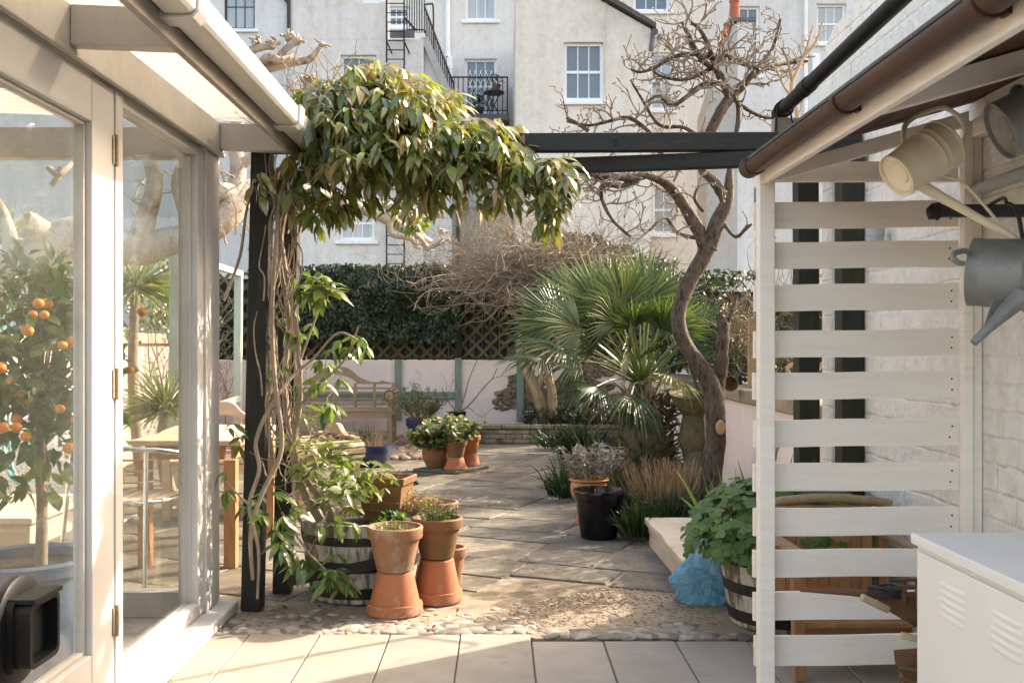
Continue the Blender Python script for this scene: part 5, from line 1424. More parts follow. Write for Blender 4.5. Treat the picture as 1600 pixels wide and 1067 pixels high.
# ---------------------------------------------------------------- right barrel, irises, bag
RX, RY = 1.335, 4.68
br = half_barrel('white peeling half barrel overflowing with lobed green leaves beside the slatted screen', RX, RY, 0, .305, .39)
mb = MB(); mb2 = MB()
for i in range(620):
    v = rand_dir(-.25); q = rnd.uniform(.75,1.05)
    c = V((RX+v.x*.42*q-.03, RY+v.y*.38*q-.05, .40+max(-.16,v.z*.30)*q))
    n_ = (v*.7+V((0,-.3,.8))+rand_dir()*.35).normalized()
    a = n_.orthogonal().normalized(); b_ = n_.cross(a); ph = rnd.uniform(0,6)
    r_ = rnd.uniform(.018,.032)
    for k in range(3):
        t_ = ph+k*2.09; d = a*math.cos(t_)+b_*math.sin(t_); cc = c+d*r_*.95
        vs = [c]; s_ = n_.cross(d)
        for (u,w_) in ((.35,-.55),(.9,-.8),(1.5,-.75),(1.75,-.3),(1.5,0),(1.75,.3),(1.5,.75),(.9,.8),(.35,.55)):
            vs.append(c+d*r_*u+s_*r_*w_+n_*rnd.uniform(-.12,.12)*r_)
        mb.add(vs,[(0,j,j+1) for j in range(1,9)])
    if i % 3 == 0: mb2.tube([(V((RX+v.x*.08,RY+v.y*.08,.36)),.003),(c,.0018)],4)
mb.build('foliage', M['aquilegia'], br); mb2.build('stems', M['lime_leaf'], br)
mb = MB()
for (px0,py0,px1,py1,Y) in ((1110,790,1068,738,4.9),(1118,785,1098,728,4.9),(1140,780,1124,728,4.9),(1160,775,1200,698,5.0),(1150,780,1180,725,4.95),(1120,795,1072,772,4.85),(1165,780,1158,755,4.9),(1130,790,1105,760,4.85),(1172,780,1190,735,5),(1135,800,1112,745,5),(1155,790,1150,735,4.9)):
    p = V((W(px0,py0,Y).x, Y, .36)); e = W(px1,py1,Y)
    mb.blade(p, (e-p), (e-p).length*1.05, .022, rnd.uniform(.1,.4), 5)
for i in range(26):
    p = V((RX+rnd.uniform(-.2,.25), RY+rnd.uniform(0,.25), .36)); mb.blade(p, V((rnd.uniform(-.35,.35),rnd.uniform(-.2,.3),1)), rnd.uniform(.25,.45), .02, rnd.uniform(.1,.6), 5)
mb.build('iris_leaves', M['aquilegia'], br)
mb = MB(); c = W(1101,905,5.02); vs, fs = ico(5); out = []
for v in vs:
    q = V(v); w1 = V((noise.noise(q*2.1),noise.noise(q*2.1+V((9,0,0))),noise.noise(q*2.1+V((0,9,0)))))
    rdg = 1-abs(noise.noise(q*3.2+w1*1.6+V((5,2,7))))*2.2; rdg2 = 1-abs(noise.noise(q*7.5+w1*2.2))*2
    f = .92+.30*noise.noise(q*1.7+V((3,1,2)))+.20*rdg+.10*rdg2
    zz = q.z; w_ = (1.0 if zz < 0 else 1-.62*zz)
    out.append((c.x+q.x*.145*f*w_+.03*max(0,zz), c.y+q.y*.12*f*w_, max(.006,.13+zz*.15*f+(0 if zz < .5 else (zz-.5)*.22))))
mb.add(out, fs)
for i in range(7):
    a = i*.9; top = V((c.x+.02,c.y,.27)); vs = []
    for k in range(6):
        t_ = a+k*.15; vs.append(top+V((math.cos(t_)*.05*(1+.3*(k%2)),math.sin(t_)*.04,.06+.02*(k%2))))
    mb.add([top]+vs,[(0,k,k+1) for k in range(1,6)])
bg_ = mb.build('plastic_bag', M['bag'], at=(c.x,c.y,0), angle=70)
tag(bg_, 'crumpled pale blue plastic bag leaning on the stone step beside the right barrel', 'bag')
# ---------------------------------------------------------------- citrus tree in the conservatory
CXx, CY = wx(64,3.95), 3.95
ct = thing('citrus_tree', 'small citrus tree with orange fruit in a grey-blue pot behind the glass door', 'potted tree', (CXx,CY,0))
mb = MB(); mb.lathe([(.12,.01),(.2,.005),(.21,.02),(.235,.30),(.245,.40),(.262,.41),(.266,.455),(.25,.465),(.232,.455),(.225,.40)],48,(CXx-.05,CY,0)); mb.build('pot', M['bluegrey_glaze'], ct)
mb = MB(); mb.lathe([(0,.43),(.23,.42)],16,(CXx-.05,CY,0)); mb.build('soil', M['soil'], ct)
mb = MB(); top = W(64,650,CY)
mb.tube(smooth([(V((CXx,CY,.42)),.026),(W(66,790,CY),.022),(W(62,720,CY),.021),(top,.018)],5),10)
cc = W(40,592,CY); ends = []
for i in range(60):
    v = rand_dir(-.35); e = V((cc.x+v.x*.34, cc.y+v.y*.3, cc.z+v.z*.48)); 
    if e.x > -1.47: continue
    m1 = top.lerp(e,.5)+V((0,0,.05))+rand_dir()*.05; mb.tube(smooth([(top+V((0,0,rnd.uniform(-.02,.1))),.007),(m1,.005),(e,.0025)],4),5); ends.append((m1,e))
mb.build('trunk', M['vine_bark'], ct)
mb = MB()
for i in range(1250):
    if rnd.random() < .5 and ends:
        a,b = rnd.choice(ends); p = a.lerp(b,rnd.uniform(.2,1.1))+rand_dir()*.07
    else:
        v = rand_dir(); q = rnd.random()**.4; p = V((cc.x+v.x*.44*q, cc.y+v.y*.34*q, cc.z+v.z*.52*q))
    if p.x > -1.50: continue
    d = (p-cc).normalized()*.6+rand_dir()*.8; d.z -= .15
    L = rnd.uniform(.06,.105)
    if p.x+d.normalized().x*L > -1.45: continue
    mb.leaf(p, d, V((.2,-.3,1))+rand_dir()*.6, L, L*.5, .3, .2, 2)
mb.build('foliage', M['citrus'], ct)
for (a,b,y) in ((60,474,3.75),(69,492,3.72),(43,517,3.7),(51,492,3.85),(73,474,3.9),(26,668,3.7),(40,682,3.68),(94,639,3.72),(121,655,3.8),(26,655,3.85),(0,575,3.7),(17,596,3.8),(98,540,3.8),(112,535,3.85),(27,540,3.9),(108,700,3.75),(125,690,3.85),(45,631,3.9),(5,668,3.65),(30,618,3.95),(203,578,4.2),(222,487,4.4)):
    p = W(a,b,y-.14)
    if p.x > -1.47: p.x = -1.47
    mb = MB(); r_ = rnd.uniform(.017,.023); mb.blob(p,(r_,r_,r_*.92),2); mb.build('fruit', M['orange_fruit'], ct)
t = pot('small brown terracotta bowl on the floor behind the citrus pot', wx(116,4.45), 4.45, .17, .28, 'terracotta_moss')
# ---------------------------------------------------------------- pale fig tree on the left
ft = thing('pollarded_tree', 'old pollarded tree with thick smooth pale limbs behind the conservatory', 'tree', (wx(-60,8.6),8.6,0))
mb = MB()
def limb(mb, pth, n=6, sides=14, knob=True):
    mb.tube(smooth([(W(a,b,y),w_*y/S/2) for a,b,y,w_ in pth],n),sides)
def knuckle(mb, a, b, y, r, n=7, L=18):
    c = W(a,b,y); f = y/S
    mb.blob(c,(r*f*1.15,r*f,r*f),2,.3)
    for k in range(n):
        d = rand_dir(-.3); mb.tube([(c+d*r*f*.6,r*f*.42),(c+d*(r+L*.35)*f,r*f*.36),(c+(d+rand_dir()*.4)*(r+L*.6)*f,r*f*.33)],7)
        mb.blob(c+d*(r+L*.6)*f,r*f*.38,1,.5)
limb(mb,[(-75,1010,8.6,150),(-70,800,8.6,125),(-62,640,8.6,110),(-45,520,8.6,100),(-10,450,8.5,78),(60,395,8.4,60),(110,365,8.4,52),(160,372,8.5,50),(215,390,8.6,52),(262,378,8.7,46),(310,368,8.8,42),(348,345,8.8,42),(372,320,8.9,36)],7,18)
limb(mb,[(372,320,8.9,36),(388,296,9.0,30),(430,290,9.2,24),(480,300,9.4,20),(540,318,9.6,18),(590,336,9.8,18),(640,362,10,16),(672,380,10.1,13)])
limb(mb,[(215,390,8.6,42),(228,340,8.6,32),(240,300,8.6,26),(240,270,8.6,24),(230,240,8.6,22),(222,190,8.6,18)])
limb(mb,[(300,372,8.8,36),(296,330,8.7,36),(284,290,8.7,32),(290,262,8.7,30),(300,235,8.7,26),(306,180,8.7,20)])
limb(mb,[(348,345,8.8,36),(366,300,8.9,28),(372,262,8.95,25),(366,220,9,22),(372,190,9,20)])
limb(mb,[(366,300,8.9,24),(346,300,8.8,30),(320,310,8.8,26),(300,290,8.8,18)])
limb(mb,[(-10,450,8.5,50),(20,420,8.3,34),(10,350,8.3,20),(-8,310,8.3,14)])
limb(mb,[(40,430,8.4,40),(80,410,8.5,34),(130,380,8.6,30)])
limb(mb,[(75,262,7.9,8),(92,272,7.9,12),(112,255,8,8)]); limb(mb,[(80,290,7.9,8),(88,280,7.9,10),(96,262,7.9,9)])
limb(mb,[(120,180,9.2,34),(280,140,9.3,26),(380,118,9.4,20),(420,106,9.4,17),(455,98,9.5,14),(485,92,9.5,12),(500,75,9.5,9)],6,12)
limb(mb,[(420,106,9.4,14),(440,85,9.4,12),(455,70,9.4,12),(470,62,9.4,10)]); limb(mb,[(400,112,9.4,12),(418,90,9.3,14),(440,95,9.3,12),(462,85,9.4,9)])
limb(mb,[(330,130,9.3,14),(385,85,9.3,14),(405,75,9.3,12),(425,72,9.3,10)])
for a,b,y,r in ((464,64,9.4,7),(452,58,9.4,6),(503,70,9.5,4.5),(424,72,9.3,6),(402,66,9.3,6),(440,93,9.3,5)): knuckle(mb,a,b,y,r,5,12)
limb(mb,[(372,262,8.95,18),(420,225,9,16),(462,170,9.1,16),(486,140,9.2,18)]); knuckle(mb,484,134,9.2,9,6,14); knuckle(mb,478,152,9.2,7,5,12)
limb(mb,[(400,290,9.0,14),(520,240,9.2,14),(548,150,9.3,14),(552,128,9.3,12)])
limb(mb,[(560,325,9.7,14),(600,320,9.8,12),(640,342,9.9,11),(690,335,10,9)]); limb(mb,[(640,362,10,11),(662,355,10,9),(672,335,10,8),(690,340,10,6)])
limb(mb,[(610,348,9.8,10),(612,366,9.8,9),(640,372,9.8,9),(650,384,9.8,7)]); limb(mb,[(625,352,9.9,9),(655,372,9.9,10),(668,386,10,9),(690,378,10,7)])
for a,b,y,r in ((690,362,10,4.5),(690,378,10,4.5),(650,385,9.8,4),(668,388,10,4.5),(688,338,10,3.5)): knuckle(mb,a,b,y,r,4,9)
for a,b,y,w_ in ((150,300,8.6,12),(180,330,8.6,10)): pass
for i in range(26):
    a = rnd.uniform(200,390); b = rnd.uniform(270,400); y = rnd.uniform(8.5,9); twig(mb, W(a,b,y), rand_dir(0), rnd.uniform(.15,.4), .012, 1, .4, .15)
mb.build('limbs', M['bark_pale'], ft)
mb = MB(); c = W(43,352,8.2); mb.tube([(c+V((.1,.12,-.06)),.10),(c,.115),(c+V((-.02,-.02,.01)),.11)],16); mb.build('limb_stub', M['bark_pale'], ft)
mb = MB(); MX = Matrix.Translation(c+V((-.02,-.021,.012))) @ frame_to((-.6,-.65,.35)).to_4x4(); mb.lathe([(0,.006),(.095,.004),(.1,-.004)],20,M=MX); mb.build('cut_face', M['cut_wood'], ft)
# ---------------------------------------------------------------- magnolia on the right
def flat_dir():
    d = rand_dir(-.5); d.z *= .55; return d.normalized()
mg = thing('magnolia_tree', 'gnarled bare tree with a curved trunk and budding twigs right of the palm', 'tree', (wx(1110,7.2),7.2,0))
def chain(mb, pth, n=6, sides=12, rough=0):
    pr = smooth([(W(a,b,y),(w_*.8 if b < 275 else w_)*y/S/2) for a,b,y,w_ in pth],n)
    if rough: pr = [(p+rand_dir()*r*rough*.3, r*(1+rnd.uniform(-rough,rough))) for p,r in pr]
    mb.tube(pr,sides); return pr
mb = MB()
chain(mb,[(1112,835,7.2,44),(1111,800,7.2,36),(1112,740,7.2,33),(1118,690,7.2,32),(1117,640,7.2,31),(1112,605,7.2,29),(1098,578,7.2,26),(1072,540,7.2,23),(1060,505,7.2,23),(1064,472,7.2,23),(1080,434,7.2,23),(1098,404,7.2,25),(1108,380,7.2,24)],7,20,.03)
Lb = [chain(mb,[(1106,396,7.2,24),(1094,365,7.2,21),(1080,340,7.18,20),(1060,308,7.15,18),(1040,286,7.1,16),(1010,274,7.0,14),(985,278,6.95,13),(950,276,6.9,10),(915,272,6.85,8)],6,12,.08)]
chain(mb,[(1108,388,7.2,26),(1122,345,7.2,23),(1135,318,7.2,21),(1139,296,7.2,16),(1141,262,7.2,12),(1150,215,7.25,11),(1154,175,7.3,9),(1148,140,7.3,7)],6,12,.08)
Lb.append(chain(mb,[(1136,318,7.2,18),(1118,287,7.15,16),(1096,262,7.1,16),(1102,228,7.1,18),(1118,190,7.1,22),(1135,160,7.15,20),(1150,145,7.2,18),(1165,130,7.2,14),(1178,115,7.25,13),(1205,104,7.3,10),(1235,98,7.4,8),(1262,96,7.4,5)],6,12,.1))
Lb.append(chain(mb,[(1140,150,7.15,18),(1128,125,7.1,16),(1116,100,7.1,13),(1108,75,7.0,10),(1096,50,7.0,8),(1080,35,7.0,6)],6,10,.1))
Lb.append(chain(mb,[(1122,112,7.1,12),(1098,95,7.0,12),(1085,75,7.0,11),(1075,55,6.95,9),(1066,35,6.95,6)],6,10,.1))
Lb.append(chain(mb,[(1108,90,7.05,10),(1080,85,7,9),(1050,90,6.95,8),(1025,105,6.9,7),(1000,113,6.85,6),(985,108,6.85,5)],6,8,.1))
Lb.append(chain(mb,[(1124,130,7.1,11),(1098,133,7.05,10),(1075,150,7,9),(1050,165,6.95,8),(1030,150,6.9,6),(1012,158,6.9,5)],6,8,.1))
Lb.append(chain(mb,[(1116,105,7.1,9),(1085,120,7.0,8),(1060,125,6.95,7),(1030,118,6.9,6),(1015,105,6.9,5)],6,8,.1))
Lb.append(chain(mb,[(1165,130,7.2,10),(1180,110,7.2,8),(1205,80,7.3,7),(1215,50,7.3,5),(1220,30,7.3,4)],6,8,.1))
Lb.append(chain(mb,[(1145,150,7.15,12),(1158,165,7.2,8),(1190,182,7.2,8),(1230,186,7.3,6)],6,8,.1))
Lb.append(chain(mb,[(1115,100,7.1,12),(1135,88,7.15,10),(1160,100,7.2,8),(1185,108,7.2,7)],6,8,.1))
Lb.append(chain(mb,[(1010,274,7.0,12),(975,290,6.95,9),(945,290,6.9,8),(940,310,6.9,6),(958,345,6.9,5),(985,370,6.9,4)],6,8,.1))
Lb.append(chain(mb,[(985,278,6.95,9),(930,272,6.9,8),(905,280,6.9,6),(880,250,6.9,5)],6,8,.1))
Lb.append(chain(mb,[(1040,262,7.3,12),(1020,215,7.3,9),(985,185,7.3,8),(950,190,7.3,7),(920,196,7.3,6),(885,190,7.3,4)],6,8,.1))
Lb.append(chain(mb,[(1105,225,7.1,10),(1070,200,7.2,8),(1030,195,7.3,7),(1000,150,7.3,5),(985,125,7.3,4)],6,8,.1))
Lb.append(chain(mb,[(920,205,7.3,8),(900,192,7.3,7),(885,184,7.3,6)],4,8,.05))
Lb.append(chain(mb,[(1128,345,7.2,8),(1150,370,7.1,6),(1170,350,7,5)],5,8,.1)); Lb.append(chain(mb,[(1108,375,7.2,8),(1060,365,7.1,6),(1040,340,7,5),(1015,360,6.9,4)],5,8,.1))
Lb.append(chain(mb,[(1098,330,7.1,6),(1085,310,7,5),(1092,290,7,4)],5,6,.1))
# stump of a second stem, knot of a cut branch
chain(mb,[(1118,640,7.2,24),(1123,600,7.25,22),(1128,560,7.25,20),(1130,520,7.25,18),(1129,500,7.25,17),(1129,498,7.25,12)],6,14,.1)
Lb.append(chain(mb,[(1136,505,7.25,7),(1146,480,7.25,6),(1152,462,7.25,4)],5,6,.1))
mb.blob(W(1126,669,7.13),(.035,.035,.055),2,.2)
mb.build('trunk', M['bark_mag'], mg)
mb = MB(); MX = Matrix.Translation(W(1127,668,7.085)) @ frame_to((.25,-1,.05)).to_4x4() @ Matrix.Scale(1.4,4,(0,1,0)); mb.lathe([(0,.006),(.03,.005),(.036,.0),(.038,-.012)],20,M=MX); mb.build('cut_knot', M['cut_wood'], mg)
mb = MB(); bud = MB()
def mtwig(p, d, L, r, depth):
    n = max(3, int(L/.045)); pr = [(p.copy(),r)]; q = p.copy(); dd = d.normalized(); kids = []
    for k in range(n):
        dd = (dd+rand_dir()*.58+V((0,0,.08))).normalized(); q = q+dd*(L/n); r2 = max(.0028, r*(1-.5*(k+1)/n))
        if k % 2: r2 *= 1.22
        pr.append((q.copy(), r2))
        if depth > 0 and rnd.random() < .72: kids.append((q.copy(), (dd+rand_dir()*1.1).normalized(), r2*.8))
        elif rnd.random() < .35: kids.append((q.copy(), (dd+rand_dir()*1.2).normalized(), r2*.75, 1))
    mb.tube(pr, 5); mb.blob(q,(.006,.006,.010),0)
    for kd in kids:
        if len(kd) == 4:
            e = kd[0]+kd[1]*rnd.uniform(.018,.04); mb.tube([(kd[0],kd[2]),(e,.0042)],4); mb.blob(e,(.006,.006,.010),0)
        else: mtwig(kd[0], kd[1], L*rnd.uniform(.35,.7), kd[2], depth-1)
for pr in Lb:
    for i,(p,r) in enumerate(pr[4:]):
        if rnd.random() < (.34 if r < .03 else .12): mtwig(p, flat_dir(), rnd.uniform(.12,.32), min(.0085,r*.55), 1)
mb.build('twigs', M['bark_twig'], mg)
# separate lichen-yellow sapling stem in front of the black pipe
sp_ = thing('sapling', 'thin yellowish bare stem rising beside the end of the black pipe', 'shrub', (wx(1245,5.9),5.9,0))
mb = MB()
for pth in ([(1262,700,5.9,9),(1268,560,5.9,9),(1258,430,5.9,9),(1250,300,5.9,8),(1247,190,5.9,8),(1240,155,5.9,8),(1238,130,5.9,7),(1256,90,5.9,6),(1275,65,5.9,5),(1285,35,5.9,4)],[(1240,155,5.9,7),(1225,135,5.9,5),(1212,105,5.9,4)],[(1238,130,5.9,6),(1232,100,5.9,5),(1222,75,5.9,4)],[(1256,90,5.9,5),(1265,60,5.9,4),(1270,40,5.9,3)],[(1258,430,5.9,8),(1290,430,5.85,6),(1340,425,5.8,6),(1355,400,5.8,5)],[(1268,560,5.9,7),(1230,575,5.9,7),(1258,600,5.9,6),(1290,560,5.9,6)],[(1262,650,5.9,6),(1220,690,5.9,6),(1210,720,5.9,6)]):
    pr = chain(mb,pth,6,8,.08)
    for p,r in pr[3:]:
        if p.z > 2.4 and rnd.random() < .4: twig(mb,p,rand_dir(0),rnd.uniform(.06,.16),.004,1,.4,.1)
mb.build('stem', M['dry_stem'], sp_)
# ---------------------------------------------------------------- fan palm
pl = thing('fan_palm', 'large fan palm with spiky green fronds in the bed in the middle of the garden', 'palm tree', (1.42,9.6,0))
PX, PY = 1.42, 9.6
mb = MB(); pr = [(V((PX,PY,0)),.26),(V((PX-.02,PY,.2)),.25),(V((PX-.04,PY,.5)),.22),(V((PX-.05,PY,.75)),.17),(V((PX-.05,PY,.95)),.10)]
mb.tube(smooth(pr,3),16)
for i in range(420):
    a = rnd.uniform(0,6.28); z = rnd.uniform(.0,.85); r_ = .23-.05*z; p = V((PX+r_*math.cos(a),PY+r_*math.sin(a),z))
    mb.blade(p, V((math.cos(a),math.sin(a),rnd.uniform(.2,1.6))), rnd.uniform(.1,.22), .03, rnd.uniform(-.2,.8), 2)
mb.build('trunk', M['bark_mag'] if False else M['brown_stem'], pl)
crown = V((PX-.05,PY,.9)); pet = MB(); fr_ = MB(); yel = MB()
def frond(tgt, rad, nrm, mbx, n=27, spread=2.75, drp=.25):
    """petiole from the crown to tgt, then a folded fan of leaflets"""
    d = (tgt-crown); mid = crown.lerp(tgt,.55)+V((0,0,.09*d.length))
    pr = smooth([(crown+rand_dir()*.04,.014),(mid,.010),(tgt,.008)],5); pet.tube(pr,5)
    ax = (tgt-mid).normalized(); nr = (V(nrm)-ax*ax.dot(V(nrm))).normalized(); sd = ax.cross(nr)
    for i in range(n):
        t_ = (i/(n-1)*2-1)*spread*.5+rnd.uniform(-.03,.03)
        d = (ax*math.cos(t_)+sd*math.sin(t_)).normalized()
        L = rad*(1-.16*abs(t_)/(spread*.5))*rnd.uniform(.9,1.06); w_ = rad*spread/n*.80
        s_ = d.cross(nr).normalized(); vs = []
        fold = .22*w_*(1 if i % 2 else -1)
        for (u,ww) in ((.04,.14),(.28,.62),(.48,.72),(.75,.42),(1.0,.03)):
            dr = drp*L*max(0,u-.4)**2*rnd.uniform(.5,2.0)
            c = tgt+d*(L*u)-nr*(.05*L*u*u)-V((0,0,dr))
            vs += [c-s_*(w_*.5*ww), c+nr*(w_*.28*ww), c+s_*(w_*.5*ww)]
        mbx.add(vs,[f for k in range(4) for f in ((3*k,3*k+1,3*k+4,3*k+3),(3*k+1,3*k+2,3*k+5,3*k+4))])
FR = [ # px, py, distance, radius px, normal, droop
 (905,480,9.1,95,(-.3,-.8,.55),.2),(935,445,9.5,100,(-.1,-.9,.45),.1),(975,440,9.3,92,(.05,-.9,.4),.1),(1010,432,9.7,96,(.1,-.8,.5),.1),(1045,445,9.9,90,(.2,-.8,.5),.1),
 (960,470,9.0,80,(0,-1,.3),.2),(1035,480,9.2,80,(.1,-.95,.3),.2),(880,540,9.0,92,(-.4,-.6,.7),.5),(845,555,9.2,80,(-.3,-.3,.9),.5),(870,500,9.5,95,(-.5,-.6,.6),.3),
 (1085,480,9.9,85,(.5,-.7,.5),.25),(1095,520,9.6,80,(.6,-.6,.6),.35),(1055,505,9.3,70,(.3,-.85,.4),.2),(900,440,9.9,95,(-.3,-.7,.6),.15),
 (985,615,8.8,72,(.0,-.75,.65),1.1),(1005,640,8.9,62,(.3,-.8,.5),1.2),(930,600,9.0,75,(-.4,-.8,.4),1.0),(1050,590,9.1,80,(.5,-.5,.7),.8),(1020,400+40,10.1,90,(0,-.5,.8),.1),(950,425,10.1,90,(-.2,-.5,.8),.1),
 (990,505,9.1,75,(0,-1,.15),.3),(940,520,9.0,75,(-.2,-.95,.2),.4),(1075,560,9.4,70,(.5,-.7,.5),.7),(905,560,9.3,80,(-.4,-.7,.5),.6),(860,520,9.8,80,(-.5,-.5,.7),.3),(1000,470,10.0,100,(0,-.8,.6),.1),
 (1110,470,10.2,70,(.5,-.6,.6),.2),(985,545,8.9,70,(.05,-1,.2),.7),(1030,540,9.1,72,(.2,-.95,.3),.6),(1130,505,10.0,70,(.5,-.6,.6),.25),(1125,545,9.8,66,(.6,-.6,.5),.35),(1140,470,10.4,64,(.5,-.6,.6),.15),(870,470,9.6,80,(-.4,-.7,.6),.1)]
for k,(a,b,y,rp,nr,dr) in enumerate(FR):
    c = W(a,b+(34 if b < 500 else 4),y); c = crown.lerp(c, .98)
    frond(c, rp*y/S*1.04, (nr[0]+rnd.uniform(-.1,.1),nr[1],nr[2]), yel if k == 17 else fr_, drp=dr)
pet.build('petioles', M['lime_leaf'], pl); fr_.build('fronds', M['palm_leaf'], pl, angle=20); yel.build('yellow_frond', M['palm_yellow'], pl, angle=20)
mb = MB(); rs_ = crown.copy()
for i in range(60):
    a = rnd.uniform(0,6.28); d = V((math.cos(a),math.sin(a),rnd.uniform(-.2,.5))); mb.blade(crown+V((0,0,-.15)), d, rnd.uniform(.4,.75), .025, 1.6, 5)
mb.build('dead_fronds', M['brown_stem'], pl)
# ---------------------------------------------------------------- bed plants
def tuft(label, x, y, n, L, w, mat='grass_green', droop=1.0, spread=.08, z=.03, name='strap_leaf_clump', sc=.5):
    mb = MB()
    for i in range(n):
        a = rnd.uniform(0,6.28); q = rnd.random()*spread; p = V((x+q*math.cos(a),y+q*math.sin(a),z))
        mb.blade(p, V((math.cos(a)*sc*rnd.random()*1.6,math.sin(a)*sc*rnd.random()*1.6,1)), L*rnd.uniform(.55,1.15), w, droop*rnd.uniform(.4,1.3), 5)
    o = mb.build(name, M[mat], at=(x,y,z)); return tag(o, label, 'plant', None)
tuft('dark grassy clump spilling over the flagstones left of the orange urn', wx(888,8.3), 8.3, 240, .34, .013, droop=1.3, spread=.16)
tuft('grassy clump behind the black pot at the foot of the palm', wx(965,7.6), 7.6, 260, .34, .013, droop=1.1, spread=.22)
tuft('grassy clump growing between the black pot and the stone step', wx(1000,6.55), 6.62, 190, .26, .014, droop=1.2, spread=.13)
tuft('strap-leaved clump on the bed behind the stone step', wx(1050,6.85), 6.9, 200, .26, .015, droop=1.1, spread=.2, z=.06)
tuft('dark green clump by the brick edging left of the palm trunk', wx(905,11.5), 11.5, 260, .42, .016, droop=1.2, spread=.25)
tuft('strappy seedlings near the far brick edging under the palm', wx(870,12.2), 12.3, 160, .3, .014, droop=1.1, spread=.25)
tuft('young upright palm leaf clump in front of the palm trunk', wx(940,9.2), 9.0, 60, .6, .022, 'palm_leaf', .35, .12, .05, sc=.7)
ds = thing('dry_grass_clump', 'clump of dry upright brown stems in front of the magnolia trunk', 'plant', (wx(1045,7.35),7.4,.05))
mb = MB()
for i in range(430):
    x = wx(1045,7.35)+rnd.gauss(0,.11); y = 7.4+rnd.gauss(0,.12); p = V((x,y,.05)); d = V(((x-wx(1045,7.35))*1.6-.05,(y-7.4)*1.0,1))+rand_dir()*.16; L = rnd.uniform(.2,.42); pr = [(p.copy(),.004)]
    for k in range(4): d = (d.normalized()+rand_dir()*.1); p = p+d.normalized()*L/4; pr.append((p.copy(),.0036-.0005*k))
    mb.tube(pr,4)
mb.build('stems', M['straw'], ds)
rb_ = MB()
for i in range(900):
    x = rnd.uniform(wx(820,13.4),1.7); y = rnd.uniform(13.2,13.85); p = V((x,y,.2+rnd.uniform(0,.1))); 
    rnd_leaf(rb_, p+V((0,0,rnd.random()**2*.2)), (V((0,-.5,1))+rand_dir()*.7), rnd.uniform(.02,.045)) if i % 2 else rb_.blade(p,V((rnd.uniform(-.6,.6),-.3,1)),rnd.uniform(.12,.28),.014,1,4)
tag(rb_.build('bed_greenery', M['ivy']), 'low dark greenery growing on the raised bed behind the brick edging', 'ground cover', kind='stuff')
tp2 = thing('broken_pot', 'broken terracotta pot half buried in the raised bed under the palm', 'flower pot', (wx(938,13.3),13.3,.2))
mb = MB(); MX = Matrix.Translation(W(936,648,13.3)) @ frame_to((-.7,-.6,.3)).to_4x4(); mb.lathe(potprof(.13,.2),28,M=MX); mb.build('pot', M['terracotta_moss'], tp2)
# cup on the wall by the trunk
cu = thing('clay_cup', 'small brown clay cup lying on the wall coping right of the tree trunk', 'cup', W(1140,612,7.5))
mb = MB(); MX = Matrix.Translation(W(1143,600,7.62)) @ frame_to((-.35,-.9,.1)).to_4x4(); mb.lathe([(0,-.07),(.03,-.07),(.045,-.03),(.058,.03),(.06,.04),(.054,.04),(.04,-.03),(0,-.055)],24,M=MX); mb.build('body', M['terracotta_moss'], cu)
# ---------------------------------------------------------------- ivy hedge, twiggy shrub, right hedge
def ivy_mass(name, label, fn, n, leaf, cat='hedge', core=None, mat='ivy'):
    t = thing(name, label, cat, core['at'])
    mb = MB()
    for i in range(n):
        p, nr = fn(); d = (nr*.35+V((rnd.uniform(-.8,.8),0,-.8))+rand_dir()*.6)
        mb.leaf(p, d, nr+rand_dir()*.75, leaf*rnd.uniform(.6,1.25), leaf*rnd.uniform(.6,1.05), .25, .15, 1)
    mb.build('foliage', M[mat], t)
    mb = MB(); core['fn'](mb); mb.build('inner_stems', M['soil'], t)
    return t
XL, XR = -3.4, wx(700,BW)
def bump_(x,z): return .20*noise.noise(V((x*1.9,z*1.9,1.3)))+.11*noise.noise(V((x*4.5,z*4.5,4)))
def ivy1():
    while True:
        x = rnd.uniform(XL, XR+.15); z = rnd.uniform(1.35, 2.47)
        edge = XR+.2-(.55*(z-1.9) if z > 1.9 else .0)-.1*noise.noise(V((z*3,2,1)))
        top = 2.36+.06*noise.noise(V((x*1.7,0,0)))+.04*noise.noise(V((x*6,3,0)))
        lo = 1.30+.18*abs(noise.noise(V((x*2.2,7,0))))+(.25 if x < -2 and rnd.random() < .5 else 0)
        if x > edge or z < lo: continue
        if z > top:
            if rnd.random() < .85: continue
            z = top+rnd.random()*.06
        if rnd.random() < .12: return V((x,BW+rnd.uniform(-.3,.25),top+rnd.uniform(-.02,.05))), V((0,-.3,1))
        y = BW-.18-bump_(x,z)-(.10 if z > 2 else 0)-.12*max(0,(2.1-abs(z-2.1)*2-1.6))+rnd.uniform(-.03,.06)
        return V((x,y,z)), V((0,-1,.25))
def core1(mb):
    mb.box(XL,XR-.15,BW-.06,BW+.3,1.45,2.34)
ivy_mass('ivy_hedge', 'dense dark green ivy grown over the fence above the bench', ivy1, 9500, .062, core={'at':(-2,BW,1.2),'fn':core1})
def ivy2():
    while True:
        x = rnd.uniform(wx(800,BW), wx(1060,BW)); z = rnd.uniform(1.45,2.95)
        top = 2.5+.42*math.exp(-((x-1.1)/.75)**2)+.1*noise.noise(V((x*3,1,5)))
        if z > top: continue
        if rnd.random() < .25 and z < top-.1: continue
        return V((x, BW+.12-.12*noise.noise(V((x*3,z*3,0)))+rnd.uniform(-.05,.1), z)), V((0,-1,.3))
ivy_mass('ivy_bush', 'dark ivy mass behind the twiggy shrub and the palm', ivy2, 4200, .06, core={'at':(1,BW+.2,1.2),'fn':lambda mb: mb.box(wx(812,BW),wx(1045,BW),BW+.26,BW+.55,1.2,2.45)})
HX = 2.25
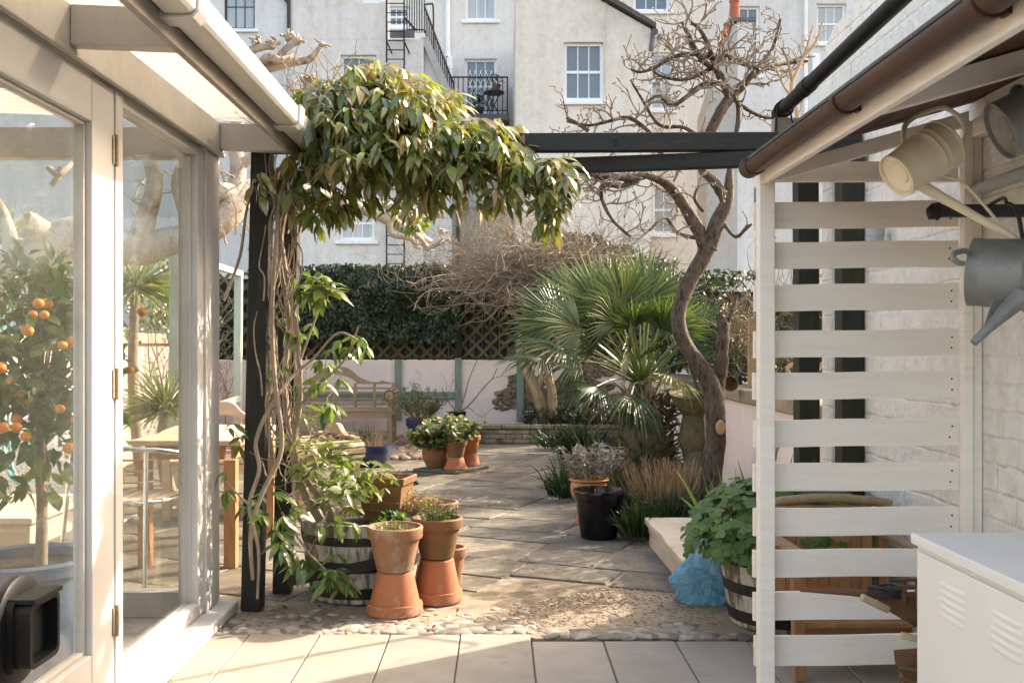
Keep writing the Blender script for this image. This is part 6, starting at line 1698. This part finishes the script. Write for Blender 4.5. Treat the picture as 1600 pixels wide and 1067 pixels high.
def ivy3():
    while True:
        y = rnd.uniform(6.0,13.2); z = rnd.uniform(1.0,2.25)
        top = (1.62 if y < 7.6 else 1.34)+.70*min(1,max(0,(y-9.2)/1.2))+.16*noise.noise(V((y*.9,0,3)))+.08*noise.noise(V((y*3,1,3)))
        if z > top: continue
        if y < 9 and z < 1.4 and rnd.random() < .75: continue
        if rnd.random() < .2: return V((HX+rnd.uniform(-.2,.5),y,top+rnd.uniform(-.03,.05))), V((0,0,1))
        return V((HX-.16+.18*noise.noise(V((y*2.4,z*2.4,8)))+rnd.uniform(-.05,.06),y,z)), V((-1,-.3,.3))
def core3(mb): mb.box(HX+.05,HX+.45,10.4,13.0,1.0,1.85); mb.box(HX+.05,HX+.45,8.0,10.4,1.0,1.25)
h3 = ivy_mass('ivy_bush', 'dark green ivy bush spilling over the right garden wall behind the tree', ivy3, 5200, .062, core={'at':(HX,9.5,.95),'fn':core3})
mb = MB()
for i in range(240):
    y = rnd.uniform(6.0,9.5); p = V((HX-.1+rnd.uniform(-.1,.2),y,rnd.uniform(.98,1.5))); twig(mb,p,V((rnd.uniform(-.5,.5),rnd.uniform(-1,1),rnd.uniform(.2,1))),rnd.uniform(.25,.6),.007,1,.35,0,sides=5)
mb.build('bare_stems', M['brown_stem'], h3)
fp = MB(); fp.box(wx(1170,7.9),wx(1182,7.9),7.87,7.95,.90,wz(497,7.9)); tag(fp.build('fence_post', M['dry_stem'], at=(2,7.9,.95), bevel=.006), 'pale wooden fence post rising from the right wall beside the ivy', 'post')
ts = thing('twiggy_shrub', 'large leafless shrub of arching brown twigs above the lattice fence', 'shrub', (wx(845,13.6),13.6,.2))
mb = MB(); Yt = 13.45
for pth in ([(852,660,Yt,20),(838,610,Yt,18),(822,575,Yt,17),(815,530,Yt,16),(845,500,Yt,12)],[(862,655,Yt,16),(862,610,Yt,14),(850,570,Yt,13),(842,540,Yt,12),(835,500,Yt,10)],[(838,610,Yt,12),(855,570,Yt,9),(880,520,Yt,8)],[(860,520,Yt,10),(822,500,Yt,8),(790,485,Yt,6)]):
    chain(mb,pth,5,8,.05)
mb.build('trunk', M['dry_stem'], ts)
mb = MB()
for i in range(330):
    b0 = W(rnd.choice((rnd.gauss(870,45),rnd.uniform(740,1010))), rnd.uniform(405,480), rnd.uniform(13.2,13.8)); a = rnd.uniform(-1,1)
    d = V((a*1.6-.15, rnd.uniform(-.5,.2), rnd.uniform(-.1,1.0))); L = rnd.uniform(.4,1.25); p = b0.copy(); pr = [(p.copy(),.008)]; n = 8
    dd = d.normalized()
    for k in range(n):
        dd = (dd+V((a*.10-.05,-.02,-.14*(k/n)*1.3))+rand_dir()*.3).normalized(); p = p+dd*(L/n); pr.append((p.copy(),.008*(1-.7*(k+1)/n)))
        if k > 1 and rnd.random() < .9:
            q = p.copy(); e = (dd+rand_dir()*.9).normalized(); tp_ = [(q.copy(),.0035)]
            for j in range(4): e = (e+rand_dir()*.35).normalized(); q = q+e*rnd.uniform(.05,.12); tp_.append((q.copy(),.0026))
            mb.tube(tp_,3,cap=False)
    mb.tube(pr,4)
for i in range(70):      # long arching shoots to the left over the lattice
    b0 = W(rnd.uniform(820,900), rnd.uniform(470,520), 13.5); e = W(rnd.uniform(655,790), rnd.uniform(405,455), rnd.uniform(13.0,13.5)); m1 = b0.lerp(e,.5)+V((0,-.1,rnd.uniform(.15,.45)))
    mb.tube(smooth([(b0,.009),(m1,.006),(e,.003)],5),4)
for i in range(1500):    # the haze of fine twigs on top
    cxp = rnd.gauss(790,95); cyp = rnd.uniform(330,455)
    if cyp < 330+abs(cxp-800)*.28+rnd.uniform(-10,30): continue
    p = W(cxp,cyp,rnd.uniform(13.2,14.1)); e = V((rnd.uniform(-.8,.8),rnd.uniform(-.4,.4),rnd.uniform(.1,1))).normalized(); tp_ = [(p.copy(),.0035)]
    for j in range(4): e = (e+rand_dir()*.45).normalized(); p = p+e*rnd.uniform(.05,.1); tp_.append((p.copy(),.003-.0004*j))
    mb.tube(tp_,3,cap=False)
mb.build('twigs', M['shrub_twig'], ts)
mb = MB()
for i in range(800):
    cxp = rnd.gauss(790,85); cyp = rnd.uniform(335,440); 
    if cyp < 335+abs(cxp-800)*.28: continue
    mb.leaf(W(cxp,cyp,rnd.uniform(13.2,14.0)), rand_dir(-.2), rand_dir(), .022,.012,.2,.2,1)
tag(mb.build('buds', M['lime_leaf'], ts), kind='stuff')
# left side: cordyline, yucca, shrubs on the left wall
def spiky(label, x, y, z, n, L, w, mat, stem=True, name='spiky_plant'):
    t = thing(name, label, 'plant', (x,y,0))
    if stem:
        mb = MB(); mb.tube(smooth([(V((x+.05,y,0)),.06),(V((x-.03,y,z*.5)),.05),(V((x,y,z)),.045)],4),10); mb.build('stem', M['vine_bark'], t)
    mb = MB()
    for i in range(n):
        d = rand_dir(-.35); d.z += .1; mb.blade(V((x,y,z))+d*.04, d, L*rnd.uniform(.7,1.1), w, rnd.uniform(.2,1.1), 5, tip=.02)
    mb.build('leaves', M[mat], t); return t
spiky('spiky cordyline with pale arching leaves behind the thick pale limbs', wx(212,9.9), 9.9, wz(452,9.9), 230, .60, .026, 'cordyline')
spiky('spiky cordyline partly hidden at the far left edge behind the glass', wx(14,10.2), 10.2, wz(375,10.2), 120, .45, .026, 'cordyline')
spiky('low yucca-like clump of narrow leaves in front of the left wall', wx(258,8.6), 8.6, .72, 260, .46, .018, 'cordyline', True)
lh = thing('leafy_shrub', 'loose green climbing shrub on the left wall inside the pale sage frame', 'shrub', (-4.0,11.5,0))
mb = MB()
for i in range(5200):
    y = rnd.uniform(8.6,13.6); z = rnd.uniform(1.35,2.35+.2*noise.noise(V((y,0,0)))); 
    if noise.noise(V((y*1.8,z*1.8,2))) < -.15: continue
    p = V((LX-.05+.22*noise.noise(V((y*2,z*2,9)))+rnd.uniform(-.1,.12),y,z)); mb.leaf(p, V((rnd.uniform(.0,.6),rnd.uniform(-.8,.5),-.5))+rand_dir()*.4, V((.6,-.6,.5))+rand_dir()*.4, rnd.uniform(.04,.085), rnd.uniform(.025,.045), .3,.15,1)
mb.build('foliage', M['armandii'], lh)
mb = MB()
for i in range(45):
    y = rnd.uniform(10.5,13.5); twig(mb, V((LX+.06+rnd.uniform(0,.3),y,rnd.uniform(.05,1.3))), V((rnd.uniform(-.1,.3),rnd.uniform(-.5,.5),1)), rnd.uniform(.4,1.0), .008, 1, .3, .1, sides=5)
mb.build('stems', M['vine_bark'], lh)
mb = MB()
for i in range(700):
    y = rnd.uniform(10.5,13.4); p = V((LX+.12+rnd.uniform(0,.4),y,rnd.uniform(.3,1.9))); mb.leaf(p, rand_dir(), V((0,0,1))+rand_dir()*.5, .05,.025,.2,.2,1)
mb.build('young_leaves', M['lime_leaf'], lh)

lt = MB()
for i in range(110):
    r_ = rnd.random()
    if r_ < .45: x, y = rnd.uniform(-1.3,1.0), rnd.uniform(4.45,5.1)
    elif r_ < .7: x, y = rnd.uniform(-1.25,-.3), rnd.uniform(4.6,5.9)
    elif r_ < .9: x, y = rnd.uniform(-1.2,1.0), rnd.uniform(5.2,12)
    else: x, y = rnd.uniform(-1.2,.9), rnd.uniform(4.5,4.8)
    a = rnd.uniform(0,6.28); lt.leaf(V((x,y,.014)), V((math.cos(a),math.sin(a),rnd.uniform(-.05,.25))), V((rnd.uniform(-.4,.4),rnd.uniform(-.4,.4),1)), rnd.uniform(.02,.06), rnd.uniform(.01,.022), -.2, .3, 2)
M['dead_leaf'] = leafm('dead_leaf', [(.12,.07,.035),(.2,.12,.06),(.08,.05,.03),(.22,.17,.09)], .7, .1, .2)
tag(lt.build('leaf_litter', M['dead_leaf']), 'scattered small dead brown leaves on the paving and pebbles', 'leaves', kind='stuff')
# ---------------------------------------------------------------- houses behind the garden
def facade(mb, x0, x1, z0, z1, y, holes, reveal=.16, depth=None):
    """front face with real openings and reveals; holes are (x0,x1,z0,z1)"""
    xs = sorted({x0,x1,*[h[0] for h in holes],*[h[1] for h in holes]}); zs = sorted({z0,z1,*[h[2] for h in holes],*[h[3] for h in holes]})
    xs = [x for x in xs if x0 <= x <= x1]; zs = [z for z in zs if z0 <= z <= z1]
    for i in range(len(xs)-1):
        for j in range(len(zs)-1):
            cx_, cz_ = (xs[i]+xs[i+1])/2, (zs[j]+zs[j+1])/2
            if any(h[0] < cx_ < h[1] and h[2] < cz_ < h[3] for h in holes): continue
            mb.face([(xs[i],y,zs[j]),(xs[i+1],y,zs[j]),(xs[i+1],y,zs[j+1]),(xs[i],y,zs[j+1])])
    for a,b,c,d in holes:
        e = y+reveal
        mb.face([(a,y,c),(a,y,d),(a,e,d),(a,e,c)]); mb.face([(b,y,c),(b,e,c),(b,e,d),(b,y,d)])
        mb.face([(a,y,c),(a,e,c),(b,e,c),(b,y,c)]); mb.face([(a,y,d),(b,y,d),(b,e,d),(a,e,d)])
def win(parent, hole, y, cols, rows, glass='house_glass', fr='house_white', fw=.07, bar=.022, meet=True, sill=True, reveal=.16, sash=True):
    a,b,c,d = hole; y0 = y+reveal-.075
    mb = MB(); mb.box(a,a+fw,y0,y0+.06,c,d); mb.box(b-fw,b,y0,y0+.06,c,d); mb.box(a+fw,b-fw,y0,y0+.06,c,c+fw*1.2); mb.box(a+fw,b-fw,y0,y0+.06,d-fw,d)
    ia,ib,ic,id_ = a+fw,b-fw,c+fw*1.2,d-fw
    m_ = (ic+id_)/2
    if meet: mb.box(ia,ib,y0+.012,y0+.055,m_-.03,m_+.03)
    for k in range(1,cols):
        x = ia+(ib-ia)*k/cols; mb.box(x-bar/2,x+bar/2,y0+.022,y0+.05,ic,m_-.03 if meet else id_)
        if meet: mb.box(x-bar/2,x+bar/2,y0+.022,y0+.05,m_+.03,id_)
    for k in range(1,rows):
        z = ic+(id_-ic)*k/rows
        if meet and abs(z-m_) < .05: continue
        mb.box(ia,ib,y0+.024,y0+.048,z-bar/2,z+bar/2)
    w_ = mb.build('window', M[fr], parent)
    mb = MB(); mb.face([(ia,y0+.045,ic),(ib,y0+.045,ic),(ib,y0+.045,id_),(ia,y0+.045,id_)]); mb.box(ia,ib,y0+.046,y0+.05,ic,id_); 
    mb2 = MB(); mb2.box(ia-.005,ib+.005,y0+.040,y0+.046,ic-.005,id_+.005); mb2.build('pane', M[glass], w_)
    if sill:
        mb = MB(); mb.box(a-.1,b+.1,y-.07,y0-.003,c-.09,c-.002); mb.build('sill', M['house_white'], w_, bevel=.01)
def H(px0,px1,py0,py1,Y): return (wx(px0,Y),wx(px1,Y),wz(py1,Y),wz(py0,Y))
def house(label, Y, px0, px1, ptop, holes, mat, depth=6, name='house', poly=None, x0=None, x1=None, z1=None):
    X0 = wx(px0,Y) if x0 is None else x0; X1 = wx(px1,Y) if x1 is None else x1; Z1 = wz(ptop,Y) if z1 is None else z1
    t = thing(name, label, 'house', ((X0+X1)/2,Y+depth/2,0))
    mb = MB(); facade(mb,X0,X1,-.1,Z1,Y,holes)
    if depth:
        mb.face([(X0,Y,-.1),(X0,Y,Z1),(X0,Y+depth,Z1),(X0,Y+depth,-.1)]); mb.face([(X1,Y,-.1),(X1,Y+depth,-.1),(X1,Y+depth,Z1),(X1,Y,Z1)])
        mb.face([(X0,Y,Z1),(X1,Y,Z1),(X1,Y+depth,Z1),(X0,Y+depth,Z1)])
    mb.build('wall', M[mat], t, flat=True)
    return t
def pipe(parent, px, py0, py1, Y, r, mat, dy=.06):
    mb = MB(); x = wx(px,Y); mb.tube([(V((x,Y-dy,wz(py1,Y))),r),(V((x,Y-dy,wz(py0,Y))),r)],10)
    z = wz(py1,Y)
    while z < wz(py0,Y):
        mb.tube([(V((x,Y-dy,z)),r*1.25),(V((x,Y-dy,z+.1)),r*1.25)],10); z += 1.8
    mb.build('downpipe', M[mat], parent)
# A: cool pale house on the far left
YA = 27.0
hA = [H(350,398,-60,46,YA), H(318,336,262,330,YA), H(140,185,-60,40,YA), H(-60,-10,260,340,YA)]
a_ = house('pale blue-grey rendered house farthest left, seen above the white gutter', YA, -260, 459, -420, hA, 'stucco_cool', 8)
for i,h in enumerate(hA): win(a_, h, YA, 3, 3, 'net_glass', 'iron' if i == 0 else 'house_white', .05 if i == 0 else .07)
pipe(a_, 452, -300, 58, YA, .05, 'iron'); pipe(a_, 446, 60, 420, YA, .055, 'stucco_cool')
mb = MB(); mb.bar(W(452,8,YA-.06),W(425,-30,YA-.06),.08,.08); mb.build('branch_pipe', M['iron'], a_)
# B: projecting wing with the ladder
YB_ = 24.0
hB = [H(532,588,86,150,YB_), H(530,585,322,376,YB_), H(530,585,232,262,YB_)]
b_ = house('weathered white rear wing with a roof terrace and a rusty ladder fixed to it', YB_, 458, 662, 62, hB, 'stucco_white', 3.0)
win(b_, hB[0], YB_, 2, 1, 'house_glass', meet=False); win(b_, hB[1], YB_, 3, 2, 'curtain_glass'); win(b_, hB[2], YB_, 2, 1, 'house_glass', meet=False, sill=False)
mb = MB(); mb.prism([(wx(458,YB_),wz(61.8,YB_)),(wx(606,YB_),wz(61.8,YB_)),(wx(606,YB_),wz(0,YB_)),(wx(592,YB_),wz(6,YB_)),(wx(560,YB_),wz(7,YB_)),(wx(545,YB_),wz(-2,YB_)),(wx(530,YB_),wz(-20,YB_)),(wx(458,YB_),wz(-20,YB_))],'y',YB_,YB_+.35); mb.build('parapet', M['stucco_white'], b_)
mb = MB(); mb.box(wx(610,YB_),wx(648,YB_),YB_-.1,YB_-.001,wz(60,YB_),wz(50,YB_)); mb.build('lead_tray', M['lead'], b_)
mb = MB(); mb.box(wx(570,YB_)-.05,wx(600,YB_),YB_+.05,YB_+.3,wz(6,YB_)+.02,wz(-6,YB_)); mb.build('coping', M['house_white'], b_)
ld = thing('ladder', 'thin rusty iron fire ladder fixed upright to the white rear wing', 'ladder', (wx(617,YB_),YB_-.2,0))
mb = MB(); yl = YB_-.22
mb.rod((wx(604,yl),yl,wz(420,yl)),(wx(604,yl),yl,wz(-60,yl)),.02); mb.rod((wx(631.5,yl),yl,wz(420,yl)),(wx(631.5,yl),yl,wz(-60,yl)),.02)
py = 412.0
while py > -60:
    mb.rod((wx(604,yl),yl,wz(py,yl)),(wx(631.5,yl),yl,wz(py,yl)),.013,6); py -= 14.5
mb.build('rails_and_rungs', M['rust'], ld)
for px in (604,631.5): mb = MB(); mb.rod((wx(px,yl),yl,wz(65,yl)),(wx(px+7,yl),YB_-.02,wz(80,yl)),.018,6); mb.build('bracket', M['rust'], ld)
# stair wall with the sloping gutter
st_ = thing('stair_wall', 'white side wall below an outside stair with a sloping white gutter', 'wall', (wx(684,24.3),25.2,0))
mb = MB(); Ys = 24.15
poly = [(wx(663,Ys),-.1),(wx(706,Ys),-.1),(wx(706,Ys),wz(172,Ys)),(wx(663,Ys),wz(66,Ys))]
mb.prism(poly,'y',Ys,Ys+2.6); mb.build('wall_face', M['stucco_cool'], st_)
mb = MB(); mb.bar(W(663,60,Ys-.06),W(712,172,Ys-.06),.16,.17,(1,0,1)); mb.build('gutter', M['old_paint'], st_)
rl = thing('stair_railing', 'dark iron railing running down the outside stair beside the ladder', 'railing', (wx(680,24.6),24.7,6))
mb = MB(); Yr = 24.7
def rail(p,q,n,hh=38):
    for dy in (0,):
        a = W(p[0],p[1],Yr); b = W(q[0],q[1],Yr); up = V((0,0,hh*Yr/S)); mb.rod(a+up,b+up,.025,6); mb.rod(a+V((0,0,.08)),b+V((0,0,.08)),.018,6)
        for k in range(n+1):
            c = a.lerp(b,k/n); mb.rod(c,c+up,.016,6)
rail((663,52),(708,172),16,42); rail((636,52),(663,52),7,70)
mb.tube(smooth([(W(663,8,Yr),.022),(W(672,7,Yr),.022),(W(677,14,Yr),.022),(W(677,90,Yr),.022)],4),6)
mb.rod(W(632,28,Yr),W(650,48,Yr),.03,6)
mb.build('bars', M['iron'], rl)
# C: recessed white house with balcony
YC = 27.0
hC = [H(727,776,-80,32,YC), H(726,776,92,178,YC), H(606,640,10,42,YC), H(726,770,268,320,YC)]
c_ = house('tall white house set back in the middle with a latticed window and a balcony', YC, 459.5, 812, -420, hC, 'stucco_white', 8)
win(c_, hC[0], YC, 3, 2, 'curtain_glass'); win(c_, hC[1], YC, 3, 2); win(c_, hC[2], YC, 3, 2); win(c_, hC[3], YC, 3, 2, 'curtain_glass')
mb = MB(); h = hC[1]; zc0, zc1 = wz(172,YC), wz(110,YC); n = 9
for k in range(-6,10):
    for sg in (1,-1):
        x_ = h[0]+(h[1]-h[0])*k/6; dz = zc1-zc0
        pa = V((x_,YC+.02,zc0)); pb_ = V((x_+sg*dz*.42,YC+.02,zc1))
        ts_ = [t_/20 for t_ in range(21)]; pts = [pa.lerp(pb_,t_) for t_ in ts_]; pts = [p for p in pts if h[0]+.05 < p.x < h[1]-.05]
        if len(pts) > 1: mb.rod(pts[0],pts[-1],.012,4)
mb.build('window_lattice', M['house_white'], c_)
pipe(c_, 700, -100, 90, YC, .06, 'house_white'); pipe(c_, 703, 90, 420, YC, .075, 'house_white'); pipe(c_, 716, 290, 420, YC, .05, 'lead')
bc = thing('balcony', 'small balcony with thin black railings under the latticed window', 'balcony', (wx(745,26.2),26.4,wz(185,26)))
Yb = 26.0
mb = MB(); mb.box(wx(706,Yb),wx(796,Yb),Yb-.05,YC-.02,wz(188,Yb),wz(179,Yb)); mb.build('slab', M['lead'], bc)
mb = MB()
def brail(a, b, n, z0, z1):
    mb.rod((a[0],a[1],z1),(b[0],b[1],z1),.022,6); mb.rod((a[0],a[1],z0+.1),(b[0],b[1],z0+.1),.014,6)
    for k in range(n+1):
        x = a[0]+(b[0]-a[0])*k/n; y = a[1]+(b[1]-a[1])*k/n; mb.rod((x,y,z0),(x,y,z1),.013,6)
z0, z1 = wz(179,Yb), wz(121,Yb)
brail((wx(716,Yb),Yb),(wx(793,Yb),Yb),10,z0,z1); brail((wx(793,Yb),Yb),(wx(793,Yb),YC-.05),5,z0,z1)
brail((wx(703,Yb),Yb),(wx(716,Yb),Yb),2,z0,z1)
mb.build('railing', M['iron'], bc)
bt_ = thing('balcony_table', 'small round folding table with a potted plant on the balcony', 'table', (wx(772,26.4),26.45,z0))
mb = MB(); zt = wz(146,26.4); cxx = wx(772,26.4)
mb.lathe([(0,0),(.27,0),(.28,.02),(.27,.04),(0,.04)],20,(cxx,26.45,zt)); mb.build('top', M['iron'], bt_)
mb = MB(); mb.rod((cxx-.18,26.45,z0),(cxx+.16,26.45,zt),.018,6); mb.rod((cxx+.18,26.45,z0),(cxx-.16,26.45,zt),.018,6); mb.build('leg', M['iron'], bt_)
def mini(label, px, py, Y, r, n, mat='geranium', pm_='terracotta_old', h=.2, z=None):
    x = wx(px,Y); zz = wz(py,Y) if z is None else z
    t = thing('flower_pot', label, 'flower pot', (x,Y,zz)); mb = MB(); mb.lathe(potprof(r*.7,h),16,(x,Y,zz)); mb.build('pot', M[pm_], t)
    mb = MB()
    for i in range(n):
        v = rand_dir(-.2); mb.leaf(V((x,Y,zz+h+r*.6))+v*r*rnd.random(), v, V((0,0,1)), .1,.05,.3,.2,1)
    mb.build('foliage', M[mat], t)
mini('little plant standing on the balcony table', 776, 0, 26.45, .16, 60, z=zt+.041)
mini('leafy plant in a dark pot on the balcony floor', 748, 0, 26.3, .2, 110, 'ivy', 'blue_glaze', .25, z=z0)
mini('small red flowering pot on the balcony floor', 736, 0, 26.4, .12, 20, 'heather', 'terracotta', .15, z=z0)
# D: cream gable house
YD = 22.0
hD = [H(881,943,66,158,YD)]
XD0, XD1 = wx(806,YD), wx(1017,YD)
d_ = thing('house', 'cream gabled house with one white sash window, right of the vine', 'house', ((XD0+XD1)/2,YD+2.4,0))
mb = MB(); zE = wz(46,YD); facade(mb,XD0,XD1,-.1,zE,YD,[(hD[0][0],hD[0][1],hD[0][2],min(hD[0][3],zE-.02))] if hD[0][3] > zE else hD)
apx = wx(880,YD); zA = wz(-32,YD)
mb.face([(XD0,YD,zE),(XD1,YD,zE),(apx,YD,zA),(XD0,YD,zA+.1)])
mb.face([(XD0,YD,-.1),(XD0,YD,zA),(XD0,YD+4.9,zA),(XD0,YD+4.9,-.1)]); mb.face([(XD1,YD,-.1),(XD1,YD+4.9,-.1),(XD1,YD+4.9,zE),(XD1,YD,zE)])
mb.build('wall', M['stucco_cream'], d_, flat=True)
win(d_, hD[0], YD, 3, 2)
mb = MB(); q = [W(1024,46,YD),W(1000,32,YD),W(972,15,YD),W(940,-2,YD),W(880,-34,YD)]
for i in range(len(q)-1):
    a,b = q[i],q[i+1]; mb.add([(a.x,YD-.12,a.z),(b.x,YD-.12,b.z),(b.x,YD+4.9,b.z),(a.x,YD+4.9,a.z),(a.x,YD-.12,a.z+.11),(b.x,YD-.12,b.z+.11),(b.x,YD+4.9,b.z+.11),(a.x,YD+4.9,a.z+.11)],[(0,1,2,3),(7,6,5,4),(0,4,5,1),(1,5,6,2),(2,6,7,3),(3,7,4,0)])
mb.build('roof', M['slate'], d_)
mb = MB(); mb.rod(W(1023,50,YD-.2),W(1023,50,YD+4),.08); mb.rod(W(1021,50,YD),W(1017.5,80,YD),.06); mb.build('gutter', M['lead'], d_)
pipe(d_, 947, 5, 330, YD, .012, 'stucco_cream', .01)
# E / F: houses behind on the right
YE = 27.4
hE = [H(990,1046,-70,18,YE), H(1016,1052,82,172,YE), H(1020,1056,290,366,YE)]
e_ = house('dirty white house behind the gable with pale blinds in its windows', YE, 812.5, 1101, -420, hE, 'stucco_cream', 8)
win(e_, hE[0], YE, 3, 2); win(e_, hE[1], YE, 2, 2, 'net_glass'); win(e_, hE[2], YE, 2, 2, 'curtain_glass')
mb = MB(); mb.blob(W(1031,58,YE-.15),(.09,.16,.09),2); mb.build('lamp', M['galvanised'], e_)
pipe(e_, 968, -60, 60, YE, .06, 'stucco_cream')
YF = 28.0
hF = [H(1140,1187,10,118,YF), H(1276,1322,6,68,YF), H(1140,1187,250,330,YF)]
f_ = house('cool white rendered house at the right with two white sash windows', YF, 1101.5, 1560, -420, hF, 'stucco_cool', 8)
for h in hF: win(f_, h, YF, 3, 2, 'curtain_glass' if h is hF[1] else 'house_glass')
pipe(f_, 1258, -60, 400, YF, .055, 'house_white')
mb = MB(); mb.box(*H(1268,1280,85,112,YF)[:2],YF-.1,YF,*H(1268,1280,85,112,YF)[2:]); mb.build('meter_box', M['house_white'], f_)
# chimney stack rising in front
YG = 23.0
g_ = thing('chimney', 'tapering rendered chimney stack, left face coloured as in shade, with orange pots behind the magnolia', 'chimney', (wx(1140,YG),YG+.6,0))
mb = MB()
x1 = wx(1152,YG)
mb.prism([(wx(1104,YG),-.1),(x1,-.1),(x1,wz(38,YG)),(wx(1146,YG),wz(38,YG)),(wx(1134,YG),wz(78,YG)),(wx(1104,YG),wz(172,YG))],'y',YG,YG+1.1); mb.build('stack', M['stucco_shaded'], g_)  # left face, coloured as if in shade
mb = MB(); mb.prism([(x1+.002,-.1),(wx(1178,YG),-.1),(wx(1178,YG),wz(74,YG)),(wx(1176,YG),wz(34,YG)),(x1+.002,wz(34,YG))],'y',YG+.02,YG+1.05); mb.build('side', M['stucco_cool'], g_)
mb = MB(); mb.box(wx(1142,YG),wx(1180,YG),YG-.03,YG+1.13,wz(34,YG)+.003,wz(28,YG)); mb.build('cap', M['lead'], g_)
for (px,y,top,bot,r) in ((1154,YG+.4,-8,28,.125),(1140,YG+.2,33,52,.1),(1166,YG+.7,26,32,.14)):
    mb = MB(); mb.lathe([(r*1.15,wz(bot,YG)),(r*1.05,wz(bot,YG)+.1),(r*.85,wz(top,YG)-.06),(r,wz(top,YG)-.04),(r,wz(top,YG)),(r*.8,wz(top,YG)),(r*.7,wz(bot,YG)+.1)],20,(wx(px,YG),y,0)); mb.build('chimney_pot', M['red_clay'] if px < 1160 else M['lead'], g_)
# broken white tile of gutter above the left window
mb = MB(); Yq = 10.5; mb.bar(W(346,32,Yq),W(378,36,Yq),.10,.09); o = mb.build('spare_gutter', M['old_paint'], at=W(360,34,Yq))
bpy.data.objects.remove(o)
# ---------------------------------------------------------------- light, sky, camera
SUN_AZ = math.atan2(.559,.829); SUN_EL = R(33)
w = bpy.data.worlds.new('World'); scene.world = w; w.use_nodes = True
nt = w.node_tree; bg = nt.nodes['Background']
sky = nt.nodes.new('ShaderNodeTexSky'); sky.sky_type = 'NISHITA'; sky.sun_disc = False
sky.sun_elevation = SUN_EL; sky.sun_rotation = math.pi/2-SUN_AZ
sky.air_density = 1.0; sky.dust_density = 4; sky.ozone_density = .4
nt.links.new(sky.outputs[0], bg.inputs['Color']); bg.inputs['Strength'].default_value = .15
sl = bpy.data.lights.new('sun', 'SUN'); sl.energy = 2.0; sl.angle = R(.6); sl.color = (1,.995,.985)
so_ = bpy.data.objects.new('sun', sl); col.objects.link(so_)
d = V((math.cos(SUN_AZ)*math.cos(SUN_EL), math.sin(SUN_AZ)*math.cos(SUN_EL), math.sin(SUN_EL)))
so_.rotation_euler = d.to_track_quat('Z','Y').to_euler(); so_.location = d*40
cam = bpy.data.cameras.new('camera'); co = bpy.data.objects.new('camera', cam); col.objects.link(co)
co.location = (0,0,CAMZ); co.rotation_euler = (R(90),0,0)
cam.sensor_width = 36; cam.lens = S/1600*36; cam.shift_x = 20/1600; cam.shift_y = 4.5/1600
cam.clip_start = .05; cam.clip_end = 500
cam.dof.use_dof = True; cam.dof.focus_distance = 5.6; cam.dof.aperture_fstop = 8.0
scene.camera = co
vs_ = scene.view_settings; vs_.view_transform = 'Standard'; vs_.look = 'None'; vs_.gamma = 1; vs_.use_curve_mapping = False
vs_.exposure = 2.5
vs_.use_white_balance = True; vs_.white_balance_temperature = 7900; vs_.white_balance_tint = 13
scene.cycles.max_bounces = 8; scene.cycles.transparent_max_bounces = 16; scene.cycles.use_denoising = True

# ---------------------------------------------------------------- groups of like things
GROUPS = {'flower_pot': 'flower pots in the garden', 'house': 'houses behind the garden', 'watering_can': 'watering cans hanging under the lean-to roof', 'garden_wall': 'rendered garden walls',
          'barrel_planter': 'half barrel planters', 'strap_leaf_clump': 'strap-leaved clumps in the bed', 'garden_armchair': 'wooden garden armchairs', 'ivy_bush': 'ivy bushes on the walls', 'spiky_plant': 'spiky plants by the left wall'}
for o in col.objects:
    k = o.name.split('.')[0]
    if o.parent is None and k in GROUPS and 'category' in o: o['group'] = GROUPS[k]
